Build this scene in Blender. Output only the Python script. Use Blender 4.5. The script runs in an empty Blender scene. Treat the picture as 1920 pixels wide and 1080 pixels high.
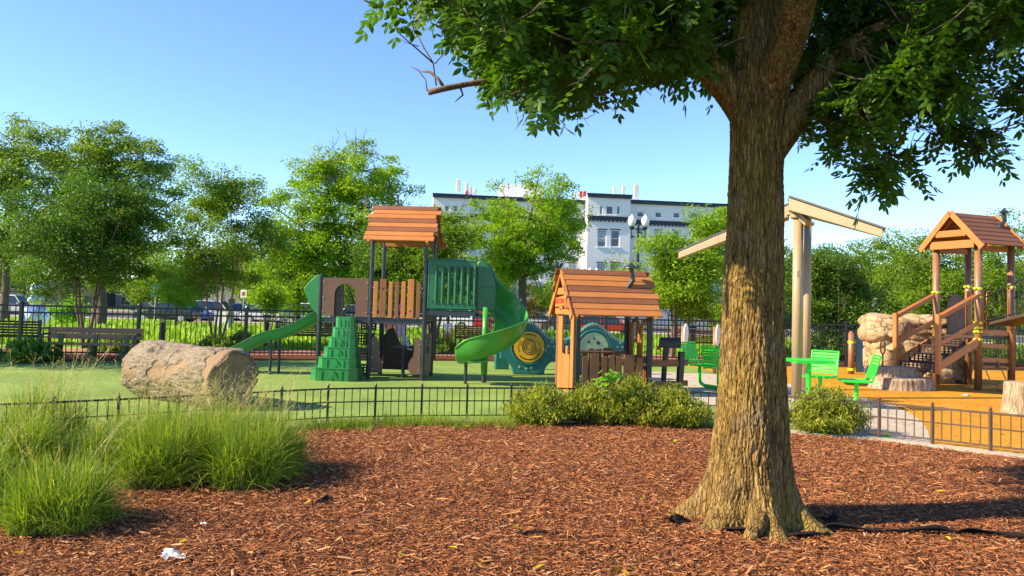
import bpy, math, random
import numpy as np
from mathutils import Matrix, Vector
SC = bpy.context.scene
COL = SC.collection
R = math.radians

# ------------------------------------------------------------------ camera
F_PX, CX, CY = 1450.0, 960.0, 498.0
EYE = Vector((0.0, 0.0, 1.55))
PITCH, ROLL = R(2.75), R(1.6)
CAM_M = (Matrix.Rotation(R(90) + PITCH, 4, 'X') @ Matrix.Rotation(ROLL, 4, 'Z'))
cam_d = bpy.data.cameras.new('camera')
cam = bpy.data.objects.new('camera', cam_d)
COL.objects.link(cam)
cam.matrix_world = Matrix.Translation(EYE) @ CAM_M
cam_d.sensor_width = 36.0
cam_d.lens = 36.0 * F_PX / 1920.0
cam_d.shift_y = -(540.0 - CY) / 1920.0
cam_d.clip_start = 0.05
cam_d.clip_end = 2000.0
SC.camera = cam

# ------------------------------------------------------------------ light
SUN_EL, SUN_A = R(33), R(13)          # elevation; how far the sun stands behind the camera's left shoulder
SUN_DIR = Vector((-math.cos(SUN_A) * math.cos(SUN_EL), -math.sin(SUN_A) * math.cos(SUN_EL), math.sin(SUN_EL)))
world = bpy.data.worlds.new('World')
SC.world = world
world.use_nodes = True
wn = world.node_tree
for n in list(wn.nodes): wn.nodes.remove(n)
sky = wn.nodes.new('ShaderNodeTexSky')
sky.sky_type = 'NISHITA'
sky.sun_disc = False
sky.sun_elevation = SUN_EL
sky.sun_rotation = math.atan2(SUN_DIR.x, SUN_DIR.y)
sky.altitude = 900
sky.air_density = 1.0
sky.dust_density = 0.08
sky.ozone_density = 4.5
bg = wn.nodes.new('ShaderNodeBackground')
bg.inputs['Strength'].default_value = 0.115
wo = wn.nodes.new('ShaderNodeOutputWorld')
hs = wn.nodes.new('ShaderNodeHueSaturation'); hs.inputs['Hue'].default_value = .505; hs.inputs['Saturation'].default_value = 1.06; hs.inputs['Value'].default_value = 1.12
wn.links.new(sky.outputs[0], hs.inputs['Color']); wn.links.new(hs.outputs[0], bg.inputs[0])
wn.links.new(bg.outputs[0], wo.inputs[0])
sun_d = bpy.data.lights.new('sun', 'SUN')
sun_d.energy = 5.0
sun_d.angle = R(0.5)
sun_d.color = (1.0, 0.80, 0.51)
sun = bpy.data.objects.new('sun', sun_d)
COL.objects.link(sun)
sun.rotation_euler = SUN_DIR.to_track_quat('Z', 'Y').to_euler()
sun.location = (-20, -4, 15)
SC.view_settings.view_transform = 'Standard'
SC.view_settings.look = 'None'
SC.view_settings.gamma = 1.0
SC.view_settings.exposure = 1.22

# ------------------------------------------------------------------ measuring helpers (where a photographed point stands in the world)
def ray(px, py):
    return (CAM_M.to_3x3() @ Vector(((px - CX) / F_PX, (CY - py) / F_PX, -1.0)))
def G(px, py, z=0.0):
    d = ray(px, py); t = (z - EYE.z) / d.z
    return EYE + d * t
def P(px, py, Y):
    d = ray(px, py); t = (Y - EYE.y) / d.y
    return EYE + d * t

# ------------------------------------------------------------------ noise (numpy)
def _h(i, j, k, s):
    n = (i * 374761393 + j * 668265263 + k * 2147483647 + s * 974634777) & 0xFFFFFFFF
    n = ((n ^ (n >> 13)) * 1274126177) & 0xFFFFFFFF
    n = n ^ (n >> 16)
    return (n & 0xFFFF) / 65535.0
def vnoise(p, seed=0):
    p = np.asarray(p, dtype=np.float64)
    f = np.floor(p).astype(np.int64); t = p - f; t = t * t * (3 - 2 * t)
    out = 0
    for a in (0, 1):
        for b in (0, 1):
            for c in (0, 1):
                w = (t[:, 0] if a else 1 - t[:, 0]) * (t[:, 1] if b else 1 - t[:, 1]) * (t[:, 2] if c else 1 - t[:, 2])
                out = out + w * _h(f[:, 0] + a, f[:, 1] + b, f[:, 2] + c, seed)
    return out * 2 - 1
def fbm(p, octv=4, seed=0, gain=0.5):
    p = np.asarray(p, dtype=np.float64); o = 0; a = 1.0
    for k in range(octv):
        o = o + a * vnoise(p * (2.03 ** k) + 17.3 * k, seed + k); a *= gain
    return o

# ------------------------------------------------------------------ tagging
def tag(o, label=None, cat=None, group=None, kind=None):
    if label: o['label'] = label
    if cat: o['category'] = cat
    if group: o['group'] = group
    if kind: o['kind'] = kind
    return o
def thing(name, label, cat, loc=(0, 0, 0), rz=0.0, group=None):
    o = bpy.data.objects.new(name, None)
    o.empty_display_size = 0.2
    COL.objects.link(o)
    o.location = loc; o.rotation_euler = (0, 0, rz)
    return tag(o, label, cat, group)
def children(o, pool=None):
    return [c for c in (pool or COL.objects) if c.parent == o]
def copy_tree(o, parent=None):
    c = o.copy(); COL.objects.link(c)
    if parent is not None: c.parent = parent
    for ch in [x for x in list(COL.objects) if x.parent == o]:
        copy_tree(ch, c)
    return c

# ------------------------------------------------------------------ mesh builders
def link_mesh(name, me, mat=None, parent=None, smooth=False):
    if mat is not None:
        for m in (mat if isinstance(mat, (list, tuple)) else [mat]): me.materials.append(m)
    if smooth:
        me.polygons.foreach_set('use_smooth', np.ones(len(me.polygons), dtype=bool))
    o = bpy.data.objects.new(name, me)
    COL.objects.link(o)
    if parent is not None: o.parent = parent
    return o
def np_mesh(name, V, Fc, mat=None, parent=None, smooth=False, midx=None):
    """V (n,3); Fc (m,k) faces all with k corners"""
    V = np.asarray(V, dtype=np.float32); Fc = np.asarray(Fc, dtype=np.int32)
    me = bpy.data.meshes.new(name)
    me.vertices.add(len(V)); me.vertices.foreach_set('co', V.ravel())
    m, k = Fc.shape
    me.loops.add(m * k); me.loops.foreach_set('vertex_index', Fc.ravel())
    me.polygons.add(m)
    me.polygons.foreach_set('loop_start', np.arange(0, m * k, k, dtype=np.int32))
    me.update(calc_edges=True)
    if midx is not None: me.polygons.foreach_set('material_index', np.asarray(midx, dtype=np.int32))
    return link_mesh(name, me, mat, parent, smooth)

class MB:
    def __init__(s): s.v = []; s.f = []; s.mi = []; s.cur = 0
    def add(s, vs, fs):
        b = len(s.v); s.v += [tuple(v) for v in vs]
        for f in fs: s.f.append(tuple(b + i for i in f)); s.mi.append(s.cur)
        return s
    def box(s, c, size, rot=None, taper=1.0, bev=0.0):
        """box centred on c; rot = Matrix 3x3; bev = chamfered long edges"""
        hx, hy, hz = size[0] / 2, size[1] / 2, size[2] / 2
        if bev > 0:
            b = min(bev, hx * .45, hy * .45, hz * .45)
            vs = []; 
            for sx in (-1, 1):
                for sy in (-1, 1):
                    for sz in (-1, 1):
                        vs += [Vector((sx * (hx - b), sy * (hy - b), sz * hz)), Vector((sx * (hx - b), sy * hy, sz * (hz - b))), Vector((sx * hx, sy * (hy - b), sz * (hz - b)))]
            def I(sx, sy, sz, k): return ((((sx > 0) * 2 + (sy > 0)) * 2) + (sz > 0)) * 3 + k
            fs = []
            for sg in (-1, 1):
                q = [(-1, -1), (1, -1), (1, 1), (-1, 1)]
                if sg < 0: q = q[::-1]
                fs.append([I(a, b_, sg, 0) for a, b_ in q])
                fs.append([I(a, sg, b_, 1) for a, b_ in q[::-1]])
                fs.append([I(sg, a, b_, 2) for a, b_ in q])
            for a in (-1, 1):
                for b_ in (-1, 1):
                    fs.append([I(-1, a, b_, 0), I(1, a, b_, 0), I(1, a, b_, 1), I(-1, a, b_, 1)])
                    fs.append([I(a, -1, b_, 0), I(a, 1, b_, 0), I(a, 1, b_, 2), I(a, -1, b_, 2)])
                    fs.append([I(a, b_, -1, 1), I(a, b_, 1, 1), I(a, b_, 1, 2), I(a, b_, -1, 2)])
                    for c_ in (-1, 1): fs.append([I(a, b_, c_, 0), I(a, b_, c_, 1), I(a, b_, c_, 2)])
        else:
            vs = [Vector((x * hx * (taper if z > 0 else 1), y * hy * (taper if z > 0 else 1), z * hz)) for z in (-1, 1) for x, y in ((-1, -1), (1, -1), (1, 1), (-1, 1))]
            fs = [(3, 2, 1, 0), (4, 5, 6, 7), (0, 1, 5, 4), (1, 2, 6, 5), (2, 3, 7, 6), (3, 0, 4, 7)]
        if rot is not None: vs = [rot @ v for v in vs]
        c = Vector(c)
        return s.add([v + c for v in vs], fs)
    def bar(s, a, b, w, h, up=(0, 0, 1), bev=0.0):
        """rectangular bar from a to b; w across, h along 'up'"""
        a = Vector(a); b = Vector(b); d = b - a; L = d.length
        x = d.normalized(); u = Vector(up); y = u.cross(x)
        if y.length < 1e-4: y = Vector((0, 1, 0)).cross(x)
        y.normalize(); z = x.cross(y)
        m = Matrix((x, y, z)).transposed()
        return s.box((a + b) / 2, (L, w, h), m, bev=bev)
    def tube(s, pts, r, seg=8, cap=True, squash=1.0):
        pts = [Vector(p) for p in pts]; n = len(pts)
        rs = r if isinstance(r, (list, tuple)) else [r] * n
        b = len(s.v); prev = None
        for i, p in enumerate(pts):
            d = (pts[min(i + 1, n - 1)] - pts[max(i - 1, 0)])
            d = d.normalized() if d.length > 1e-9 else Vector((0, 0, 1))
            if prev is None:
                u = d.orthogonal().normalized()
            else:
                u = (prev - d * prev.dot(d)); u = u.normalized() if u.length > 1e-6 else d.orthogonal().normalized()
            prev = u; w = d.cross(u)
            for k in range(seg):
                a = 2 * math.pi * k / seg
                s.v.append(tuple(p + (u * math.cos(a) + w * math.sin(a) * squash) * rs[i]))
        for i in range(n - 1):
            for k in range(seg):
                k2 = (k + 1) % seg
                s.f.append((b + i * seg + k, b + i * seg + k2, b + (i + 1) * seg + k2, b + (i + 1) * seg + k)); s.mi.append(s.cur)
        if cap:
            s.f.append(tuple(b + k for k in range(seg))[::-1]); s.mi.append(s.cur)
            s.f.append(tuple(b + (n - 1) * seg + k for k in range(seg))); s.mi.append(s.cur)
        return s
    def lathe(s, prof, c=(0, 0, 0), seg=16, sx=1.0, sy=1.0):
        """prof: (r,z) from bottom to top"""
        c = Vector(c); b = len(s.v); n = len(prof)
        for r, z in prof:
            for k in range(seg):
                a = 2 * math.pi * k / seg
                s.v.append((c.x + r * sx * math.cos(a), c.y + r * sy * math.sin(a), c.z + z))
        for i in range(n - 1):
            for k in range(seg):
                k2 = (k + 1) % seg
                s.f.append((b + i * seg + k, b + i * seg + k2, b + (i + 1) * seg + k2, b + (i + 1) * seg + k)); s.mi.append(s.cur)
        s.f.append(tuple(b + k for k in range(seg))[::-1]); s.mi.append(s.cur)
        s.f.append(tuple(b + (n - 1) * seg + k for k in range(seg))); s.mi.append(s.cur)
        return s
    def prism(s, poly, o, ux, uy, t):
        """polygon (2D, ccw) in plane o,ux,uy ; thickness t centred"""
        o = Vector(o); ux = Vector(ux); uy = Vector(uy); n = ux.cross(uy).normalized()
        k = len(poly)
        vs = [o + ux * a + uy * b + n * (t / 2) for a, b in poly] + [o + ux * a + uy * b - n * (t / 2) for a, b in poly]
        fs = [tuple(range(k)), tuple(range(2 * k - 1, k - 1, -1))] + [(i, k + i, k + (i + 1) % k, (i + 1) % k) for i in range(k)]
        return s.add(vs, fs)
    def plate(s, o, ux, uy, w, h, holes, t):
        """rectangular plate w x h with rectangular holes [(x0,y0,x1,y1)], thickness t (behind the front face)"""
        o = Vector(o); ux = Vector(ux); uy = Vector(uy); n = ux.cross(uy).normalized()
        xs = sorted(set([0, w] + [q for hh in holes for q in (hh[0], hh[2])])); ys = sorted(set([0, h] + [q for hh in holes for q in (hh[1], hh[3])]))
        def solid(i, j):
            if i < 0 or j < 0 or i >= len(xs) - 1 or j >= len(ys) - 1: return False
            cx = (xs[i] + xs[i + 1]) / 2; cy = (ys[j] + ys[j + 1]) / 2
            return not any(a < cx < c and b < cy < d for a, b, c, d in holes)
        def q(a, b, c): return o + ux * a + uy * b - n * c
        for i in range(len(xs) - 1):
            for j in range(len(ys) - 1):
                if not solid(i, j): continue
                x0, x1, y0, y1 = xs[i], xs[i + 1], ys[j], ys[j + 1]
                s.add([q(x0, y0, 0), q(x1, y0, 0), q(x1, y1, 0), q(x0, y1, 0)], [(0, 1, 2, 3)])
                if t > 0:
                    s.add([q(x0, y0, t), q(x1, y0, t), q(x1, y1, t), q(x0, y1, t)], [(3, 2, 1, 0)])
                    if not solid(i - 1, j): s.add([q(x0, y0, 0), q(x0, y1, 0), q(x0, y1, t), q(x0, y0, t)], [(0, 1, 2, 3)])
                    if not solid(i + 1, j): s.add([q(x1, y0, 0), q(x1, y1, 0), q(x1, y1, t), q(x1, y0, t)], [(3, 2, 1, 0)])
                    if not solid(i, j - 1): s.add([q(x0, y0, 0), q(x1, y0, 0), q(x1, y0, t), q(x0, y0, t)], [(3, 2, 1, 0)])
                    if not solid(i, j + 1): s.add([q(x0, y1, 0), q(x1, y1, 0), q(x1, y1, t), q(x0, y1, t)], [(0, 1, 2, 3)])
        return s
    def sweep(s, rings, closed=False, cap=False):
        """rings: list of equal-length point lists"""
        b = len(s.v); n = len(rings[0])
        for rg in rings: s.v += [tuple(p) for p in rg]
        for i in range(len(rings) - 1):
            for k in range(n if closed else n - 1):
                k2 = (k + 1) % n
                s.f.append((b + i * n + k, b + i * n + k2, b + (i + 1) * n + k2, b + (i + 1) * n + k)); s.mi.append(s.cur)
        if cap:
            s.f.append(tuple(b + k for k in range(n))[::-1]); s.mi.append(s.cur)
            s.f.append(tuple(b + (len(rings) - 1) * n + k for k in range(n))); s.mi.append(s.cur)
        return s
    def build(s, name, mat, parent=None, smooth=False, solid=0.0, sub=0, auto=None, bevel=0.0):
        me = bpy.data.meshes.new(name)
        me.from_pydata([tuple(v) for v in s.v], [], s.f)
        o = link_mesh(name, me, mat, parent, smooth)
        if any(s.mi): me.polygons.foreach_set('material_index', np.array(s.mi, dtype=np.int32))
        if solid:
            m = o.modifiers.new('solid', 'SOLIDIFY'); m.thickness = solid; m.offset = 0
        if bevel:
            m = o.modifiers.new('bev', 'BEVEL'); m.width = bevel; m.segments = 2; m.limit_method = 'ANGLE'; m.angle_limit = R(40)
        if sub:
            m = o.modifiers.new('sub', 'SUBSURF'); m.levels = sub; m.render_levels = sub
        return o
def Rz(a): return Matrix.Rotation(a, 3, 'Z')
def Rx(a): return Matrix.Rotation(a, 3, 'X')
def Ry(a): return Matrix.Rotation(a, 3, 'Y')

# ------------------------------------------------------------------ materials
def new_mat(name):
    m = bpy.data.materials.new(name); m.use_nodes = True
    nt = m.node_tree
    return m, nt, nt.nodes['Principled BSDF']
def nd(nt, t, **kw):
    n = nt.nodes.new(t)
    for k, v in kw.items():
        if hasattr(n, k): setattr(n, k, v)
        else: n.inputs[k].default_value = v
    return n
def coords(nt, scale=(1, 1, 1), kind='Object'):
    tc = nd(nt, 'ShaderNodeTexCoord'); mp = nd(nt, 'ShaderNodeMapping')
    mp.inputs['Scale'].default_value = scale
    nt.links.new(tc.outputs[kind], mp.inputs[0])
    return mp.outputs[0]
def noise(nt, vec, scale, detail=5, rough=.6, dist=0):
    n = nd(nt, 'ShaderNodeTexNoise'); n.inputs['Scale'].default_value = scale; n.inputs['Detail'].default_value = detail
    n.inputs['Roughness'].default_value = rough; n.inputs['Distortion'].default_value = dist
    nt.links.new(vec, n.inputs['Vector']); return n.outputs['Fac']
def ramp(nt, fac, stops, interp='LINEAR'):
    r = nd(nt, 'ShaderNodeValToRGB'); cr = r.color_ramp; cr.interpolation = interp
    while len(cr.elements) > 1: cr.elements.remove(cr.elements[0])
    for i, (p, c) in enumerate(stops):
        e = cr.elements[0] if i == 0 else cr.elements.new(p)
        e.position = p; e.color = (c[0], c[1], c[2], 1) if hasattr(c, '__len__') else (c, c, c, 1)
    nt.links.new(fac, r.inputs[0]); return r.outputs[0]
def mixc(nt, fac, a, b, mode='MIX'):
    m = nd(nt, 'ShaderNodeMix'); m.data_type = 'RGBA'; m.blend_type = mode
    for s_, v in ((m.inputs[0], fac), (m.inputs[6], a), (m.inputs[7], b)):
        if hasattr(v, 'is_linked'): nt.links.new(v, s_)
        else: s_.default_value = v if not hasattr(v, '__len__') else (v[0], v[1], v[2], 1)
    return m.outputs[2]
def bump(nt, bs, h, strength=.5, dist=.01):
    b = nd(nt, 'ShaderNodeBump'); b.inputs['Strength'].default_value = strength; b.inputs['Distance'].default_value = dist
    nt.links.new(h, b.inputs['Height']); nt.links.new(b.outputs[0], bs.inputs['Normal']); return b
def mat_plain(name, col, rough=.5, metal=0.0, var=.15, scale=6.0, bmp=.0, bscale=60, spec=.5, dirt=.0):
    m, nt, bs = new_mat(name)
    v = coords(nt); n = noise(nt, v, scale, 4)
    lo = tuple(c * (1 - var) for c in col); hi = tuple(min(1, c * (1 + var)) for c in col)
    c = ramp(nt, n, [(.3, lo), (.7, hi)])
    if dirt:
        d = ramp(nt, noise(nt, v, scale * .35, 6, .7), [(.5, 0), (.75, 1)])
        c = mixc(nt, mixc(nt, 1.0, d, (dirt, dirt, dirt), 'MULTIPLY'), c, (.13, .11, .09))
    nt.links.new(c, bs.inputs['Base Color'])
    bs.inputs['Roughness'].default_value = rough; bs.inputs['Metallic'].default_value = metal
    bs.inputs['Specular IOR Level'].default_value = spec
    rr = ramp(nt, noise(nt, v, scale * 3, 3), [(.3, max(0, rough - .1)), (.7, min(1, rough + .12))]); nt.links.new(rr, bs.inputs['Roughness'])
    if bmp: bump(nt, bs, noise(nt, v, bscale, 3), bmp, .004)
    return m
def mat_wood(name, col, col2, axis='X', rough=.6, scale=1.0):
    m, nt, bs = new_mat(name)
    sc = {'X': (1.2, 30, 30), 'Z': (30, 30, 1.2), 'Y': (30, 1.2, 30)}[axis]
    v = coords(nt, tuple(q * scale for q in sc)); n = noise(nt, v, 1.5, 6, .65, .6)
    big = noise(nt, coords(nt), 2.5, 3)
    c = ramp(nt, n, [(.3, col2), (.62, col)])
    c = mixc(nt, ramp(nt, big, [(.35, 0), (.75, .35)]), c, tuple(q * .62 for q in col2))
    # each board of a part its own tone
    gi = nd(nt, 'ShaderNodeNewGeometry')
    br = ramp(nt, gi.outputs['Random Per Island'], [(0, .8), (1, 1.12)])
    c = mixc(nt, 1.0, c, br, 'MULTIPLY')
    nt.links.new(c, bs.inputs['Base Color']); bs.inputs['Roughness'].default_value = rough
    bs.inputs['Specular IOR Level'].default_value = .3
    bump(nt, bs, n, .35, .003)
    return m
def mat_leaf(name, dark, light, trans=.4, tip=None, rough=.5, nscale=1.1):
    m, nt, bs = new_mat(name)
    gi = nd(nt, 'ShaderNodeNewGeometry')
    n = noise(nt, coords(nt), nscale, 3)
    stops = [(0, dark), (.6, tuple((a + b) / 2 for a, b in zip(dark, light))), (1, light)]
    c1 = ramp(nt, gi.outputs['Random Per Island'], stops)
    c2 = ramp(nt, n, [(.35, dark), (.65, light)])
    c = mixc(nt, .5, c1, c2)
    if tip:
        c = mixc(nt, ramp(nt, gi.outputs['Random Per Island'], [(.93, 0), (.97, .85)], 'CONSTANT'), c, tip)
    nt.links.new(c, bs.inputs['Base Color']); bs.inputs['Roughness'].default_value = rough
    bs.inputs['Specular IOR Level'].default_value = .35
    tr = nd(nt, 'ShaderNodeBsdfTranslucent')
    tc = mixc(nt, 1.0, c, (1.5, 1.6, .5), 'MULTIPLY')
    nt.links.new(tc, tr.inputs['Color'])
    mx = nd(nt, 'ShaderNodeMixShader'); mx.inputs[0].default_value = trans
    out = nt.nodes['Material Output']
    nt.links.new(bs.outputs[0], mx.inputs[1]); nt.links.new(tr.outputs[0], mx.inputs[2]); nt.links.new(mx.outputs[0], out.inputs[0])
    return m
M = {}
M['black'] = mat_plain('black_metal', (.012, .014, .018), .38, .0, .3)
M['navy'] = mat_plain('dark_post_metal', (.022, .030, .045), .35, 0, .25)
M['brownmetal'] = mat_plain('brown_fence_metal', (.10, .062, .042), .45, 0, .2)
M['steel'] = mat_plain('galvanised_steel', (.45, .46, .47), .35, .8)
M['silver'] = mat_plain('sculpture_steel', (.72, .74, .76), .22, .9, .1, 2)
M['planko'] = mat_wood('orange_plastic_lumber', (.50, .20, .06), (.38, .14, .04))
M['plankb'] = mat_wood('brown_plastic_lumber', (.24, .098, .045), (.17, .068, .032))
M['plankoz'] = mat_wood('orange_plastic_lumber_upright', (.50, .21, .065), (.38, .145, .04), 'Z')
M['plankbz'] = mat_wood('brown_plastic_lumber_upright', (.25, .11, .05), (.17, .07, .035), 'Z')
M['brownpanel'] = mat_plain('brown_panel', (.14, .068, .045), .5, 0, .12, 3, dirt=.4)
M['darkpanel'] = mat_plain('dark_brown_panel', (.05, .028, .022), .5, 0, .2, 3)
M['green'] = mat_plain('green_plastic', (.022, .21, .055), .32, 0, .2, 3, .05, 90, dirt=.3)
M['dkgreen'] = mat_plain('dark_green_plastic', (.012, .13, .055), .36, 0, .2, 3, .05, 90, dirt=.25)
M['slide'] = mat_plain('slide_green_plastic', (.05, .27, .035), .27, 0, .18, 2.5, .04, 70, dirt=.18)
M['lime'] = mat_plain('bright_green_paint', (.02, .62, .04), .3, 0, .06, 3)
M['teal'] = mat_plain('teal_plastic', (.018, .16, .15), .34, 0, .16, 3, dirt=.25)
M['palegreen'] = mat_plain('pale_green_plastic', (.42, .52, .30), .4, 0, .08)
M['yellow'] = mat_plain('yellow_plastic', (.68, .39, .012), .35, 0, .08)
M['clamp'] = mat_plain('yellow_green_clamp', (.6, .68, .01), .35, 0, .06)
M['orange_steel'] = mat_plain('orange_brown_steel', (.44, .16, .045), .4, 0, .12)
M['brown_steel'] = mat_plain('brown_steel_post', (.25, .12, .06), .4, 0, .15)
M['tan'] = mat_plain('tan_painted_steel', (.34, .25, .155), .45, 0, .06, 2, dirt=.25)
M['tan_dark'] = mat_plain('tan_fascia', (.38, .26, .16), .45, 0, .12, 2, dirt=.3)
M['rooftop'] = mat_plain('dark_roof_sheet', (.05, .05, .055), .5)
M['red'] = mat_plain('red_paint', (.55, .02, .02), .4)
M['white'] = mat_plain('white_plastic', (.78, .76, .72), .45, 0, .05)
M['blue'] = mat_plain('blue_plastic', (.10, .26, .42), .4, 0, .1)
M['mauve'] = mat_plain('mauve_plastic', (.40, .30, .33), .5)
M['benchwood'] = mat_wood('bench_wood', (.30, .15, .09), (.20, .10, .06))
M['olive'] = mat_plain('olive_steel', (.07, .10, .03), .45)
M['darkbench'] = mat_wood('dark_bench_slats', (.07, .052, .045), (.04, .03, .028))
M['rubber'] = mat_plain('tyre_rubber', (.02, .02, .02), .8)
M['carglass'] = mat_plain('car_glass', (.03, .045, .06), .08, 0, .1)
M['chrome'] = mat_plain('alloy', (.5, .5, .52), .3, .9)
M['lampred'] = mat_plain('tail_lamp', (.5, .01, .01), .2)
M['lampwhite'] = mat_plain('head_lamp', (.75, .78, .8), .15)
M['skin'] = mat_plain('skin', (.48, .27, .18), .5, 0, .06)
M['hair'] = mat_plain('hair', (.045, .022, .012), .6, 0, .3, 30)
M['pink'] = mat_plain('pink_cloth', (.55, .22, .30), .8, 0, .1)
M['purple'] = mat_plain('purple_cloth', (.33, .14, .25), .8)
M['greycloth'] = mat_plain('pale_grey_cloth', (.52, .52, .55), .85, 0, .12)
M['redcloth'] = mat_plain('coral_cloth', (.6, .15, .09), .8)
M['whitecloth'] = mat_plain('white_cloth', (.75, .74, .73), .85)
M['fabric'] = mat_plain('landscape_fabric', (.022, .02, .02), .95, 0, .4, 20, .5, 240, spec=.08)
M['frosted'] = mat_plain('lamp_globe', (.75, .77, .8), .25, 0, .03)

def make_bark(name, c1, c2, c3, sc=(9, 9, 2.2)):
    m, nt, bs = new_mat(name)
    v = coords(nt, sc); n = noise(nt, v, 2.2, 9, .68, .9)
    w = coords(nt); n2 = noise(nt, w, 1.6, 4); n3 = noise(nt, w, 60, 4, .7)
    c = ramp(nt, n, [(.36, c1), (.50, c2), (.68, c3)])
    c = mixc(nt, ramp(nt, n3, [(.3, 0), (.7, .45)]), c, tuple(q * 1.5 for q in c2))
    return m, nt, bs, c, n, n2, n3, w
m, nt, bs, c, n, n2, n3, w = make_bark('bark', (.028, .016, .010), (.27, .18, .068), (.58, .43, .16), (13, 13, 2.2))
moss = ramp(nt, noise(nt, w, 2.1, 6, .65), [(.46, 0), (.68, .6)])
c = mixc(nt, moss, c, (.42, .31, .055))
vo = nd(nt, 'ShaderNodeTexVoronoi'); vo.feature = 'DISTANCE_TO_EDGE'; vo.inputs['Scale'].default_value = 1.0
va = nd(nt, 'ShaderNodeVectorMath'); va.operation = 'MULTIPLY_ADD'; va.inputs[1].default_value = (1, 1, 1); nn_ = nd(nt, 'ShaderNodeTexNoise'); nn_.inputs['Scale'].default_value = 9; nn_.inputs['Detail'].default_value = 5
nt.links.new(w, nn_.inputs['Vector']); nt.links.new(coords(nt, (38, 38, 7)), va.inputs[0]); nt.links.new(nn_.outputs['Color'], va.inputs[2]); va.inputs[1].default_value = (1, 1, 1)
nt.links.new(va.outputs[0], vo.inputs['Vector']); ck = ramp(nt, vo.outputs['Distance'], [(0.0, 0), (.16, 1)])
c = mixc(nt, mixc(nt, 1.0, ck, (.5, .5, .5), 'MULTIPLY'), mixc(nt, 1.0, c, (.5, .45, .42), 'MULTIPLY'), c)
gl = ramp(nt, noise(nt, coords(nt, (1, 1, .5)), 5, 5, .7), [(.55, 0), (.70, .4)]); c = mixc(nt, gl, c, (.26, .23, .16))
nt.links.new(c, bs.inputs['Base Color']); bs.inputs['Roughness'].default_value = .88; bs.inputs['Specular IOR Level'].default_value = .15
mx = mixc(nt, .4, mixc(nt, .4, n, n3), ck); bump(nt, bs, mx, 1.0, .022)
M['bark'] = m
m, nt, bs, c, n, n2, n3, w = make_bark('bark_small', (.035, .026, .02), (.11, .08, .06), (.2, .15, .11), (20, 20, 3))
nt.links.new(c, bs.inputs['Base Color']); bs.inputs['Roughness'].default_value = .9
M['bark2'] = m
m, nt, bs, c, n, n2, n3, w = make_bark('bark_red', (.10, .045, .03), (.24, .11, .075), (.36, .2, .14), (20, 20, 2))
nt.links.new(c, bs.inputs['Base Color']); bs.inputs['Roughness'].default_value = .7
M['barkred'] = m

M['leaf_fg'] = mat_leaf('foreground_leaves', (.022, .065, .008), (.088, .20, .012), .46)
M['leaf_mid'] = mat_leaf('mid_green_leaves', (.08, .16, .014), (.22, .36, .03), .42, (.32, .25, .03))
M['leaf_yel'] = mat_leaf('yellow_green_leaves', (.11, .22, .012), (.32, .48, .03), .45)
M['leaf_dark'] = mat_leaf('dark_green_leaves', (.04, .11, .016), (.13, .25, .025), .36, (.22, .16, .02))
M['leaf_far'] = mat_leaf('far_green_leaves', (.12, .20, .035), (.25, .36, .06), .40)
M['leaf_rust'] = mat_leaf('rusty_leaves', (.15, .10, .03), (.36, .22, .07), .3)
M['leaf_bush'] = mat_leaf('yew_leaves', (.06, .11, .012), (.40, .43, .04), .38, (.34, .22, .04), .5, 5)
M['leaf_lime'] = mat_leaf('fresh_leaves', (.14, .34, .02), (.26, .5, .03), .45)
M['grass_fg'] = mat_leaf('ornamental_grass_blades', (.085, .16, .014), (.31, .41, .05), .38, (.5, .42, .2), .45, 2.5)
M['seed'] = mat_leaf('grass_seed_heads', (.36, .31, .12), (.55, .48, .22), .3)
M['lawn_blades'] = mat_leaf('lawn_blades', (.17, .32, .018), (.38, .56, .04), .35, None, .6, .8)
M['yleaf'] = mat_leaf('yellow_fallen_leaf', (.6, .45, .02), (.75, .6, .03), .25)
M['tanleaf'] = mat_leaf('tan_fallen_leaf', (.38, .22, .08), (.55, .36, .15), .2)

# grounds
m, nt, bs = new_mat('mulch_floor'); v = coords(nt, (1, 1, 1))
n = noise(nt, coords(nt, (40, 90, 40)), 1.0, 6, .75, 1.5); n2 = noise(nt, v, 1.3, 4); n4 = noise(nt, v, 70, 5, .7, 1.0)
c = ramp(nt, mixc(nt, .5, n, n4), [(.38, (.03, .011, .006)), (.52, (.15, .058, .03)), (.66, (.27, .115, .06))])
c = mixc(nt, ramp(nt, n2, [(.4, 0), (.7, .3)]), c, (.09, .035, .02))
nt.links.new(c, bs.inputs['Base Color']); bs.inputs['Roughness'].default_value = .95; bs.inputs['Specular IOR Level'].default_value = .1
bump(nt, bs, mixc(nt, .5, n, n4), 1.0, .03); M['mulch'] = m
m, nt, bs = new_mat('mulch_shreds'); gi = nd(nt, 'ShaderNodeNewGeometry'); v = coords(nt)
c = ramp(nt, gi.outputs['Random Per Island'], [(0, (.06, .018, .009)), (.30, (.20, .070, .026)), (.72, (.35, .130, .050)), (.93, (.56, .27, .11)), (.985, (.55, .34, .2)), (1, (.6, .42, .27))])
c = mixc(nt, ramp(nt, noise(nt, v, 45, 3), [(.35, 0), (.7, .3)]), c, (.10, .035, .018)); c = mixc(nt, ramp(nt, noise(nt, v, .9, 5, .7), [(.42, 0), (.68, .16)]), c, (.46, .22, .11))
nt.links.new(c, bs.inputs['Base Color']); bs.inputs['Roughness'].default_value = .85; bs.inputs['Specular IOR Level'].default_value = .2
M['chips'] = m
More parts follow.
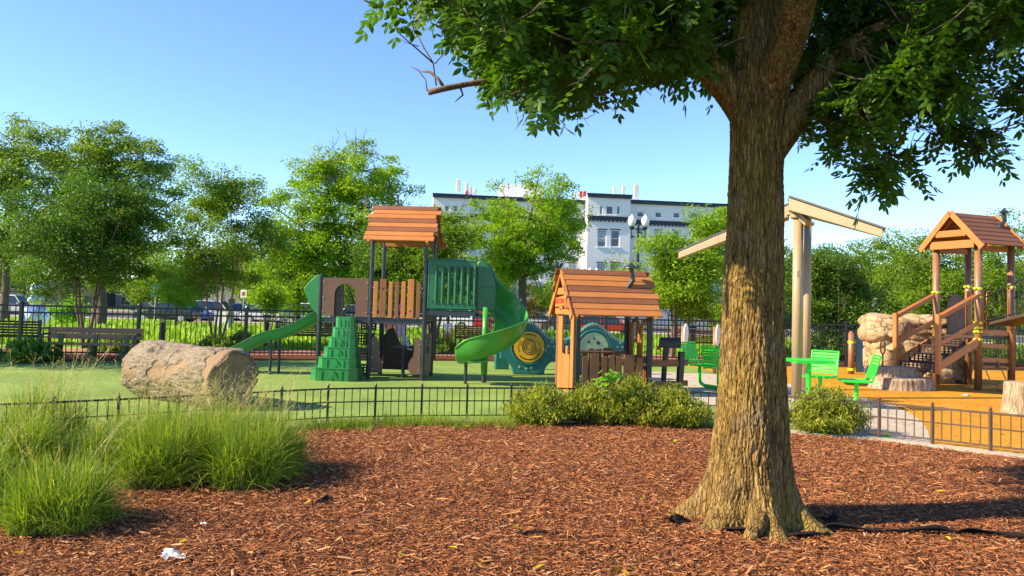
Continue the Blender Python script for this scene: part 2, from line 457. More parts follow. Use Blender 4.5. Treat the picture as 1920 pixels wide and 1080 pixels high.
def rubber(name, a, b, dark, tint=None):
    m, nt, bs = new_mat(name); v = coords(nt)
    gr = noise(nt, v, 190, 3, .8); big = noise(nt, v, .7, 5, .6); mid = noise(nt, v, 7, 5, .7)
    c = ramp(nt, gr, [(.36, dark), (.5, a), (.66, b)])
    c = mixc(nt, ramp(nt, big, [(.35, 0), (.65, .5)]), c, tint or dark)
    c = mixc(nt, ramp(nt, mid, [(.5, 0), (.68, .5)]), c, dark)
    vo = nd(nt, 'ShaderNodeTexVoronoi'); vo.inputs['Scale'].default_value = 5.5; nt.links.new(v, vo.inputs['Vector'])
    c = mixc(nt, ramp(nt, vo.outputs['Distance'], [(.03, .8), (.06, 0)]), c, tuple(q * .35 for q in dark))
    nt.links.new(c, bs.inputs['Base Color']); bs.inputs['Roughness'].default_value = .9; bs.inputs['Specular IOR Level'].default_value = .15
    bump(nt, bs, gr, .5, .004); return m
M['rub_green'] = rubber('green_rubber', (.23, .345, .075), (.39, .50, .125), (.10, .18, .05))
M['rub_orange'] = rubber('orange_rubber', (.58, .28, .02), (.72, .39, .03), (.32, .14, .014))
m, nt, bs = new_mat('concrete'); v = coords(nt)
c = ramp(nt, noise(nt, v, 3, 8, .7), [(.3, (.36, .31, .25)), (.7, (.52, .46, .38))])
c = mixc(nt, ramp(nt, noise(nt, v, 120, 3), [(.4, .25), (.6, 0)]), c, (.22, .19, .16))
nt.links.new(c, bs.inputs['Base Color']); bs.inputs['Roughness'].default_value = .9; bump(nt, bs, noise(nt, v, 90, 4), .3, .003); M['concrete'] = m
m, nt, bs = new_mat('brick_paving'); v = coords(nt)
br = nd(nt, 'ShaderNodeTexBrick'); br.inputs['Scale'].default_value = 5; br.inputs['Color1'].default_value = (.36, .12, .08, 1); br.inputs['Color2'].default_value = (.46, .18, .12, 1); br.inputs['Mortar'].default_value = (.25, .17, .13, 1)
nt.links.new(v, br.inputs['Vector']); nt.links.new(br.outputs[0], bs.inputs['Base Color']); bs.inputs['Roughness'].default_value = .9; M['brick'] = m
m, nt, bs = new_mat('asphalt'); v = coords(nt)
nt.links.new(ramp(nt, noise(nt, v, 4, 8, .7), [(.3, (.05, .05, .055)), (.7, (.09, .088, .09))]), bs.inputs['Base Color']); bs.inputs['Roughness'].default_value = .9; M['asphalt'] = m
m, nt, bs = new_mat('lawn_soil'); v = coords(nt)
c = ramp(nt, noise(nt, v, .6, 6, .65), [(.35, (.17, .28, .025)), (.5, (.26, .42, .03)), (.7, (.36, .46, .055))])
c = mixc(nt, ramp(nt, noise(nt, v, 14, 4, .7), [(.4, .5), (.6, 0)]), c, (.05, .09, .015))
nt.links.new(c, bs.inputs['Base Color']); bs.inputs['Roughness'].default_value = .95; bump(nt, bs, noise(nt, v, 20, 5), .8, .05); M['lawn'] = m
# walls
m, nt, bs = new_mat('white_painted_brick'); v = coords(nt)
br = nd(nt, 'ShaderNodeTexBrick'); br.inputs['Scale'].default_value = 1.0
br.inputs['Color1'].default_value = (.78, .775, .76, 1); br.inputs['Color2'].default_value = (.73, .73, .72, 1); br.inputs['Mortar'].default_value = (.54, .56, .58, 1)
br.inputs['Brick Width'].default_value = .5; br.inputs['Row Height'].default_value = .16; br.inputs['Mortar Size'].default_value = .015
sep = nd(nt, 'ShaderNodeSeparateXYZ'); nt.links.new(v, sep.inputs[0]); cmb = nd(nt, 'ShaderNodeCombineXYZ')
ad = nd(nt, 'ShaderNodeMath'); ad.operation = 'ADD'; nt.links.new(sep.outputs[0], ad.inputs[0]); nt.links.new(sep.outputs[1], ad.inputs[1])
nt.links.new(ad.outputs[0], cmb.inputs[0]); nt.links.new(sep.outputs[2], cmb.inputs[1]); nt.links.new(cmb.outputs[0], br.inputs['Vector'])
st = ramp(nt, noise(nt, coords(nt, (.6, .6, 2.5)), 1.3, 7, .7), [(.56, 0), (.72, .5)])
c = mixc(nt, st, br.outputs[0], (.40, .40, .40))
nt.links.new(c, bs.inputs['Base Color']); bs.inputs['Roughness'].default_value = .8; M['whitebrick'] = m
M['trimnavy'] = mat_plain('navy_cornice', (.012, .022, .05), .5, 0, .15, 1)
M['winglass'] = mat_plain('window_glass', (.08, .11, .14), .12, 0, .35, .35)
M['blind'] = mat_plain('window_blind', (.38, .40, .42), .7)
M['winframe'] = mat_plain('window_frame_white', (.74, .75, .76), .5, 0, .04)
M['antenna'] = mat_plain('antenna_panel', (.66, .62, .56), .5, 0, .06)
M['darkwall'] = mat_plain('dark_facade', (.06, .065, .08), .6, 0, .3, .4)
M['greywall'] = mat_plain('grey_facade', (.30, .31, .33), .7, 0, .15, .5)
M['redbrickwall'] = mat_plain('brown_brick_facade', (.22, .11, .08), .8, 0, .2, .8)

# rocks
m, nt, bs = new_mat('tan_rockwork'); v = coords(nt)
vo = nd(nt, 'ShaderNodeTexVoronoi'); vo.feature = 'DISTANCE_TO_EDGE'; vo.inputs['Scale'].default_value = 1.7
wv = nd(nt, 'ShaderNodeVectorMath'); wv.operation = 'ADD'; nn = nd(nt, 'ShaderNodeTexNoise'); nn.inputs['Scale'].default_value = 2.0; nn.inputs['Detail'].default_value = 5
nt.links.new(v, nn.inputs['Vector']); nt.links.new(v, wv.inputs[0]); nt.links.new(nn.outputs['Color'], wv.inputs[1]); nt.links.new(wv.outputs[0], vo.inputs['Vector'])
crack = ramp(nt, vo.outputs['Distance'], [(0, 0), (.035, 1)])
c = ramp(nt, noise(nt, v, 2.2, 8, .7), [(.3, (.28, .17, .085)), (.5, (.43, .30, .17)), (.75, (.54, .42, .27))])
c = mixc(nt, crack, (.24, .15, .08), c); c = mixc(nt, ramp(nt, noise(nt, v, 1.1, 6, .75), [(.46, 0), (.62, .55)]), c, (.30, .22, .145))
nt.links.new(c, bs.inputs['Base Color']); bs.inputs['Roughness'].default_value = .85
hh = mixc(nt, .4, crack, noise(nt, v, 9, 8, .7)); bump(nt, bs, hh, .8, .05); M['rock'] = m
m, nt, bs = new_mat('carved_bark_rock'); v = coords(nt, (14, 14, 2.5))
n = noise(nt, v, 1.6, 7, .7, .8); c = ramp(nt, n, [(.36, (.12, .085, .06)), (.52, (.36, .27, .19)), (.7, (.50, .41, .31))])
nt.links.new(c, bs.inputs['Base Color']); bs.inputs['Roughness'].default_value = .9; bump(nt, bs, n, .9, .02); M['stumpbark'] = m
m, nt, bs = new_mat('carved_wood_top'); v = coords(nt, (9, 9, 2))
n = noise(nt, v, 1.5, 6, .6, .6); c = ramp(nt, n, [(.35, (.26, .17, .10)), (.65, (.46, .33, .2))])
nt.links.new(c, bs.inputs['Base Color']); bs.inputs['Roughness'].default_value = .85; bump(nt, bs, n, .5, .01); M['stumpwood'] = m
# log : attribute 'smooth_patch' says where the bark has been carved away
m, nt, bs = new_mat('carved_log'); v = coords(nt, (2.6, 14, 14)); at = nd(nt, 'ShaderNodeAttribute'); at.attribute_name = 'smooth_patch'
n = noise(nt, v, 2.2, 8, .68, 1.1); cb = ramp(nt, n, [(.40, (.09, .06, .04)), (.47, (.20, .16, .115)), (.68, (.29, .25, .19))])
cs = ramp(nt, noise(nt, coords(nt), 30, 5, .7), [(.3, (.19, .125, .07)), (.7, (.29, .20, .115))])
c = mixc(nt, at.outputs['Fac'], cb, cs)
nt.links.new(c, bs.inputs['Base Color']); bs.inputs['Roughness'].default_value = .85
hh = mixc(nt, at.outputs['Fac'], n, noise(nt, coords(nt), 40, 3)); bump(nt, bs, hh, .7, .022); M['log'] = m
# clear bottle
m, nt, bs = new_mat('clear_plastic'); bs.inputs['Base Color'].default_value = (.85, .93, .97, 1); bs.inputs['Roughness'].default_value = .08
bs.inputs['Transmission Weight'].default_value = .85; M['bottle'] = m
M['labelblue'] = mat_plain('bottle_label', (.08, .25, .55), .5)
M['globe'] = M['frosted']
def car_paint(name, col):
    m, nt, bs = new_mat(name); v = coords(nt)
    nt.links.new(ramp(nt, noise(nt, v, 2, 4), [(.3, tuple(q * .85 for q in col)), (.7, col)]), bs.inputs['Base Color'])
    bs.inputs['Roughness'].default_value = .25; bs.inputs['Coat Weight'].default_value = .6; return m
# =================================================================== THE SETTING
def zg(y):
    if y <= 24: return 0.0
    t = min(1.0, (y - 24) / 40.0); return -0.65 * (t * t * (3 - 2 * t))
def sheet(name, poly, z, mat):
    mb = MB(); mb.add([(p[0], p[1], z) for p in poly], [tuple(range(len(poly)))])
    o = mb.build(name, mat); o['kind'] = 'structure'
    if o.data.polygons[0].normal.z < 0: o.data.flip_normals()
    return o
def catmull(pts, n=8):
    pts = [Vector((p[0], p[1], 0)) for p in pts]; out = []
    for i in range(len(pts) - 1):
        p0 = pts[max(i - 1, 0)]; p1 = pts[i]; p2 = pts[i + 1]; p3 = pts[min(i + 2, len(pts) - 1)]
        for k in range(n):
            t = k / n
            out.append(.5 * ((2 * p1) + (p2 - p0) * t + (2 * p0 - 5 * p1 + 4 * p2 - p3) * t * t + (3 * p1 - p0 - 3 * p2 + p3) * t ** 3))
    out.append(pts[-1]); return out
def resample(pts, step):
    out = [pts[0]]; acc = 0
    for a, b in zip(pts, pts[1:]):
        L = (b - a).length; s = step - acc
        while s <= L:
            out.append(a + (b - a) * (s / L)); s += step
        acc = (acc + L) % step if L else acc
    return out
# ground: one sheet to the horizon, falling gently towards the street
ys = [-60, -10, 0, 24] + [24 + 4 * k for k in range(1, 11)] + [80, 110, 200, 500, 1200]
mb = MB(); xs = [-900, -200, -60, -20, 0, 20, 60, 200, 900]
vs = [(x, y, zg(y) - .03) for y in ys for x in xs]; nx = len(xs)
mb.add(vs, [(j * nx + i, j * nx + i + 1, (j + 1) * nx + i + 1, (j + 1) * nx + i) for j in range(len(ys) - 1) for i in range(nx - 1)])
mb.build('ground', M['lawn'])['kind'] = 'structure'

FL = [(-8.0, 5.6), (-6.5, 6.5), (-5.2, 7.3), (-4.16, 8.0), (-2.95, 8.95), (-2.36, 9.45), (-1.86, 9.68), (-1.3, 9.86), (-.74, 10.0), (-.14, 10.14), (.5, 10.28), (1.6, 10.4), (2.8, 10.25), (4.1, 9.72), (4.65, 9.5), (5.08, 9.12), (5.62, 8.72), (7.2, 7.6), (9, 6.4)]
FLC = catmull(FL)
TL = [(-22, 13.6), (-16, 15.4), (-10.5, 17.2), (-6.16, 18.9), (-2.2, 20.3), (2, 21.2), (8, 22.0), (15, 22.8), (24, 23.2)]
TLC = catmull(TL)
sheet('play_surface_green', [(p.x, p.y) for p in FLC] + [(24, 6.4), (24, 23.0)] + [(p.x, p.y - .35) for p in TLC[::-1]] + [(-22, 5.6)], 0.0, M['rub_green'])
sheet('mulch_bed', [(-14, -4), (14, -4), (14, 5)] + [(p.x, p.y - .1) for p in FLC[::-1]] + [(-14, 5)], 0.004, M['mulch'])
conc_edge = [(1360, 702), (1440, 712), (1520, 729), (1575, 739), (1620, 747), (1668, 760), (1705, 775), (1724, 788), (1735, 800), (1741, 812), (1744, 826), (1746, 843)]
ce = [G(*q) for q in conc_edge]
g_or = [(p.x, p.y) for p in ce]
fr = [p for p in FLC if p.x > ce[-1].x + .05]
sheet('play_surface_orange', g_or + [(p.x, p.y + .06) for p in fr] + [(24, 6.4), (24, 22.6), (15, 22.3), (8, 21.5), (4.6, 21.1)], 0.004, M['rub_orange'])
cl = [G(*q) for q in [(1215, 697), (1200, 712), (1255, 738), (1340, 765), (1400, 779), (1480, 800)]]
fm = [p for p in FLC if cl[-1].x < p.x < ce[-1].x]
sheet('concrete_path', [(p.x, p.y) for p in ce[::-1]] + [(p.x, p.y) for p in cl] + [(p.x, p.y + .06) for p in fm], 0.008, M['concrete'])
# kerb strip below the low fence
mb = MB(); rg = []
for i, p in enumerate(FLC):
    d = (FLC[min(i + 1, len(FLC) - 1)] - FLC[max(i - 1, 0)]).normalized(); n = Vector((-d.y, d.x, 0))
    rg.append([p - n * .14, p - n * .14 + Vector((0, 0, .03)), p + n * .05 + Vector((0, 0, .03)), p + n * .05])
mb.sweep(rg); mb.build('kerb_strip', M['concrete'])['kind'] = 'structure'
# beyond the tall fence
def strip(name, off0, off1, z, mat):
    sheet(name, [(p.x - .34 * off0, p.y + off0) for p in TLC] + [(p.x - .34 * off1, p.y + off1) for p in TLC[::-1]], z, mat)
strip('planting_bed', -.35, 1.3, 0.012, M['mulch'])
strip('brick_path', 1.3, 3.2, 0.016, M['brick'])
mb = MB(); mb.add([(-120, 62, -.62), (140, 62, -.62), (140, 84, -.62), (-120, 84, -.62)], [(0, 1, 2, 3)]); mb.build('street', M['asphalt'])['kind'] = 'structure'
mb = MB(); mb.box((0, 60.6, -.6), (260, 2.6, .16)); mb.box((0, 86, -.6), (260, 3.4, .2)); mb.build('pavement', M['concrete'])['kind'] = 'structure'

# ---- shredded bark
rng = np.random.default_rng(5)
def chips(N, x0, x1, y0, y1, ls, zmax, seed):
    r = np.random.default_rng(seed)
    y = y0 + (y1 - y0) * r.random(N) ** 1.35; x = x0 + (x1 - x0) * r.random(N)
    fx = np.array([p.x for p in FLC]); fy = np.array([p.y for p in FLC])
    k = (y < np.interp(x, fx, fy) - .17) & (np.abs(x) < .72 * y + .6)
    x, y = x[k], y[k]; n = len(x)
    L = r.uniform(.010, .034, n) * ls * (1 + .9 * (r.random(n) > .93)); W = r.uniform(.0022, .0062, n) * ls; H = r.uniform(.002, .005, n) * ls
    a = r.normal(0.15, 1.0, n); p = r.normal(0, .28, n); z = .006 + r.random(n) ** 2 * zmax + .012 * (fbm(np.c_[x * 1.7, y * 1.7, 0 * x], 3, 4) + .3).clip(0)
    ux = np.c_[np.cos(a) * np.cos(p), np.sin(a) * np.cos(p), np.sin(p)]; uy = np.c_[-np.sin(a), np.cos(a), 0 * a]
    c = np.c_[x, y, z]
    V = np.empty((n, 6, 3)); t = r.uniform(.3, 1, n)[:, None]
    V[:, 0] = c - ux * L[:, None] - uy * W[:, None] * t; V[:, 1] = c + ux * L[:, None] - uy * W[:, None]
    V[:, 2] = c + ux * L[:, None] * .85 + uy * W[:, None]; V[:, 3] = c - ux * L[:, None] + uy * W[:, None] * t
    up = np.c_[0 * a, 0 * a, H]
    V[:, 4] = c - ux * (L * .9)[:, None] + up; V[:, 5] = c + ux * (L * .8)[:, None] + up
    F = np.array([[0, 1, 5, 4], [2, 3, 4, 5]])
    return V.reshape(-1, 3), (np.arange(n)[:, None, None] * 6 + F).reshape(-1, 4)
va, fa = chips(300000, -7.5, 7.5, 3.3, 10.4, .68, .016, 1)
vb, fb = chips(22000, -7.0, 7.0, 3.3, 10.4, 1.35, .024, 2)
o = np_mesh('mulch_shreds', np.r_[va, vb], np.r_[fa, fb + len(va)], M['chips']); o['kind'] = 'stuff'
tag(o, 'shredded reddish brown bark mulch covering the tree bed', 'mulch')

# small dry bits blown over the play surfaces
r = np.random.default_rng(31); n = 5200; yy = 8.5 + 11.5 * r.random(n); xx = (r.random(n) * 2 - 1) * .72 * yy
k = (yy > np.interp(xx, [p.x for p in FLC], [p.y for p in FLC]) + .12) & (yy < np.interp(xx, [p.x for p in TLC], [p.y for p in TLC]) - .5) & (fbm(np.c_[xx * .8, yy * .8, 0 * xx], 2, 8) > -.35)
xx, yy = xx[k], yy[k]; n = len(xx); a = r.uniform(0, 6.28, n); L = r.uniform(.008, .035, n); W = L * r.uniform(.2, .6, n); V = np.empty((n, 4, 3)); z = .014 + r.random(n) * .004
V[:, 0] = np.c_[xx - np.cos(a) * L, yy - np.sin(a) * L, z]; V[:, 1] = np.c_[xx + np.sin(a) * W, yy - np.cos(a) * W, z + .004]; V[:, 2] = np.c_[xx + np.cos(a) * L, yy + np.sin(a) * L, z]; V[:, 3] = np.c_[xx - np.sin(a) * W, yy + np.cos(a) * W, z + .003]
o = np_mesh('ground_litter', V.reshape(-1, 3), np.arange(n * 4).reshape(-1, 4), M['chips']); tag(o, 'specks of dry leaf and bark scattered over the rubber surfaces', 'leaf litter', kind='stuff')

# =================================================================== VEGETATION
def leafquads(C, L, W, up=.4, r=None, dirs=None):
    """kite-shaped leaves: centres C (n,3), length L, width W"""
    n = len(C)
    if dirs is None:
        d = r.normal(size=(n, 3)); d[:, 2] *= .6
    else: d = dirs + r.normal(size=(n, 3)) * .0
    d /= np.linalg.norm(d, axis=1)[:, None] + 1e-9
    nn = r.normal(size=(n, 3)); nn[:, 2] = np.abs(nn[:, 2]) + up
    s = np.cross(d, nn); s /= np.linalg.norm(s, axis=1)[:, None] + 1e-9
    L = np.asarray(L)[:, None] if np.ndim(L) else L; W = np.asarray(W)[:, None] if np.ndim(W) else W
    V = np.empty((n, 4, 3)); V[:, 0] = C - d * L * .5; V[:, 1] = C + s * W * .5 - d * L * .05; V[:, 2] = C + d * L * .5; V[:, 3] = C - s * W * .5 - d * L * .05
    return V.reshape(-1, 3), (np.arange(n)[:, None] * 4 + np.arange(4))

def tree(name, label, cat, x, y, H, crown, mat, bark='bark2', seed=0, base_z=None, tr=.12, stems=1, lean=.25, tips=150, lpt=110, leaf=.13, clump=.42, flat=.62, group=None, twigs=0, inner=.35, ecc=.8):
    """crown = (z_low, radius, [x_off,y_off]) ; tips spread through an uneven ellipsoid"""
    r = np.random.default_rng(seed); random.seed(seed)
    bz = zg(y) if base_z is None else base_z
    t = thing(name, label, cat, (x, y, bz), 0, group)
    zl, rad = crown[0], crown[1]; off = crown[2] if len(crown) > 2 else (0, 0)
    zc = (H + zl) / 2; hz = (H - zl) / 2
    d = r.normal(size=(tips * 3, 3)); d /= np.linalg.norm(d, axis=1)[:, None]
    rr = (inner + (1 - inner) * r.random(len(d)) ** .55)
    un = np.clip(1 + .62 * fbm(d * 1.9 + seed * 3.1, 3, seed), .45, 1.32)
    T = d * (rr * un)[:, None] * np.array([rad, rad * ecc, hz])
    # narrower towards the top than a plain ellipsoid
    T = T[:tips * 2]
    k = fbm(T / rad * 1.9 + seed, 2, seed + 7) > -.35; T = T[k][:tips]
    T = T + np.array([off[0], off[1], zc])
    nn_d = np.sort(np.linalg.norm(T[:, None, :] - T[None, :, :], axis=2), axis=1)[:, 3]; T = T[nn_d <= np.quantile(nn_d, .94)]
    mb = MB(); stem_tops = []
    fork = zl + (H - zl) * .12
    for s_ in range(stems):
        a = 2 * math.pi * s_ / stems + seed; l = lean if stems > 1 else .05
        top = Vector((math.cos(a) * l * 1.6 + off[0] * .5, math.sin(a) * l * 1.6 + off[1] * .5, fork if stems == 1 else fork * (1 + .2 * random.random())))
        b0 = Vector((math.cos(a) * .08 * (stems > 1), math.sin(a) * .08 * (stems > 1), -.05))
        pts = [b0.lerp(top, q) + Vector((random.uniform(-1, 1), random.uniform(-1, 1), 0)) * .03 * H * .3 * (0 < q < 1) for q in (0, .3, .6, 1)]
        w = tr / (stems ** .4)
        mb.tube(pts, [w * 1.35, w, w * .85, w * .75], 7, cap=False); stem_tops.append((top, w * .75))
    # limbs: pick spread targets, then twigs from nearest limb point
    nl = 9 if stems == 1 else 5 * stems
    idx = [int(r.integers(len(T)))]
    for _ in range(nl - 1):
        dd = np.min([np.linalg.norm(T - T[i], axis=1) for i in idx], axis=0) * (.7 + .6 * r.random(len(T))); idx.append(int(np.argmax(dd)))
    lp = []
    for n_, i in enumerate(idx):
        top, w = min(stem_tops, key=lambda q: (Vector(T[i]) - q[0]).length) if stems > 1 else stem_tops[0]
        e = Vector(T[i]); frac = random.uniform(.0, .35) if stems == 1 else 0
        a0 = top.copy()
        if e.z > H * .8 or n_ % 3 == 0: a0 = top
        mid = a0.lerp(e, .5) + Vector((0, 0, .10 * (e - a0).length)); 
        pts = [a0, a0.lerp(mid, .55) + Vector((r.normal() * .05, r.normal() * .05, 0)), mid, mid.lerp(e, .6) + Vector((0, 0, .03 * H * .3)), e]
        mb.tube(pts, [w * .7, w * .5, w * .34, w * .2, .012], 5, cap=False)
        lp += [p for p in pts[1:]]; lp.append(pts[1].lerp(pts[2], .5)); lp.append(pts[2].lerp(pts[3], .5))
    LP = np.array([tuple(p) for p in lp])
    for i in range(len(T)):
        j = int(np.argmin(np.linalg.norm(LP - T[i], axis=1))); a0 = lp[j]; e = Vector(T[i])
        if (e - a0).length < .05: continue
        m_ = a0.lerp(e, .5) + Vector((0, 0, .08 * (e - a0).length))
        mb.tube([a0, m_, e], [tr * .13, tr * .09, .008], 3, cap=False)
    for i in range(twigs):     # bare dead twigs above the crown
        k = int(np.argsort(-T[:, 2])[r.integers(0, max(4, tips // 6))]); e = Vector(T[k])
        dvec = Vector((r.normal() * .5, r.normal() * .3, 1)).normalized(); q = e
        for s_ in range(3):
            q2 = q + dvec * r.uniform(.3, .5) + Vector((r.normal() * .12, r.normal() * .12, 0)); mb.tube([q, q2], [.016, .009], 3, cap=False)
            for b_ in range(2):
                q3 = q2 + Vector((r.normal() * .3, r.normal() * .2, r.uniform(.1, .35))); mb.tube([q2, q3], [.008, .004], 3, cap=False)
            q = q2
    mb.build('trunk', M[bark], t, smooth=True)
    lpt = int(lpt * 1.65); leaf = leaf * .84; n = lpt * len(T); ti = np.repeat(np.arange(len(T)), lpt)
    cs = clump * r.uniform(.55, 1.35, len(T))[ti][:, None]
    C = T[ti] + np.clip(r.normal(size=(n, 3)), -1.7, 1.7) * cs * np.array([1, 1, flat]) * .62
    V, Fq = leafquads(C, leaf * r.uniform(.6, 1.3, n), leaf * .55 * r.uniform(.6, 1.3, n), .7, r)
    np_mesh('crown', V, Fq, M[mat], t)
    return t
def hwidth(px, Y): return (px - CX) / F_PX * Y
def tree_px(name, label, px_c, px_top, Y, px_w, z_low, mat, **k):
    """tree standing at depth Y whose crown spans px_w pixels round column px_c and tops out at row px_top"""
    hzn = 567.6 + (px_c - 960) * .028
    bz = zg(Y); H = 1.55 + (hzn - px_top) * Y / F_PX - bz
    rad = px_w / 2 * Y / F_PX
    return tree(name, label, 'tree', P(px_c, hzn, Y).x, Y, H, (z_low, rad), mat, **k)
bt = 'trees beyond the playground fence'
tree_px('crape_myrtle', 'dense dark green multi-stemmed tree behind the brown plank bench', 165, 345, 21.5, 290, 1.4, 'leaf_dark', seed=3, stems=4, tr=.075, tips=230, lpt=150, leaf=.10, clump=.36, group=bt, bark='bark2')
tree_px('crape_myrtle', 'slender red-stemmed tree with a tall open crown left of the wave slide', 412, 300, 22.5, 215, 1.2, 'leaf_mid', seed=8, stems=4, tr=.06, tips=170, lpt=125, leaf=.10, clump=.33, group=bt, bark='barkred')
tree_px('shade_tree', 'tallest pale feathery tree at the far left, rising above the others', 190, 200, 41, 270, 2.6, 'leaf_far', seed=13, tr=.24, tips=240, lpt=120, leaf=.2, clump=.62, flat=.5, inner=.15, group=bt, ecc=.6)
tree_px('shade_tree', 'pale green tree cut by the left edge of the photo', 10, 240, 38, 250, 2.0, 'leaf_far', seed=15, tr=.2, tips=200, lpt=120, leaf=.18, clump=.6, group=bt)
tree_px('shade_tree', 'big yellow-green tree with dead twigs on top, left of the tower roof', 640, 262, 35, 240, 2.0, 'leaf_yel', seed=21, tr=.2, tips=260, lpt=125, leaf=.16, clump=.5, flat=.5, twigs=9, inner=.2, group=bt)
tree_px('shade_tree', 'green tree filling in between the slim red-stemmed tree and the big yellow-green one', 560, 380, 33, 160, 1.2, 'leaf_yel', seed=24, tr=.14, tips=150, lpt=115, leaf=.15, clump=.45, group=bt)
tree_px('shade_tree', 'darker blossom-flecked tree right behind the tower roof', 815, 385, 26, 190, 1.4, 'leaf_mid', seed=27, stems=3, tr=.09, tips=180, lpt=120, leaf=.12, clump=.4, twigs=2, group=bt)
tree_px('shade_tree', 'dark low tree filling the gap behind the tower posts', 735, 420, 27, 150, 1.1, 'leaf_dark', seed=29, stems=3, tr=.08, tips=130, lpt=120, leaf=.12, clump=.4, group=bt)
tree_px('oak_tree', 'light green spreading tree in front of the white building', 978, 325, 39, 235, 2.4, 'leaf_yel', seed=33, tr=.26, tips=240, lpt=115, leaf=.18, clump=.5, flat=.5, inner=.2, group=bt, ecc=.8)
tree_px('maple_tree', 'bright leafy maple behind the playhouse chimney', 1262, 438, 24, 170, 1.2, 'leaf_yel', seed=36, stems=2, tr=.08, tips=160, lpt=125, leaf=.12, clump=.36, group=bt, inner=.25)
tree_px('maple_tree', 'bright leafy maple touching the left edge of the big foreground trunk', 1350, 395, 27, 150, 1.0, 'leaf_yel', seed=38, stems=2, tr=.08, tips=150, lpt=120, leaf=.13, clump=.36, group=bt)
tree_px('crape_myrtle', 'dark green rounded tree just right of the tan canopy columns', 1560, 458, 25, 200, .5, 'leaf_dark', seed=41, stems=4, tr=.07, tips=200, lpt=130, leaf=.11, clump=.38, group=bt)
tree_px('shade_tree', 'mid green tree between the canopy and the play tower on the right', 1672, 432, 33, 180, .6, 'leaf_mid', seed=44, tr=.14, tips=180, lpt=125, leaf=.14, clump=.42, group=bt)
tree_px('shade_tree', 'green tree seen through the posts of the right-hand play tower', 1805, 452, 27, 200, .3, 'leaf_mid', seed=47, tr=.12, tips=200, lpt=125, leaf=.12, clump=.4, group=bt)
tree_px('shade_tree', 'taller green tree at the right edge behind the bridge', 1940, 398, 36, 190, 1.0, 'leaf_mid', seed=49, tr=.16, tips=170, lpt=120, leaf=.15, clump=.45, group=bt)
tree_px('young_tree', 'small yellowish young tree in front of the parked blue car', 332, 505, 40, 90, 1.0, 'leaf_rust' if 0 else 'leaf_yel', seed=52, tr=.06, tips=60, lpt=90, leaf=.14, clump=.4, group=bt)
tree_px('young_tree', 'small pale young tree left of the green slide hood', 556, 505, 44, 75, 1.2, 'leaf_far', seed=54, tr=.06, tips=60, lpt=90, leaf=.14, clump=.4, group=bt)
tree_px('young_tree', 'small rust-tinged young tree behind the spiral slide', 988, 528, 42, 62, 1.0, 'leaf_rust', seed=56, tr=.05, tips=50, lpt=80, leaf=.11, clump=.3, group=bt)
tree_px('young_tree', 'low bright bush-like tree behind the silver statue', 132, 560, 34, 62, .2, 'leaf_lime', seed=58, tr=.04, stems=3, tips=50, lpt=70, leaf=.14, clump=.3, group=bt)
tree_px('young_tree', 'leafy sapling whose crown hangs over the fence beside the red-stemmed tree', 505, 530, 28, 60, .9, 'leaf_yel', seed=59, tr=.04, stems=2, tips=45, lpt=90, leaf=.12, clump=.3, group=bt)
# far rows closing the view
fars = [(-60, 420, 70, 200), (45, 430, 92, 190), (250, 440, 90, 200), (330, 470, 66, 170), (470, 455, 88, 170), (520, 480, 72, 130), (690, 470, 90, 170), (770, 490, 78, 120), (905, 500, 76, 110), (1060, 520, 74, 120), (1180, 500, 72, 130), (1420, 450, 88, 190), (1530, 480, 90, 160), (1640, 470, 92, 170), (1740, 480, 85, 170), (1860, 470, 90, 170), (1980, 450, 88, 170)]
nm = ['first', 'second']
for i, (px, top, Y, w) in enumerate(fars):
    side = ['at the far left edge', 'behind the silver statue', 'behind the dark tree over the bench', 'above the parked blue car', 'behind the slim red-stemmed tree', 'left of the wave slide hood', 'left of the tower roof posts', 'behind the brown arch panel and pickets', 'behind the green slotted railing', 'right of the spiral slide', 'behind the playhouse roof', 'hidden mostly by the big foreground trunk', 'behind the canopy columns', 'above the rock wall', 'left of the right-hand tower', 'behind the sloping bridge rail', 'at the far right edge'][i]
    tree_px('street_tree', 'distant street tree ' + side, px, top, Y, w, .8, ['leaf_far', 'leaf_mid'][i % 2], seed=70 + i, tr=.2, tips=110, lpt=95, leaf=.34, clump=.95, group='distant trees along the street')

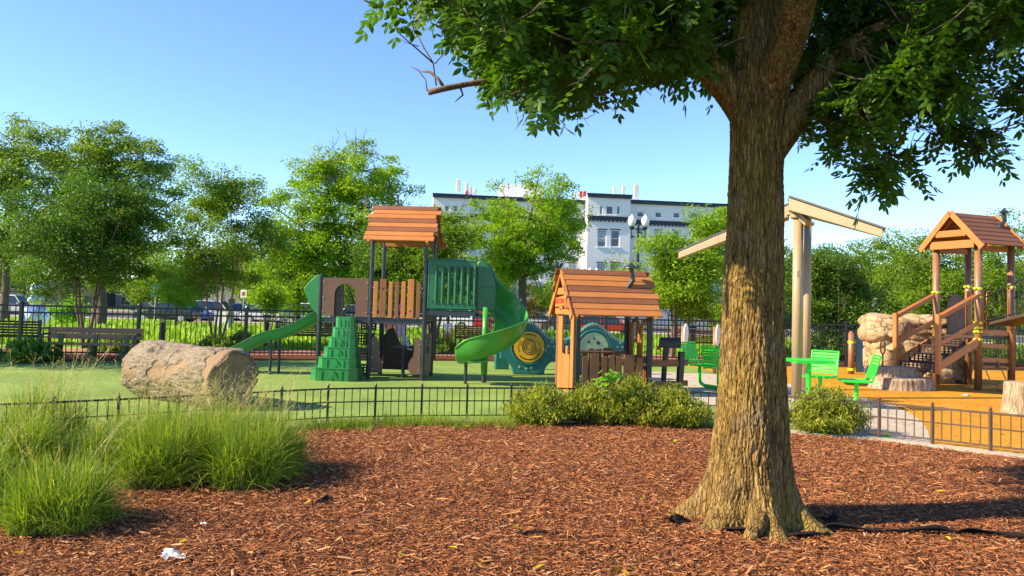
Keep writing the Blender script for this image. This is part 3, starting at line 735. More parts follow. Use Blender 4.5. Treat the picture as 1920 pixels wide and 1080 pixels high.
# ---------------- the foreground tree
def bark_tube(path, rad, seg, steps, amp, seed, lobes=None, hollow=None):
    """tube along path (list of Vectors) with real bark relief"""
    path = [Vector(p) for p in path]; n = len(path)
    def ev(lst, u):
        f = u * (n - 1); i = min(int(f), n - 2); t = f - i
        p0, p1, p2, p3 = lst[max(i - 1, 0)], lst[i], lst[i + 1], lst[min(i + 2, n - 1)]
        return .5 * ((p1 * 2) + (p2 - p0) * t + (p0 * 2 - p1 * 5 + p2 * 4 - p3) * t * t + (p1 * 3 - p0 - p2 * 3 + p3) * t ** 3)
    us = np.linspace(0, 1, steps); C = np.array([tuple(ev(path, u)) for u in us]); Rd = np.array([ev(rad, u) for u in us])
    D = np.gradient(C, axis=0); D /= np.linalg.norm(D, axis=1)[:, None]
    ref = np.array([0.02, 1, 0.01]); U = np.cross(ref, D); U /= np.linalg.norm(U, axis=1)[:, None]; W = np.cross(D, U)
    th = np.linspace(0, 2 * math.pi, seg, endpoint=False)
    ct, st_ = np.cos(th), np.sin(th)
    N = U[:, None, :] * ct[None, :, None] - W[:, None, :] * st_[None, :, None]
    s = np.r_[0, np.cumsum(np.linalg.norm(np.diff(C, axis=0), axis=1))]
    q = np.stack([np.broadcast_to(ct * 1.0, (steps, seg)), np.broadcast_to(st_ * 1.0, (steps, seg)), np.broadcast_to(s[:, None], (steps, seg))], -1).reshape(-1, 3)
    rr = np.repeat(Rd, seg)
    k = q * np.array([8, 8, 3.0]); warp = np.c_[fbm(q * np.array([3, 3, 4]), 2, seed + 5), fbm(q * np.array([3, 3, 4]) + 9, 2, seed + 6), 0 * rr]
    f = 1 - np.abs(fbm((k + warp * .7), 2, seed)) * 2.6
    f2 = 1 - np.abs(fbm((q * np.array([24, 24, 11]) + warp * 1.2), 2, seed + 3)) * 2.4
    fine = fbm(q * np.array([45, 45, 40]), 2, seed + 8)
    dsp = amp * (-np.clip(f, .15, 1) * .9 - np.clip(f2, 0, 1) * .6 + fine * .25 + .5)
    dsp = dsp + .02 * fbm(q * np.array([1.5, 1.5, .9]), 2, seed + 11) * (rr / .25)
    if lobes is not None: dsp = dsp + lobes(np.tile(th, steps), np.repeat(C[:, 2], seg))
    V = np.repeat(C, seg, axis=0) + N.reshape(-1, 3) * (rr + dsp)[:, None]
    i = np.arange(steps - 1)[:, None] * seg; j = np.arange(seg)[None, :]; j2 = (j + 1) % seg
    Fq = np.stack([i + j, i + j2, i + seg + j2, i + seg + j], -1).reshape(-1, 4)
    return V, Fq
TX, TY = 1.81, 5.78
ft = thing('shade_tree', 'large foreground tree with a thick sunlit furrowed trunk standing in the mulch', 'tree', (TX, TY, 0))
def lob(th, z):
    # angles: world direction of the normal is (cos th, -sin th)-like ; build by measured compass angle
    out = 0
    for a, amp, w, h in ((188, .26, 13, .15), (228, .26, 10, .14), (264, .14, 8, .11), (308, .36, 14, .17), (350, .15, 16, .15), (35, .2, 20, .15), (85, .22, 20, .15), (140, .22, 18, .15)):
        d = np.abs((np.degrees(th) - a + 180) % 360 - 180)
        w = w * (.8 + .12 * np.sin(a)); amp = amp * 1.3; h = h * .82
        out = out + amp * np.exp(-(d / w) ** 2) * np.exp(-np.maximum(z, -.05) / h) + .15 * amp * np.exp(-(d / (w * 1.2)) ** 2) * np.exp(-np.maximum(z, 0) / (h * 3.2))
    d = np.abs((np.degrees(th) - 253 + 180) % 360 - 180)
    out = out - .13 * np.exp(-(d / 8) ** 2 - ((z - .19) / .10) ** 2)
    d = np.abs((np.degrees(th) - 282 + 180) % 360 - 180)
    out = out - .10 * np.exp(-(d / 9) ** 2 - ((z - .06) / .07) ** 2)
    return out
path = [(0, 0, -.05), (-.005, 0, .2), (-.005, 0, .5), (0, 0, 1.0), (.0, 0, 1.7), (.005, 0, 2.4), (.01, 0, 2.9), (.02, 0, 3.25), (.02, .02, 3.7), (.0, .05, 4.4), (-.05, .08, 5.2)]
rads = [.30, .282, .262, .236, .211, .194, .192, .222, .21, .17, .12]
V, Fq = bark_tube(path, rads, 420, 900, .015, 3, lob)
np_mesh('trunk', V, Fq, M['bark'], ft, smooth=True)
limbs = [([(.02, 0, 2.75), (-.12, .02, 3.1), (-.42, -.02, 3.42), (-.85, -.1, 3.68), (-1.5, -.25, 4.0), (-2.3, -.3, 4.5)], [.09, .125, .11, .09, .07, .04]),
         ([(.06, 0, 2.62), (.24, 0, 2.95), (.48, -.02, 3.3), (.85, -.1, 3.6), (1.5, -.2, 3.85), (2.4, -.3, 4.15), (3.4, -.3, 4.6)], [.09, .12, .11, .095, .08, .06, .03]),
         ([(0, .0, 3.0), (.1, -.3, 3.4), (.05, -.8, 3.8), (-.2, -1.5, 4.3)], [.13, .13, .10, .05]),
         ([(0, .0, 3.0), (.15, .35, 3.5), (.5, .8, 4.1), (.9, 1.1, 4.8)], [.13, .12, .09, .05])]
for i, (pp, rr) in enumerate(limbs):
    V, Fq = bark_tube(pp, rr, 90, 160, .010, 20 + i); np_mesh('limb', V, Fq, M['bark'], ft, smooth=True)
# curled surface root in front
V, Fq = bark_tube([(-.02, -.22, .12), (-.03, -.32, .12), (-.08, -.43, .085), (-.15, -.50, .03), (-.2, -.54, -.03)], [.07, .06, .055, .05, .03], 60, 60, .006, 31)
np_mesh('surface_root', V, Fq, M['bark'], ft, smooth=True)

def inpoly(px, py, poly):
    poly = np.array(poly); n = len(poly); ins = np.zeros(len(px), bool); j = n - 1
    for i in range(n):
        xi, yi = poly[i]; xj, yj = poly[j]
        c = ((yi > py) != (yj > py)) & (px < (xj - xi) * (py - yi) / (yj - yi + 1e-9) + xi); ins ^= c; j = i
    return ins
def region_pts(poly, n, y0, y1, seed):
    r = np.random.default_rng(seed); pl = np.array(poly); lo, hi = pl.min(0), pl.max(0); out = []
    while len(out) < n:
        px = r.uniform(lo[0], hi[0], 400); py = r.uniform(lo[1], hi[1], 400); k = inpoly(px, py, poly)
        for a, b in zip(px[k], py[k]): out.append(tuple(P(a, b, r.uniform(y0, y1))))
    return np.array(out[:n])
polyL = [(775, -60), (790, -12), (850, 5), (885, 45), (895, 85), (925, 105), (950, 150), (990, 178), (1040, 150), (1055, 185), (1105, 145), (1150, 130), (1200, 105), (1290, 95), (1390, 70), (1400, -60)]
polyR = [(1490, -60), (1500, 140), (1510, 215), (1560, 180), (1620, 150), (1700, 130), (1790, 110), (1800, 60), (1860, 10), (1960, 40), (1960, -60)]
polyR2 = [(1495, 200), (1505, 255), (1560, 265), (1620, 285), (1650, 300), (1640, 260), (1600, 230), (1640, 190), (1740, 170), (1800, 180), (1800, 120), (1600, 130)]
polyR3 = [(1770, 240), (1840, 225), (1835, 265), (1780, 275)]
polyR5 = [(1630, 290), (1690, 285), (1675, 325), (1650, 335)]
polyS = [(1180, 20), (1340, 40), (1370, 110), (1250, 100)]
polyR4 = [(1900, 165), (1960, 120), (1960, 230), (1910, 200)]
tips = np.r_[region_pts(polyL, 430, 4.3, 6.9, 1), region_pts(polyR, 330, 4.6, 6.9, 2), region_pts(polyR2, 100, 4.9, 6.2, 3), region_pts(polyR3, 10, 5.2, 5.6, 4), region_pts(polyR4, 9, 5.0, 5.6, 5), region_pts(polyR5, 8, 5.2, 5.6, 6), region_pts(polyS, 110, 5.3, 6.4, 7), region_pts([(700, -20), (760, -20), (760, 5), (700, 0)], 6, 4.6, 5.2, 8)]
r = np.random.default_rng(9); up = []
while len(up) < 420:
    x, y, z = r.uniform(-3, 6.8), r.uniform(3.4, 6.9), r.uniform(3.5, 6.0)
    if x > 4.8 - 1.54 * z and ((x - 1.9) / 5.2) ** 2 + ((z - 3.2) / 3.0) ** 2 < 1: up.append((x, y, z))
sh_ = []  # extra leaf tips, mostly above the frame, added to shade the fork
for _ in range(150):
    x = r.uniform(-.6, 1.25); sh_.append((x, r.uniform(4.9, 6.2), 3.5 + (1.85 - x) * .65 + r.uniform(-.25, .75)))
tips = np.r_[tips, np.array(up), np.array(sh_)] - np.array([TX, TY, 0])
def proj(p):
    q = CAM_M.to_3x3().transposed() @ (V3_(p) - EYE); return CX + F_PX * q.x / -q.z, CY - F_PX * q.y / -q.z
V3_ = Vector
keep = []
for T in tips:
    w_ = np.array(T) + np.array([TX, TY, 0])
    # the limbs near the fork carry no foliage on the camera's side
    near_fork = w_[1] < TY - .12 and abs(w_[0] - (TX + .02)) < .42 + .62 * max(0, w_[2] - 2.9) and 2.3 < w_[2] < 4.0
    qx, qy = proj(w_); left_over = (qx < 845 and qy > 15) or (qx < 805 and qy > -160 and qx > 0 and not (qy > -40 and qx > 745 and w_[1] < 5.2 and qy < 8))
    keep.append(not near_fork and not left_over)
tips = tips[np.array(keep)]
lv = []; lf = []; nb = 0; tw = MB()
def leaflet(base, d, n, L, W):
    s = np.cross(d, n); s /= np.linalg.norm(s) + 1e-9
    dn = n * (-.12 * W)
    return [base, base + d * L * .32 + s * W * .5 + dn, base + d * L * .68 + s * W * .42 + dn, base + d * L, base + d * L * .68 - s * W * .42 + dn, base + d * L * .32 - s * W * .5 + dn]
for T in tips:
    nleaf = int(r.integers(6, 10)); td = r.normal(size=3); td[2] = td[2] * .35 - .25; td /= np.linalg.norm(td)
    a0 = T - td * .2; tw.tube([tuple(a0 - td * .15 + np.array([0, 0, .05])), tuple(a0), tuple(T + td * .12)], [.006, .004, .002], 3, cap=False)
    for q in range(nleaf):
        o_ = a0 + td * (.38 * q / nleaf) + r.normal(size=3) * .01
        rd = r.normal(size=3) * .75 + td * .5; rd[2] -= .25; rd /= np.linalg.norm(rd)
        Lr = r.uniform(.15, .24); npair = int(r.integers(4, 7)); droop = r.uniform(.2, .9)
        n = np.array([0, 0, 1.]) + r.normal(size=3) * .35; n -= rd * n.dot(rd); n /= np.linalg.norm(n); s = np.cross(rd, n)
        sz = r.uniform(.060, .082)
        for k in range(npair):
            u = (k + .8) / npair; b = o_ + rd * Lr * u - np.array([0, 0, 1]) * droop * .10 * u * u
            for sg in (-1, 1):
                d = s * sg * .85 + rd * .55 + r.normal(size=3) * .12 - np.array([0, 0, .22]); d /= np.linalg.norm(d)
                nn = n + r.normal(size=3) * .18; lv.append(leaflet(b, d, nn, sz * r.uniform(.8, 1.1), sz * .43))
        b = o_ + rd * Lr * 1.02 - np.array([0, 0, 1]) * droop * .10; lv.append(leaflet(b, rd, n, sz * 1.1, sz * .42))
lv = np.array(lv); n = len(lv)
Fq = (np.arange(n)[:, None, None] * 6 + np.array([[0, 1, 2, 3], [0, 3, 4, 5]])).reshape(-1, 4)
np_mesh('crown', lv.reshape(-1, 3), Fq, M['leaf_fg'], ft)
tw.build('twigs', M['bark2'], ft)
# dead branch sticking out on the left
db = MB(); D5 = 5.3
def q_(px, py, dd=0.0): return P(px, py, D5 + dd) - Vector((TX, TY, 0))
db.tube([q_(1100, 60, .3), q_(1000, 118, .15), q_(912, 152), q_(875, 158), q_(838, 165, -.05), q_(803, 173, -.08)], [.035, .03, .024, .02, .021, .022], 7)
db.tube([q_(862, 162), q_(868, 178), q_(853, 191)], [.009, .007, .004], 5)
db.tube([q_(832, 163, -.05), q_(822, 148, -.05), q_(806, 135, -.02), q_(790, 134)], [.013, .011, .010, .007], 5)
db.tube([q_(818, 160, -.05), q_(812, 118), q_(795, 90), q_(778, 55, .1), q_(776, 25, .15)], [.008, .007, .006, .005, .003], 4)
db.tube([q_(812, 118), q_(780, 90, -.1), q_(745, 60, -.2), q_(735, 20, -.25)], [.006, .005, .004, .0025], 4)
db.tube([q_(785, 87), q_(762, 80), q_(740, 68)], [.004, .003, .002], 4)
db.tube([q_(781, 55), q_(803, 33)], [.004, .002], 4); db.tube([q_(745, 60, -.2), q_(738, 45)], [.003, .002], 4)
db.tube([q_(801, 170, -.08), q_(798, 150), q_(785, 132), q_(768, 124)], [.006, .005, .004, .002], 4)
db.tube([q_(815, 120), q_(830, 103), q_(848, 86)], [.005, .004, .002], 4)
db.tube([q_(1078, 224, .2), q_(1100, 222), q_(1118, 212)], [.003, .003, .002], 4); db.tube([q_(1095, 222), q_(1104, 236)], [.002, .0015], 4)
db.build('dead_branch', M['bark2'], ft, smooth=True)

# ---------------- ornamental grass
def blades(n, r, R0, H, spread, w, seg=4, droop=.5):
    a = r.uniform(0, 2 * math.pi, n); rb = R0 * np.sqrt(r.random(n)) * (1 + .35 * np.sin(a * 3 + R0 * 40) * np.sin(a * 2 + n)); bx, by = rb * np.cos(a), rb * np.sin(a)
    az = a + r.normal(0, 1.1, n); h = H * r.uniform(.35, 1.12, n) * (1 + .25 * fbm(np.c_[bx * 9, by * 9, 0 * bx + n], 2, n % 50)); out = spread * (r.uniform(.05, 1.0, n) ** 1.3) * 1.35 * (0.3 + .7 * rb / R0)
    w = w * r.uniform(.6, 1.3, n); tw_ = r.uniform(0, math.pi, n)
    V = np.empty((n, (seg + 1) * 2, 3))
    for k in range(seg + 1):
        u = k / seg; z = h * (u - droop * .45 * u ** 2.6 * (out / spread)); rr = out * u ** 1.7
        cx = bx + np.cos(az) * rr; cy = by + np.sin(az) * rr; ww = w * (1 - .92 * u ** 1.5)
        sx, sy = np.cos(tw_ + u * .6), np.sin(tw_ + u * .6)
        V[:, 2 * k] = np.c_[cx - sx * ww, cy - sy * ww, z]; V[:, 2 * k + 1] = np.c_[cx + sx * ww, cy + sy * ww, z]
    Fb = np.array([[2 * k, 2 * k + 1, 2 * k + 3, 2 * k + 2] for k in range(seg)])
    return V.reshape(-1, 3), (np.arange(n)[:, None, None] * (2 * seg + 2) + Fb).reshape(-1, 4)
def grass_clump(x, y, label, H, R0, n, seed, seeds=40, group='ornamental grass clumps'):
    r = np.random.default_rng(seed); t = thing('ornamental_grass', label, 'grass clump', (x, y, 0), 0, group)
    V, Fq = blades(n, r, R0, H, .46 * H / .7, .0040, 5, .9)
    V2, F2 = blades(n // 2, r, R0 * 1.25, H * .6, .65 * H, .0035, 4, 1.3)
    V3__, F3__ = blades(n // 7, r, R0 * 1.1, H * .95, .7 * H / .7 * .7, .0075, 5, 1.5)
    np_mesh('blades', np.r_[V, V2, V3__], np.r_[Fq, F2 + len(V), F3__ + len(V) + len(V2)], M['grass_fg'], t)
    sv = []
    for i in range(seeds):
        a = r.uniform(0, 6.28); rb = R0 * math.sqrt(r.random()); p0 = np.array([rb * math.cos(a), rb * math.sin(a), .1]); az = a + r.normal(0, .6)
        h = H * r.uniform(1.0, 1.55); o_ = r.uniform(.1, .5)
        pts = [p0 + np.array([math.cos(az) * o_ * u ** 1.6, math.sin(az) * o_ * u ** 1.6, h * u - .06 * u ** 3]) for u in np.linspace(0, 1, 6)]
        s = np.array([-math.sin(az + .8), math.cos(az + .8), 0])
        for a_, b_ in zip(pts, pts[1:]): sv.append([a_ - s * .0012, a_ + s * .0012, b_ + s * .001, b_ - s * .001])
        for k in range(9):      # airy branching head
            u = .58 + .42 * k / 9; f = u * 5; i_ = min(int(f), 4); b0 = pts[i_] + (pts[i_ + 1] - pts[i_]) * (f - i_)
            d = r.normal(size=3) * .7 + np.array([math.cos(az) * .5, math.sin(az) * .5, .8]); d /= np.linalg.norm(d); e = b0 + d * r.uniform(.05, .13); sv.append([b0 - s * .0008, b0 + s * .0008, e + s * .0006, e - s * .0006])
            for q in range(3):
                g0 = b0 + (e - b0) * (.45 + .27 * q); dd = d + r.normal(size=3) * .5; dd /= np.linalg.norm(dd); ss = np.cross(dd, r.normal(size=3)); ss /= np.linalg.norm(ss)
                sv.append([g0, g0 + dd * .009 + ss * .0022, g0 + dd * .018, g0 + dd * .009 - ss * .0022])
    sv = np.array(sv); np_mesh('seed_heads', sv.reshape(-1, 3), np.arange(len(sv) * 4).reshape(-1, 4), M['seed'], t)
gc = [(105, 985, .50, .25, 1900, 10, 'nearest tall grass clump at the lower left corner of the mulch'),
      (25, 900, .64, .28, 1900, 30, 'tall grass clump at the left edge behind the nearest one'),
      (-90, 960, .5, .28, 1400, 14, 'grass clump cut off by the left edge of the photo'),
      (190, 895, .50, .24, 1400, 12, 'low grass clump between the left-edge grass and the log'),
      (285, 905, .60, .24, 1900, 18, 'green grass clump in front of the left end of the carved log'),
      (375, 893, .60, .24, 1900, 22, 'green grass clump in front of the middle of the carved log'),
      (462, 905, .57, .24, 2000, 16, 'bright grass clump in front of the dark right end of the log'),
      (510, 885, .60, .21, 1500, 12, 'outermost right grass clump casting its shadow on the mulch'),
      (330, 850, .48, .26, 1300, 30, 'rear grass clump close to the low fence below the log'),
      (440, 845, .46, .26, 1200, 26, 'rear grass clump beside the low fence at the right end of the log'),
      (240, 872, .56, .24, 1300, 16, 'grass clump in the gap between the left-edge grass and the middle clumps'),
      (415, 868, .56, .24, 1300, 20, 'grass clump filling in behind the two bright front clumps'),
      (80, 830, .62, .3, 1300, 34, 'rear grass clump by the low fence at the far left')]
for i, (px, py, H, R0, n, s_, lb) in enumerate(gc):
    g = G(px, py); grass_clump(g.x, g.y, lb, H, R0, n, 200 + i, s_)
# small weeds along the fence foot: nobody could count them
r = np.random.default_rng(77); vv = []; ff = []; base = 0
for px in list(np.linspace(560, 985, 64)) + [1290, 1315, 1335, 1610, 1640]:
    g = G(px + r.normal() * 6, 0 + (803 if px < 700 else 797) + r.normal() * 3 + (0 if px < 1000 else 12 if px > 1500 else 2))
    s_ = r.uniform(.55, 1.7); V, Fq = blades(int(70 * s_), r, .10 * s_, .13 * s_, .14, .003, 3, 1.2); V = V + np.array([g.x, g.y, 0]); vv.append(V); ff.append(Fq + base); base += len(V)
o = np_mesh('fence_weeds', np.concatenate(vv), np.concatenate(ff), M['grass_fg']); tag(o, 'thin bright weeds growing along the foot of the low fence', 'weeds', kind='stuff')
# lawn beyond the tall fence
r = np.random.default_rng(78); n = 42000
yy = 22 + 30 * r.random(n) ** 1.3; xx = (r.random(n) * 2 - 1) * .72 * yy
k = yy > np.interp(xx, [p.x for p in TLC], [p.y for p in TLC]) + 3.6; xx, yy = xx[k], yy[k]; n = len(xx)
patch = fbm(np.c_[xx * .35, yy * .35, 0 * xx], 3, 5)
hh = (.16 + .16 * patch.clip(-.6, 1)) * r.uniform(.5, 1.5, n); zz = np.array([zg(q) for q in yy]); a = r.uniform(0, 3.14, n); w = r.uniform(.03, .07, n)
lean = r.normal(0, .08, (n, 2)); V = np.empty((n, 4, 3))
V[:, 0] = np.c_[xx - np.cos(a) * w, yy - np.sin(a) * w, zz]; V[:, 1] = np.c_[xx + np.cos(a) * w, yy + np.sin(a) * w, zz]
V[:, 2] = np.c_[xx + np.cos(a) * w * .4 + lean[:, 0], yy + lean[:, 1], zz + hh]; V[:, 3] = np.c_[xx - np.cos(a) * w * .5 + lean[:, 0], yy + lean[:, 1], zz + hh * .9]
o = np_mesh('lawn_grass', V.reshape(-1, 3), np.arange(n * 4).reshape(-1, 4), M['lawn_blades']); tag(o, 'bright sunlit ground cover on the lawn beyond the tall fence', 'grass', kind='stuff')

# ---------------- yew bushes
def bush(name, label, x, y, H, R0, n_st, seed, mat='leaf_bush', lf=.052, per=88, group='low bushes along the fence', z0=0.0, cat='bush'):
    r = np.random.default_rng(seed); t = thing(name, label, cat, (x, y, z0), 0, group); mb = MB(); C = []; D = []
    for i in range(n_st):
        az = r.uniform(0, 6.283); el = r.uniform(.12, 1.5) ** 1.0; out = R0 * math.cos(el) * r.uniform(.75, 1.12); h = H * (.22 + .78 * math.sin(el)) * r.uniform(.75, 1.15)
        e = Vector((math.cos(az) * out, math.sin(az) * out, h)); m_ = Vector((e.x * .55, e.y * .55, h * .42)); pts = [Vector((e.x * .08, e.y * .08, 0)), m_, e]
        if i % 2 == 0: mb.tube([tuple(p) for p in pts], [.007, .005, .002], 3, cap=False)
        for k in range(per):
            u = .30 + .70 * (k + r.random()) / per
            p = (pts[0] * (1 - u) ** 2 + pts[1] * 2 * u * (1 - u) + pts[2] * u * u)
            d = np.array([r.normal() * .8, r.normal() * .8, .55 + abs(r.normal()) * .5]); sd = .045
            C.append((p.x + r.normal() * sd, p.y + r.normal() * sd, max(.02, p.z + r.normal() * sd * .8))); D.append(d)
    mb.build('stems', M['bark2'], t); C = np.array(C); D = np.array(D); n = len(C)
    V, Fq = leafquads(C, lf * r.uniform(.6, 1.4, n), lf * .30 * r.uniform(.7, 1.4, n), .2, r, D); np_mesh('foliage', V, Fq, M[mat], t)
    return t
bl = [(1012, 793, .45, .50, 170, 'leftmost spreading yew bush, in front of the left side of the playhouse'), (1108, 792, .46, .46, 160, 'yew bush below the playhouse pickets beside the leftmost one'),
      (1185, 795, .56, .46, 170, 'tallest yew bush, in front of the playhouse pickets on the right'), (1262, 798, .47, .52, 170, 'yew bush reaching towards the foreground trunk below the mailbox'),
      (1548, 812, .54, .54, 200, 'yew bush on the right side of the foreground trunk')]
for i, (px, py, H, R0, ns, lb) in enumerate(bl):
    g = G(px, py); bush('yew_bush', lb, g.x, g.y, H, R0, int(ns * 1.1), 300 + i)
# the maple seedling in the bush
g = P(1142, 740, 9.98); t = thing('maple_seedling', 'tiny bright green maple seedling poking out of the bushes', 'seedling', (g.x, g.y, 0)); mb = MB()
mb.tube([(0, 0, 0), (.01, 0, .35), (0, 0, .60)], [.006, .005, .003], 5); mb.build('stem', M['bark2'], t)
r = np.random.default_rng(4); C = np.c_[r.normal(0, .09, 46), r.normal(0, .07, 46), r.normal(.60, .05, 46)]
V, Fq = leafquads(C, np.full(46, .10), np.full(46, .08), 2.5, r); np_mesh('foliage', V, Fq, M['leaf_lime'], t)
# shrubs hugging the tall fence
sh = [(60, .5, .7, 'leaf_dark', 'dark shrub beside the slatted bench at the far left', 16.4), (415, .45, .5, 'leaf_mid', 'low shrub at the foot of the red-stemmed tree', 21), (230, .4, .6, 'leaf_mid', 'low shrub behind the brown bench', 19.6),
      (460, .5, .4, 'leaf_mid', 'loose shrub on the lawn left of the wave slide', 22.5), (835, .4, .6, 'leaf_mid', 'low shrub seen right of the tower between the pickets', 23.2), (1425, .7, .9, 'leaf_dark', 'dark shrub behind the fence right behind the foreground trunk', 23.6),
      (1530, .9, 1.0, 'leaf_dark', 'dark shrub behind the fence beside the canopy columns', 24), (1580, .9, 1.0, 'leaf_dark', 'dark shrub behind the blue climbing panel', 24.4), (1770, .6, 1.0, 'leaf_dark', 'dark shrub behind the steps of the right-hand tower', 24.6),
      (1850, .6, 1.0, 'leaf_dark', 'dark shrub behind the plank ladder', 24.6), (1910, .6, 1.0, 'leaf_dark', 'dark shrub behind the fence at the right edge', 24.6), (640, 1.0, 1.6, 'leaf_dark', 'dark shrub on the lawn behind the green climber', 33)]
for i, (px, H, R0, mt, lb, Y) in enumerate(sh):
    bush('shrub', lb, hwidth(px, Y), Y, H, R0, 70, 340 + i, mt, .10, 45, 'shrubs behind the tall fence', zg(Y), 'shrub')
# trees outside the frame on the left: their shade lies across the far edge of the green surface
tree('shade_tree', 'tree left of the view shading the far edge of the green surface', 'tree', -16.6, 15.2, 7.6, (2.2, 2.3), 'leaf_mid', seed=91, tips=110, lpt=80, leaf=.2, clump=.6, ecc=.75)
# =================================================================== FENCES
V3 = Vector
def arc_pts(cx, cy, r, a0, a1, n): return [(cx + r * math.cos(R(a0 + (a1 - a0) * k / n)), cy + r * math.sin(R(a0 + (a1 - a0) * k / n))) for k in range(n + 1)]
def fence(name, label, pts, H, post_w, post_h, rails, pk, pkw, matn, cap='ball', pk_top=None, z0=0.02, pk_bot=.05):
    t = thing(name, label, 'fence', (pts[0].x, pts[0].y, 0)); o = pts[0]
    for p in pts:
        mb = MB(); q = p - o
        mb.box((q.x, q.y, post_h / 2), (post_w, post_w, post_h), bev=post_w * .12)
        if cap == 'ball':
            mb.lathe([(post_w * .65, post_h), (post_w * .65, post_h + .008), (post_w * .3, post_h + .012), (post_w * .62, post_h + .03), (post_w * .3, post_h + .048), (.001, post_h + .05)], (q.x, q.y, 0), 8)
        else:
            mb.box((q.x, q.y, post_h + .01), (post_w * 1.2, post_w * 1.2, .02)); mb.lathe([(post_w * .6, post_h + .02), (post_w * .45, post_h + .045), (.002, post_h + .055)], (q.x, q.y, 0), 8)
        mb.build('post', M[matn], t)
    for a, b in zip(pts, pts[1:]):
        mb = MB(); A = a - o; B = b - o; d = B - A; L = d.length; n = max(2, round(L / pk))
        for rz_, rh in rails: mb.bar(A + V3((0, 0, rz_)), B + V3((0, 0, rz_)), rh * .9, rh)
        top = pk_top if pk_top else rails[0][0]
        ang = math.atan2(d.y, d.x)
        for k in range(1, n):
            p = A + d * (k / n); mb.box((p.x, p.y, (top + pk_bot) / 2), (pkw, pkw, top - pk_bot), Rz(ang))
        mb.build('picket_panel', M[matn], t)
    return t
lowp = resample(FLC, .585)
ba = [p for p in lowp if p.x < 3.3]; bb = [p for p in lowp if p.x >= 2.7]
i0 = max(i for i, p in enumerate(lowp) if p.x < 3.3)
fence('garden_fence', 'knee-high black picket fence curving from the tall grass to the yew bushes', lowp[:i0 + 1], .46, .026, .45, [(.435, .02), (.27, .014), (.085, .014)], .098, .010, 'black', pk_bot=.085)
fence('garden_fence', 'knee-high brown-painted picket fence on the right in front of the orange surface', lowp[i0 + 1:], .46, .034, .47, [(.45, .024), (.28, .016), (.085, .018)], .098, .012, 'brownmetal', pk_bot=.085)
tallp = resample(TLC, 2.35)
fence('tall_fence', 'waist-high black metal picket fence running behind the whole playground', tallp, 1.25, .075, 1.24, [(1.19, .042), (1.04, .038), (.16, .036)], .112, .018, 'black', cap='flat', pk_bot=.10)

# =================================================================== PLAY TOWER (left)
S = 1.06
tw_ = thing('play_tower', 'play tower with orange plank roof, brown arch panel and two green slides', 'play structure', (-2.73, 15.08, 0), R(-3))
DZ = 1.17
for (x, y, h) in ((0, 0, 2.78), (S, 0, 2.78), (0, S, 2.78), (S, S, 2.78), (-1.0, 0, 1.98), (-1.0, S, 1.98)):
    mb = MB(); mb.tube([(x, y, 0), (x, y, h)], .042, 12); mb.lathe([(.05, 0), (.05, .01), (.043, .015)], (x, y, 0), 12); mb.lathe([(.044, h), (.04, h + .012), (.01, h + .02)], (x, y, 0), 12)
    mb.build('post', M['navy'], tw_, smooth=False)
mb = MB(); mb.box((S / 2, S / 2, DZ - .035), (S - .06, S - .06, .05), bev=.008)
for k in range(4): mb.bar((0, k * S / 3, DZ - .05), (S, k * S / 3, DZ - .05), .03, .09)
mb.build('deck', M['navy'], tw_)
mb = MB(); mb.box((-.5, S / 2, DZ - .035), (.94, S - .06, .05), bev=.008)
for k in range(4): mb.bar((-1.0, k * S / 3, DZ - .05), (0, k * S / 3, DZ - .05), .03, .09)
mb.build('deck', M['navy'], tw_)
mb = MB(); mb.box((S + .50, .42, 1.335), (.96, .84, .05), bev=.008); mb.bar((S, 0, 1.31), (S + .98, 0, 1.31), .04, .08); mb.bar((S, .84, 1.31), (S + .98, .84, 1.31), .04, .08)
mb.box((S + .02, .42, 1.24), (.03, .84, .22)); mb.build('bridge_deck', M['navy'], tw_)
# roof : lapped boards on two slopes
def plank_roof(parent, x0, x1, ymid, half, ze, zr, cols, th=.03, jag=.05, seed=0, board_mats=('planko', 'plankb')):
    r = random.Random(seed); n = len(cols)
    for side in (-1, 1):
        for mk in (0, 1):
            for i, cc in enumerate(cols):
                if cc != mk: continue
                mb = MB()
                u0 = i / n; u1 = (i + 1.14) / n
                yA = ymid + side * half * u0; zA = zr - (zr - ze) * u0 + .004; yB = ymid + side * half * u1; zB = zr - (zr - ze) * u1 + .022
                a = r.uniform(-jag, jag); b = r.uniform(-jag, jag)
                cx = (x0 + x1 + a + b) / 2; w = (x1 - x0) + b - a
                A = V3((cx, yA, zA)); B = V3((cx, yB, zB)); d = B - A; L = d.length
                yv = d.normalized(); xv = V3((1, 0, 0)); zv = xv.cross(yv)
                mb.box((A + B) / 2 + zv * .012 * (1 if zv.z > 0 else -1), (w, L, th), Matrix((xv, yv, zv)).transposed(), bev=.005)
                mb.build('roof_board', M[board_mats[mk]], parent)
    for x in (x0 + .12, x1 - .12):
        mb = MB()
        for side in (-1, 1): mb.bar((x, ymid, zr - .035), (x, ymid + side * half * 1.05, ze - .035), .045, .07, up=(1, 0, 0) if 0 else (0, 0, 1))
        mb.bar((x, ymid - half * .55, ze + (zr - ze) * .35), (x, ymid + half * .55, ze + (zr - ze) * .35), .03, .09)
        mb.build('rafter', M[board_mats[0]], parent)
plank_roof(tw_, -.14, S + .17, S / 2, .80, 2.66, 3.42, [1, 0, 0, 1, 0, 1, 0, 0], seed=2)
for y in (.02, S - .02): mb = MB(); mb.box((S / 2, y, 2.70), (S - .05, .035, .10), bev=.006); mb.build('eave_beam', M['planko'], tw_)
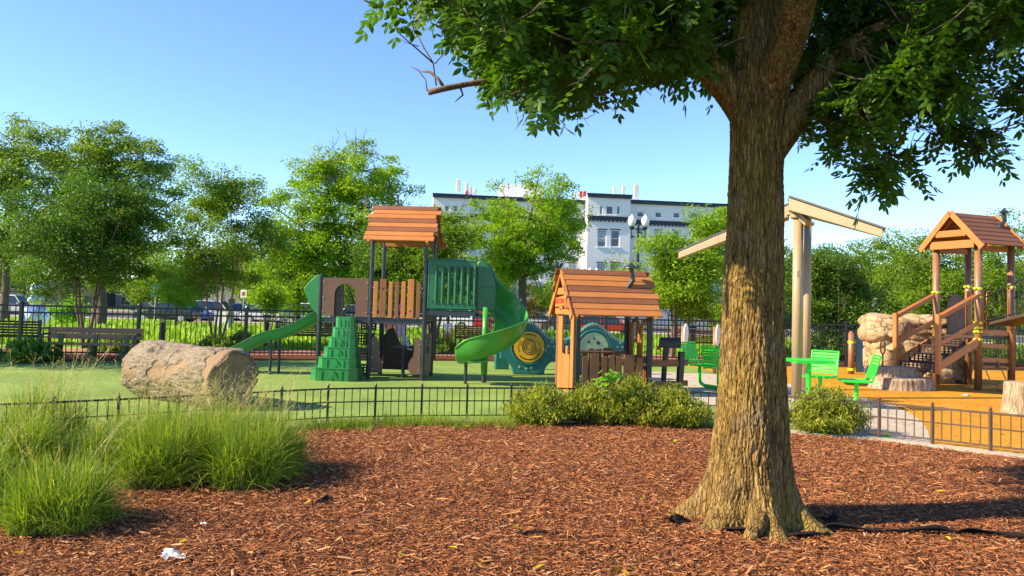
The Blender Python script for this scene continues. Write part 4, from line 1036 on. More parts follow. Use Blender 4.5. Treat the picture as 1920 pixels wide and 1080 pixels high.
# brown panel with the arch opening (front, left bay)
def arch_panel(w, h, ax0, ax1, atop, notch=True):
    """outer rectangle with an arched doorway cut from the bottom; returns polygon ccw"""
    rad = (ax1 - ax0) / 2; cx = (ax0 + ax1) / 2
    pts = [(0, 0), (ax0, 0), (ax0, atop - rad)] + [(cx + rad * math.cos(math.pi - math.pi * k / 12), atop - rad + rad * math.sin(math.pi * k / 12)) for k in range(1, 12)] + [(ax1, atop - rad), (ax1, 0), (w, 0), (w, h), (0, h)]
    return pts
mb = MB(); mb.prism(arch_panel(.90, .74, .24, .66, .63), (-.95, -.02, DZ + .03), (1, 0, 0), (0, 0, 1), .022); mb.build('arch_panel', M['brownpanel'], tw_)
mb = MB()
mb.prism([(0, 0), (.17, 0), (.17, .5)] + arc_pts(.08, .5, .09, 0, 180, 6)[1:-1] + [(0, .5)], (-.72, .02, DZ + .03), (1, 0, 0), (0, 0, 1), .02)
mb.build('inner_panel', M['darkpanel'], tw_)
def bolt(x, y, z, parent): mb = MB(); mb.tube([(x, y + .006, z), (x, y - .006, z)], .012, 8); mb.build('bolt', M['steel'], parent)
for x in (-.93, -.07):
    for z in (.08, .36, .66): bolt(x, -.036, DZ + .03 + z, tw_)
for x in (.05, S - .05):
    for z in (.12, .6): bolt(x, -.04, DZ + z, tw_)
mb = MB()   # slanted barred guard behind the arch (stair side)
for k in range(7): mb.tube([(-.52 + .035 * k, .25, DZ), (-.52 + .035 * k * .9, .25, DZ + .62 - .085 * k)], .007, 5)
mb.tube([(-.56, .25, DZ + .70), (-.26, .25, DZ + .02)], .014, 6); mb.build('guard_rail', M['black'], tw_)
# picket barrier, main bay front + back
def pickets(parent, xs, y, z0, mat_seq, hts, holes=()):
    for mk, mn in ((0, 'plankoz'), (1, 'plankbz')):
        for i, (x, w) in enumerate(xs):
            if mat_seq[i] != mk: continue
            mb = MB(); mb.box((x, y, z0 + hts[i] / 2), (w, .03, hts[i]), bev=.006); mb.build('picket', M[mn], parent)
pickets(tw_, [(.10, .085), (.245, .125), (.395, .075), (.52, .075), (.645, .08), (.79, .125), (.94, .08)], -.035, DZ + .02, [0, 1, 0, 1, 0, 0, 1], [.70, .75, .70, .71, .71, .76, .69])
for x, z in ((.245, .58), (.79, .16)): mb = MB(); mb.tube([(x, -.05, DZ + z), (x, -.053, DZ + z)], .018, 10); mb.build('knot_hole', M['black'], tw_)
for z in (.14, .6): mb = MB(); mb.bar((.04, -.01, DZ + z), (S - .04, -.01, DZ + z), .02, .04); mb.build('picket_rail', M['navy'], tw_)
mb = MB()
for k in range(8): mb.tube([(.1 + k * .12, S, DZ), (.1 + k * .12, S, DZ + .7)], .009, 6)
mb.tube([(.04, S, DZ + .7), (S - .04, S, DZ + .7)], .014, 6); mb.build('guard_rail', M['black'], tw_)
# green slotted railings of the slide bridge
def slotted(y, name='slotted_panel'):
    mb = MB(); w, h = .94, .93; holes = [(.20 + .125 * k, .12, .255 + .125 * k, .82) for k in range(6)]
    mb.plate((S + .05, y - .03, 1.40), (1, 0, 0), (0, 0, 1), w, h, holes, .055)
    for k in range(7): mb.tube([(S + .05 + .165 + .125 * k, y - .035, 1.50), (S + .05 + .165 + .125 * k, y - .035, 2.24)], .024, 8)
    mb.tube([(S + .05, y - .005, 2.325), (S + .99, y - .005, 2.325)], .034, 8); mb.tube([(S + .05, y - .005, 1.41), (S + .99, y - .005, 1.41)], .03, 8)
    mb.tube([(S + .07, y - .005, 1.41), (S + .07, y - .005, 2.325)], .03, 8)
    for x, z in ((.09, .86), (.09, .14), (.16, .82), (.16, .16)): mb.tube([(S + .05 + x, y - .05, 1.40 + z), (S + .05 + x, y - .028, 1.40 + z)], .018, 8)
    mb.build(name, M['dkgreen'], tw_)
slotted(0.0); slotted(.86)
# spiral slide
AX, AY = 2.27, .02
Rc = .44
sp = MB(); rings = []
st = []     # (pos x, y, heading angle, zbottom)
for k in range(5): st.append((AX - .22 + .22 * k / 5, AY + Rc, 0.0, 1.38, 1.0))
N = 40
for k in range(N + 1):
    u = k / N; th = 90 - 195 * u
    zb = np.interp(u, [0, .15, .45, .95, 1], [1.36, 1.20, .86, .46, .43])
    st.append((AX + Rc * math.cos(R(th)), AY + Rc * math.sin(R(th)), R(th - 90), zb, np.interp(u, [0, .12, .3, .5, .9, 1], [1.75, 1.35, 1.02, .98, 1.02, 1.0])))
xl, yl, hl, zl, wl = st[-1]
for k in range(1, 7):
    st.append((xl + math.cos(hl) * .055 * k, yl + math.sin(hl) * .055 * k, hl, zl - .01 * k * (1 if k < 5 else .8), 1 - .02 * k * k * .5))
for (x, y, h, zb, wf) in st:
    lat = V3((-math.sin(h), math.cos(h), 0)); c = V3((x, y, zb))   # lat points to the left of travel = outward
    prof = [(-.27, .30), (-.285, .29), (-.28, .14), (-.22, .04), (-.10, 0), (.08, 0), (.20, .035), (.28, .12), (.325, .27), (.335, .44), (.35, .46), (.365, .44)]
    rings.append([c + lat * a + V3((0, 0, b * (wf if a > .1 else min(wf, 1.15)))) for a, b in prof])
sp.sweep(rings); slide = sp.build('spiral_slide', M['slide'], tw_, smooth=True, solid=.022, sub=1)
mb = MB()    # moulded ribs under the exit and the foot
for dy in (-.12, 0, .12):
    pts = [V3((xl + .20 - .09 * k, yl + dy - .06, .45 - .005 * k + .015 * (k - 2) ** 2 * .3)) for k in range(5)]; mb.tube(pts, .024, 8)
mb.build('slide_rib', M['slide'], slide, smooth=True)
mb = MB(); mb.tube([(AX - .02, AY, .20), (AX - .02, AY, 1.45)], .06, 14); mb.lathe([(.062, .16), (.066, .35), (.07, .72)], (AX - .02, AY, 0), 14); mb.build('centre_column', M['slide'], tw_, smooth=True)
mb = MB(); mb.tube([(AX - .02, AY, 0), (AX - .02, AY, .24)], .045, 12); mb.tube([(AX - .34, AY - .32, 0), (AX - .34, AY - .32, .5)], .032, 10); mb.box((AX - .34, AY - .32, .44), (.34, .16, .03)); mb.build('leg', M['navy'], tw_)
hood = [(0, 0), (.36, 0), (.375, .30), (.37, .42), (.35, .60), (.30, .76), (.235, .88), (.17, .955), (.10, .99), (.05, .98), (.015, .93), (0, .86)]
for y in (.10, .80):
    mb = MB(); mb.prism(hood, (S + .99, y, 1.37), (1, 0, 0), (0, 0, 1), .07); o = mb.build('hood_panel', M['dkgreen'], tw_, bevel=.02)
mb = MB(); rg = []
for k in range(9):
    a, b = hood[-1 - min(k, 8)] if k < 9 else hood[0]
    rg.append([V3((S + .99 + a, .10, 1.37 + b)), V3((S + .99 + a, .80, 1.37 + b))])
mb.sweep(rg[:4]); mb.build('hood_top', M['dkgreen'], tw_, smooth=True, solid=.03)
mb = MB(); mb.bar((S + .99, .064, 1.37 + .47), (S + .99 + .365, .064, 1.37 + .47), .012, .008); mb.build('hood_seam', M['darkpanel'], tw_)
# wave slide on the left
ws = MB(); rings = []
wp = [(-1.02, 1.10), (-1.15, 1.06), (-1.35, .94), (-1.6, .80), (-1.85, .70), (-2.05, .66), (-2.2, .62), (-2.4, .52), (-2.6, .40), (-2.8, .30), (-3.0, .25), (-3.15, .24)]
for i, (x, z) in enumerate(wp):
    rings.append([V3((x, .40 + a, z + b)) for a, b in [(-.27, .20), (-.285, .215), (-.25, .2), (-.235, .05), (-.15, 0), (.15, 0), (.235, .05), (.25, .2), (.285, .215), (.27, .20)]])
ws.sweep(rings); wsl = ws.build('wave_slide', M['green'], tw_, smooth=True, solid=.02, sub=2)
mb = MB(); mb.tube([(-2.03, .25, 0), (-2.03, .25, .66)], .028, 8); mb.tube([(-1.96, .55, 0), (-1.96, .55, .68)], .028, 8); mb.build('leg', M['navy'], tw_)
mb = MB()   # flared hood
for y, s_ in ((.06, 1), (.74, 1)):
    mb.prism([(0, 0), (0, .80), (-.05, .79), (-.20, .66), (-.30, .52), (-.285, .44), (-.15, .16)], (-1.045, y, 1.2), (1, 0, 0), (0, 0, 1), .04)
mb.add([(-1.045, .08, 2.0), (-1.045, .72, 2.0), (-1.25, .72, 1.86), (-1.25, .08, 1.86), (-1.345, .08, 1.72), (-1.345, .72, 1.72)], [(0, 1, 2, 3), (3, 2, 5, 4)])
mb.build('slide_hood', M['green'], tw_, bevel=.012)
# stepped climber
def oct_(cx, cy, wx, wy, z, ch=.28):
    a, b = wx / 2, wy / 2; c = min(a, b) * ch * 1.6
    return [V3((cx + x, cy + y, z)) for x, y in ((-a + c, -b), (a - c, -b), (a, -b + c), (a, b), (-a, b), (-a, -b + c))]
mb = MB(); tiers = [(0, .24, .90, .60, -.53), (.215, .43, .74, .50, -.50), (.425, .62, .62, .42, -.475), (.61, .81, .52, .35, -.455), (.80, .99, .43, .29, -.44), (.98, 1.19, .36, .24, -.43)]
for z0, z1, wx, wy, cx in tiers:
    cy = -.04 - wy / 2 
    mb.sweep([oct_(cx, cy, wx, wy, z0), oct_(cx, cy, wx * .97, wy * .97, z1 - .02), oct_(cx, cy, wx * 1.0, wy * 1.0, z1 - .018), oct_(cx, cy, wx * 1.0, wy * 1.0, z1)], closed=True, cap=True)
    for dx in (-.22, .0, .2):     # raised fins on the face of each tier
        x = cx + dx * wx; yf = cy - wy / 2
        mb.add([(x - .012, yf + .03, z0), (x + .012, yf + .03, z0), (x + .012, yf - .012, z0), (x - .012, yf - .012, z0), (x - .01, yf - .005, z1 - .03), (x + .01, yf - .005, z1 - .03)], [(3, 2, 5, 4), (0, 3, 4), (1, 5, 2)])
    mb.add([(cx - wx * .1, cy - wy * .5, z0 + .02), (cx + wx * .16, cy - wy * .5, z0 + .02), (cx + wx * .04, cy - wy * .5 - .02, z1 - .05), (cx + wx * .03, cy - wy * .44, z1 - .05)], [(0, 1, 2), (0, 2, 3), (1, 3, 2)])
mb.build('stepped_climber', M['green'], tw_, bevel=.006)
# stairs behind, perforated dark treads
mb = MB()
for k in range(4):
    z = .30 * k + .12; y = .12 + .20 * k
    mb.plate((-.36, y, z - .10), (1, 0, 0), (0, 0, 1), .33, .24, [(.03 + .055 * i, .03 + .055 * j, .06 + .055 * i, .06 + .055 * j) for i in range(5) for j in range(4)], .015)
    mb.box((-.2, y + .13, z + .13), (.34, .26, .02))
mb.build('stair_treads', M['black'], tw_)
# house panels under the deck
bot = [(0, .10), (.18, .10), (.235, .18), (.235, .28), (.20, .37), (.15, .44), (.13, .55), (.125, .74), (.10, .80), (.04, .80), (0, .76)]
mb = MB(); mb.prism(bot, (.045, -.01, .02), (1, 0, 0), (0, 0, 1), .02); mb.build('ground_panel', M['brownpanel'], tw_)
mb = MB(); mb.prism([(S - .09 - a, b) for a, b in bot][::-1], (0.045, -.01, .02), (1, 0, 0), (0, 0, 1), .02); mb.build('ground_panel', M['brownpanel'], tw_)
for x in (.08, S - .08):
    for z in (.2, .42, .68): bolt(x, -.026, z, tw_)
mb = MB(); mb.plate((S + .01, .05, .08), (0, 1, 0), (0, 0, 1), S - .1, .80, [(.25, .42, .42, .56), (.46, .42, .63, .56), (.25, .59, .42, .72), (.46, .59, .63, .72)], .02); mb.build('window_panel', M['brownpanel'], tw_)
mb = MB(); mb.prism([(0, 0), (S - .1, 0), (S - .1, .75), (S - .2, .75)] + arc_pts(.62, .72, .32, 0, -180, 10)[1:-1] + [(.26, .72), (.22, .85), (.12, .85), (0, .7)], (.05, S + .01, .10), (1, 0, 0), (0, 0, 1), .02); mb.build('ground_panel', M['darkpanel'], tw_)
mb = MB(); mb.lathe([(.27, .60), (.27, .625), (.26, .63)], (.60, .42, 0), 24); mb.build('table_top', M['darkpanel'], tw_); mb = MB(); mb.tube([(.60, .42, 0), (.60, .42, .6)], .035, 10); mb.build('table_leg', M['navy'], tw_)

def bottle(parent_loc, label):
    t = thing('water_bottle', label, 'bottle', parent_loc)
    mb = MB(); mb.lathe([(.028, 0), (.032, .008), (.032, .06), (.029, .07), (.032, .08), (.032, .13), (.024, .165), (.013, .185), (.013, .20)], (0, 0, 0), 12); mb.build('bottle_body', M['bottle'], t, smooth=True)
    mb = MB(); mb.lathe([(.0335, .082), (.0335, .125)], (0, 0, 0), 12); mb.build('bottle_label', M['labelblue'], t)
    mb = MB(); mb.lathe([(.015, .195), (.015, .212), (.012, .214)], (0, 0, 0), 10); mb.build('cap', M['white'], t)
rm = Matrix.Rotation(R(-3), 4, 'Z'); b_ = rm @ V3((.70, .36, 0)) + V3((-2.73, 15.08, .63))
bottle(b_, 'clear water bottle left on the round table under the play tower')

# =================================================================== TEAL ACTIVITY PANELS
def teal_panel(loc, rz, label, disc, w=1.25, h=1.12):
    t = thing('activity_panel', label, 'play panel', loc, rz)
    cx = w / 2
    top = [(cx + u * w / 2, .80 + .32 * math.exp(-(u * 1.9) ** 2) + .035 * math.cos(u * 3)) for u in np.linspace(1, -1, 17)]
    out = [(cx - .34, 0), (cx + .34, 0)] + arc_pts(w + .02, .02, w / 2 - .33, 178, 92, 6) + top + arc_pts(-.02, .02, w / 2 - .33, 88, 2, 6)
    mb = MB(); mb.prism(out, (0, 0, 0), (1, 0, 0), (0, 0, 1), .16); mb.build('panel_body', M['teal'], t, bevel=.03)
    mb = MB()
    for k in range(28):      # toothed rim along the top
        u = -1 + 2 * (k + .5) / 28; x = cx + u * w / 2; z = .80 + .32 * math.exp(-(u * 1.9) ** 2) + .035 * math.cos(u * 3) - .05
        mb.box((x, -.085, z), (.014, .012, .04))
    mb.tube([(cx + u * w / 2, -.083, .80 + .32 * math.exp(-(u * 1.9) ** 2) + .035 * math.cos(u * 3) - .026) for u in np.linspace(-.98, .98, 30)], .007, 5)
    mb.build('toothed_rim', M['palegreen'], t)
    mb = MB(); mb.tube([(cx - .38 * math.cos(a), -.09, .60 + .38 * math.sin(a)) for a in np.linspace(0, 2 * math.pi, 40)], .025, 6, cap=False); mb.build('disc_ring', M['teal'], t, smooth=True)
    mb = MB(); mb.tube([(cx, -.08, .60), (cx, -.105, .60)], .335, 40)
    d = mb.build('play_disc', M[disc], t)
    if disc == 'yellow':
        mb = MB()
        for arm in range(2):
            pts = []
            for k in range(90):
                a = arm * math.pi + k / 90 * 2 * math.pi * 2.0; rr = .02 + .165 * k / 90; pts.append((rr * math.cos(a), rr * math.sin(a)))
            for k in range(89):
                (x0, y0), (x1, y1) = pts[k], pts[k + 1]; l0 = math.hypot(x0, y0); l1 = math.hypot(x1, y1); w0 = .009
                mb.add([(cx + x0 * (1 - w0 / l0), -.109, .60 + y0 * (1 - w0 / l0)), (cx + x1 * (1 - w0 / l1), -.109, .60 + y1 * (1 - w0 / l1)), (cx + x1 * (1 + w0 / l1), -.109, .60 + y1 * (1 + w0 / l1)), (cx + x0 * (1 + w0 / l0), -.109, .60 + y0 * (1 + w0 / l0))], [(0, 1, 2, 3)])
        for rr, a0, a1, hw in ((.275, 55, 110, .012), (.275, 225, 330, .012), (.235, 140, 210, .006), (.235, -40, 35, .006), (.275, -30, 10, .006)):
            ps = [(math.cos(R(q)), math.sin(R(q))) for q in np.linspace(a0, a1, 14)]
            for (x0, y0), (x1, y1) in zip(ps, ps[1:]): mb.add([(cx + x0 * (rr - hw), -.109, .60 + y0 * (rr - hw)), (cx + x1 * (rr - hw), -.109, .60 + y1 * (rr - hw)), (cx + x1 * (rr + hw), -.109, .60 + y1 * (rr + hw)), (cx + x0 * (rr + hw), -.109, .60 + y0 * (rr + hw))], [(0, 1, 2, 3)])
        mb.build('spiral_groove', M['darkpanel'], d)
    else:
        mb = MB()
        for x, z, q in ((.1, .1, .04), (-.12, .12, .03), (.0, .2, .025), (.15, -.05, .03), (-.05, -.15, .06)): mb.tube([(cx + x, -.104, .60 + z), (cx + x, -.109, .60 + z)], q, 10)
        mb.build('disc_hole', M['darkpanel'], d)
    for x, z in ((cx - .2, .16), (cx - .05, .13), (cx + .06, .15), (w - .13, .72), (w - .08, .62), (.1, .7), (w - .2, .62)): mb = MB(); mb.tube([(x, -.08, z), (x, -.095, z)], .022, 8); mb.build('knob', M['palegreen'], t)
    return t
tp = P(990, 690, 17.0)
teal_panel((tp.x - .62, 17.0, 0), R(2), 'teal wavy play panel with a yellow spiral disc beside the spiral slide', 'yellow')
teal_panel((tp.x + .72, 17.4, 0), R(10), 'teal wavy play panel with a pale green disc seen through the playhouse', 'palegreen', 1.5)
t = thing('activity_panel', 'short teal play panel leg half hidden behind the spiral slide exit', 'play panel', (-.35, 18.1, 0), R(8)); mb = MB()
mb.prism([(0, 0), (.34, 0), (.34, .45), (.5, .8), (-.25, .8), (.02, .45)], (0, 0, 0), (1, 0, 0), (0, 0, 1), .16); mb.build('panel_body', M['teal'], t, bevel=.03)

# =================================================================== PLAYHOUSE
PW, PD = 1.29, 1.16
ph = thing('playhouse', 'small timber-look playhouse with orange and brown board roof and a bent black chimney', 'playhouse', (1.15, 13.2, 0), R(11))
for x, y in ((0, 0), (PW, 0), (0, PD), (PW, PD)):
    mb = MB(); mb.box((x, y, .70), (.085, .085, 1.40), bev=.01); mb.build('post', M['black'], ph)
plank_roof(ph, -.20, PW + .16, PD / 2, .74, 1.36, 2.16, [1, 0, 0, 1, 0, 1, 0, 0], seed=5, jag=.06)
xs = [(.13, .10), (.30, .16), (.475, .10), (.60, .10), (.735, .11), (.92, .18), (1.11, .11)]
pickets(ph, xs, -.03, .04, [1, 1, 1, 1, 1, 1, 1], [.64, .68, .64, .66, .64, .68, .63])
for z in (.16, .55): mb = MB(); mb.bar((.04, .01, z), (PW - .04, .01, z), .03, .05); mb.build('picket_rail', M['planko'], ph)
pickets(ph, xs, PD - .02, .04, [0, 1, 0, 0, 1, 1, 0], [.68, .70, .66, .70, .69, .72, .68])
# left gable wall: tall and short boards
for mk, mn in ((0, 'plankoz'), (1, 'plankbz')):
    for y, w, h, m_ in ((.04, .07, 1.42, 0), (.135, .09, 1.46, 0), (.225, .05, .60, 1), (.31, .11, .66, 0), (.43, .11, .80, 0), (.55, .10, .64, 0), (.67, .11, .66, 0), (.82, .13, 1.60, 0), (.95, .10, 1.55, 0), (1.03, .04, 1.5, 1), (1.11, .12, 1.45, 1)):
        if m_ == mk: mb = MB(); mb.box((-.06, y, .02 + h / 2), (.035, w, h), bev=.006); mb.build('wall_board', M[mn], ph)
mb = MB()
for y, z0, z1 in ((.06, 1.30, 1.55), (PD - .06, 1.30, 1.55)): pass
mb.bar((-.17, -.20, 1.33), (-.17, PD / 2, 2.13), .03, .11); mb.bar((-.17, PD + .20, 1.33), (-.17, PD / 2, 2.13), .03, .11)
mb.box((-.14, PD / 2, 1.78), (.03, .55, .12), bev=.005); mb.box((-.12, PD / 2, 1.42), (.03, .95, .10), bev=.005)
mb.build('gable_boards', M['planko'], ph)
sg = MB(); sg.box((-.20, .40, 1.60), (.025, .72, .17), Rx(R(-4)), bev=.005); sg = sg.build('sign_board', M['planko'], ph)
def text_mesh(txt, size, mat, parent, loc, rot, name='lettering', ext=.002):
    cu = bpy.data.curves.new(name, 'FONT'); cu.body = txt; cu.size = size; cu.extrude = ext; cu.align_x = 'CENTER'; cu.align_y = 'CENTER'
    tmp = bpy.data.objects.new('tmp', cu); COL.objects.link(tmp); dg = bpy.context.evaluated_depsgraph_get(); dg.update()
    me = bpy.data.meshes.new_from_object(tmp.evaluated_get(dg)); bpy.data.objects.remove(tmp)
    o = link_mesh(name, me, mat, parent); o.location = loc; o.rotation_euler = rot; return o
text_mesh('KIDS ONLY', .135, M['red'], sg, (-.2155, .40, 1.60), (R(90), R(0), R(-90)))
# openings on the right wall: two rounded arches
mb = MB()
for y0 in (.10, .62):
    c = y0 + .22
    for off in (0, .035):
        mb.tube([(PW + .05, y0 + off, .66), (PW + .05, y0 + off, 1.1)] + [(PW + .05, c + (.22 - off) * math.cos(math.pi - math.pi * k / 8), 1.1 + (.22 - off) * math.sin(math.pi * k / 8)) for k in range(1, 8)] + [(PW + .05, y0 + .44 - off, 1.1), (PW + .05, y0 + .44 - off, .66)], .024, 6)
mb.build('arched_frame', M['planko'], ph, smooth=True)
for y, w in ((.1, .1), (.24, .1), (.4, .12), (.56, .1), (.72, .1), (.88, .12), (1.05, .1)): mb = MB(); mb.box((PW + .055, y, .35), (.03, w, .62), bev=.005); mb.build('wall_board', M['plankbz'], ph)
mb = MB(); mb.box((.6, PD * .75, .70), (1.1, .3, .035), bev=.005); mb.build('counter', M['plankb'], ph)
mb = MB()   # bent flue
cx, cy = 1.02, .30; zb = 1.36 + (2.16 - 1.36) * (1 - (PD / 2 - cy) / .74)
mb.tube([(cx - .05, cy, zb - .03), (cx - .03, cy - .01, zb + .03), (cx + .055, cy - .02, zb + .15), (cx + .045, cy - .02, zb + .20), (cx + .015, cy - .02, zb + .36)], .042, 12)
mb.lathe([(.125, .36), (.12, .375), (.03, .44), (.012, .46)], (cx + .015, cy - .02, zb), 16); mb.box((cx - .05, cy - .01, zb + .015), (.15, .14, .02), Rx(R(47)))
mb.build('chimney', M['navy'], ph, smooth=False)

# =================================================================== MAILBOX ON ITS POST AND THE RAIL FENCE
def atl(root, p): return root.matrix_basis
g1 = G(1242, 722); g2 = P(1277, 733, 14.3)
mb_ = thing('mailbox', 'black toy mailbox with a red flag on a dark post beside the playhouse', 'mailbox', (g1.x - .12, 14.7, 0), R(5)); mb = MB()
mb.box((0, 0, .40), (.085, .085, .80), Ry(R(3)), bev=.01); mb.build('post', M['black'], mb_)
mb = MB(); prof = [(-.10, 0), (.10, 0), (.10, .10)] + [(.10 * math.cos(R(q)), .10 + .10 * math.sin(R(q))) for q in (20, 45, 70, 90, 110, 135, 160)] + [(-.10, .10)]
mb.prism(prof, (.10, 0, .78), (0, 1, 0), (0, 0, 1), .38); mb.build('box', M['black'], mb_, bevel=.012)
mb = MB(); mb.box((-.13, -.04, .775), (.075, .05, .07), bev=.01); mb.build('flag', M['red'], mb_)
rf = thing('rail_fence', 'short brown split-rail fence from the playhouse past the mailbox to a dark post', 'fence', (1.15 + PW * .97 + .1, 13.55, 0), R(22))
mb = MB(); mb.box((.57, 0, .38), (.10, .10, .78), Ry(R(3)), bev=.01); mb.build('post', M['black'], rf)
for z in (.20, .56):
    mb = MB(); mb.bar((-.05, .0, z), (.55, .0, z - .0), .045, .11, bev=.01); mb.bar((.57, 0.0, z + .01), (.74, .02, z + .01), .045, .10, bev=.01); mb.build('rail', M['plankb'], rf)

# =================================================================== GREEN CAFE SEATS
def green_seat(parent, x, y, rz, foot=.62):
    """seat with slatted back; sits at x,y facing local -y (rz turns it)"""
    m = Matrix.Rotation(rz, 4, 'Z'); T_ = Matrix.Translation((x, y, 0)) @ m
    def tr(mb): mb.v = [tuple(T_ @ V3(v)) for v in mb.v]; return mb
    mb = MB()
    for k in range(6): mb.box((0, -.19 + .075 * k, .45), (.44, .062, .012), bev=.003)
    for x_ in (-.22, .22): mb.bar((x_, -.22, .445), (x_, .22, .445), .022, .03)
    mb.box((0, -.225, .445), (.46, .02, .03)); tr(mb).build('seat', M['lime'], parent)
    mb = MB()
    for k in range(7):
        u = (k + .6) / 7; mb.box((0, .215 + .11 * u, .475 + .36 * u), (.44, .012, .042 if k != 3 else .05), Rx(R(-18)), bev=.003)
    for x_ in (-.22, .22): mb.tube([(x_, .16, .447), (x_, .205, .46), (x_, .225, .50), (x_, .335, .865)], .016, 8)
    mb.box((0, .335, .86), (.46, .03, .03), bev=.008); tr(mb).build('backrest', M['lime'], parent)
    mb = MB(); mb.tube([(0, .02, .44), (0, .02, .16), (0, -.02, .09), (0, -.10, .055), (0, -foot, .05)], .034, 10); tr(mb).build('leg', M['lime'], parent)
def cafe(loc, rz, label, seats, wr=.36, square=False, ts=1.0):
    t = thing('cafe_table_set', label, 'table set', loc, rz)
    mb = MB()
    for k in range(9): mb.box((0, -.32 + .08 * k, .745), (.72 if square else 2 * math.sqrt(max(.01, .37 ** 2 - (-.32 + .08 * k) ** 2)), .066, .014), bev=.003)
    mb.box((0, -.37, .735), (.74, .02, .045)); mb.box((0, .37, .735), (.74, .02, .045)); mb.box((-.37, 0, .735), (.02, .74, .045)); mb.box((.37, 0, .735), (.02, .74, .045))
    mb.v = [(a * ts, b * ts, c) for a, b, c in mb.v]; mb.build('table_top', M['lime'], t)
    mb = MB(); mb.tube([(0, 0, 0), (0, 0, .73)], .04, 12); mb.lathe([(.09, 0), (.09, .012), (.05, .03)], (0, 0, 0), 14); mb.build('table_leg', M['lime'], t)
    for a in seats:
        a, d, tw__ = (tuple(a) + (0,))[:3]; green_seat(t, d * math.cos(a), d * math.sin(a), a - math.pi / 2 + tw__, .5)
    return t
# facing away seats: angle of each seat round its table (local)
q = P(1372, 700, 14.9)
lt = cafe((q.x, 15.0, 0), 0, 'bright green slatted table with two seats, left of the foreground trunk', [(R(165), .56, R(-38)), (R(238), .72)], square=True)
lt.rotation_euler.z = R(0)
bottle((q.x - .22, 14.8, .755), 'water bottle standing on the green table left of the foreground trunk')
q = P(1507, 735, 12.9)
cafe((q.x + .02, 12.75, 0), 0, 'bright green slatted table with two seats beside the tan canopy column', [(R(53), .66), (R(-11.7), .715)], square=True, ts=.82)

# =================================================================== CANOPY
cp = thing('shade_canopy', 'tan steel shade canopy with two round columns and a low pitched wing on each side', 'shade canopy', (P(1494, 700, 13.8).x, 13.8, 0))
cxw = cp.location.x
def loc_(px, py, Y): 
    v = P(px, py, Y); return V3((v.x - cxw, Y - 13.8, v.z))
mb = MB(); mb.tube([(0, 0, 0), (0, 0, 3.32)], .09, 24); mb.lathe([(.16, 0), (.16, .02), (.11, .03)], (0, 0, 0), 20); mb.build('column', M['tan'], cp, smooth=True)
c2 = P(1513, 600, 15.3); mb = MB(); mb.tube([(c2.x - cxw, 1.5, 0), (c2.x - cxw, 1.5, 3.38)], .072, 20); mb.build('column', M['tan'], cp, smooth=True)
mb = MB(); mb.lathe([(.13, 3.20), (.145, 3.22), (.145, 3.27), (.12, 3.29)], (0, 0, 0), 20); mb.lathe([(.11, 3.24), (.125, 3.26), (.125, 3.30), (.1, 3.32)], (c2.x - cxw, 1.5, 0), 20); mb.box((-.015, -.106, 2.2), (.075, .01, .11)); mb.build('collar', M['tan_dark'], cp)
A = loc_(1479, 371, 13.35); B = loc_(1655, 430, 12.2); dA = loc_(1479, 371, 14.6)
def wing(a, b, depth, name, lift, sh=.06):
    mb = MB(); h = .17; off = V3(((a.x + cxw) / (a.y + 13.8) * depth, depth, lift)); ofb = V3(((b.x + cxw) / (b.y + 13.8) * depth, depth, lift))
    mb.add([a, b, b - V3((0, 0, h * .75)), a - V3((0, 0, h * 1.25)), a + off, b + ofb, b + ofb - V3((0, 0, h * .75)), a + off - V3((0, 0, h * 1.25))], [(0, 3, 2, 1), (4, 5, 6, 7), (0, 1, 5, 4), (3, 7, 6, 2), (1, 2, 6, 5), (0, 4, 7, 3)])
    mb.build(name + '_beam', M['tan'], cp, bevel=.01)
    mb = MB(); u = V3((0, 0, .012)); t2 = V3((0, 0, .035)); e = (b - a).normalized() * .05; f = V3((0, -.012, 0)); g = V3((0, .05, 0))
    mb.add([a + u + f, b + u + f + e, b + ofb + u + g + e, a + off + u + g, a + u + t2 + f, b + u + t2 + f + e, b + ofb + u + t2 + g + e, a + off + u + t2 + g], [(3, 2, 1, 0), (4, 5, 6, 7), (0, 1, 5, 4), (1, 2, 6, 5), (2, 3, 7, 6), (3, 0, 4, 7)])
    mb.build(name + '_sheet', M['rooftop'], cp)
    mb = MB(); m1 = a.lerp(b, .62); m2 = a.lerp(b, .635); mb.add([m1 + V3((0, -.006, -.01)), m2 + V3((0, -.006, -.01)), m2 + V3((0, -.006, -.15)), m1 + V3((0, -.006, -.15))], [(0, 3, 2, 1)]); mb.build(name + '_seam', M['tan_dark'], cp)
wing(A, B, 1.5, 'wing', .14)
C_ = loc_(1480, 384, 14.2); D_ = loc_(1272, 473, 15.6); wing(C_, D_, 1.0, 'wing', .04)
mb = MB(); mb.bar((0, -.5, 3.34), (0, 1.6, 3.40), .14, .12); mb.bar((0, 0, 3.30), A.lerp(B, .35) + V3((0, .5, -.2)), .1, .12); mb.build('cross_beam', M['tan'], cp, bevel=.01)
mb = MB(); mm = A.lerp(B, .27); mb.box(mm + V3((0, .4, .08)), (.08, .08, .10)); mb.build('roof_vent', M['white'], cp)
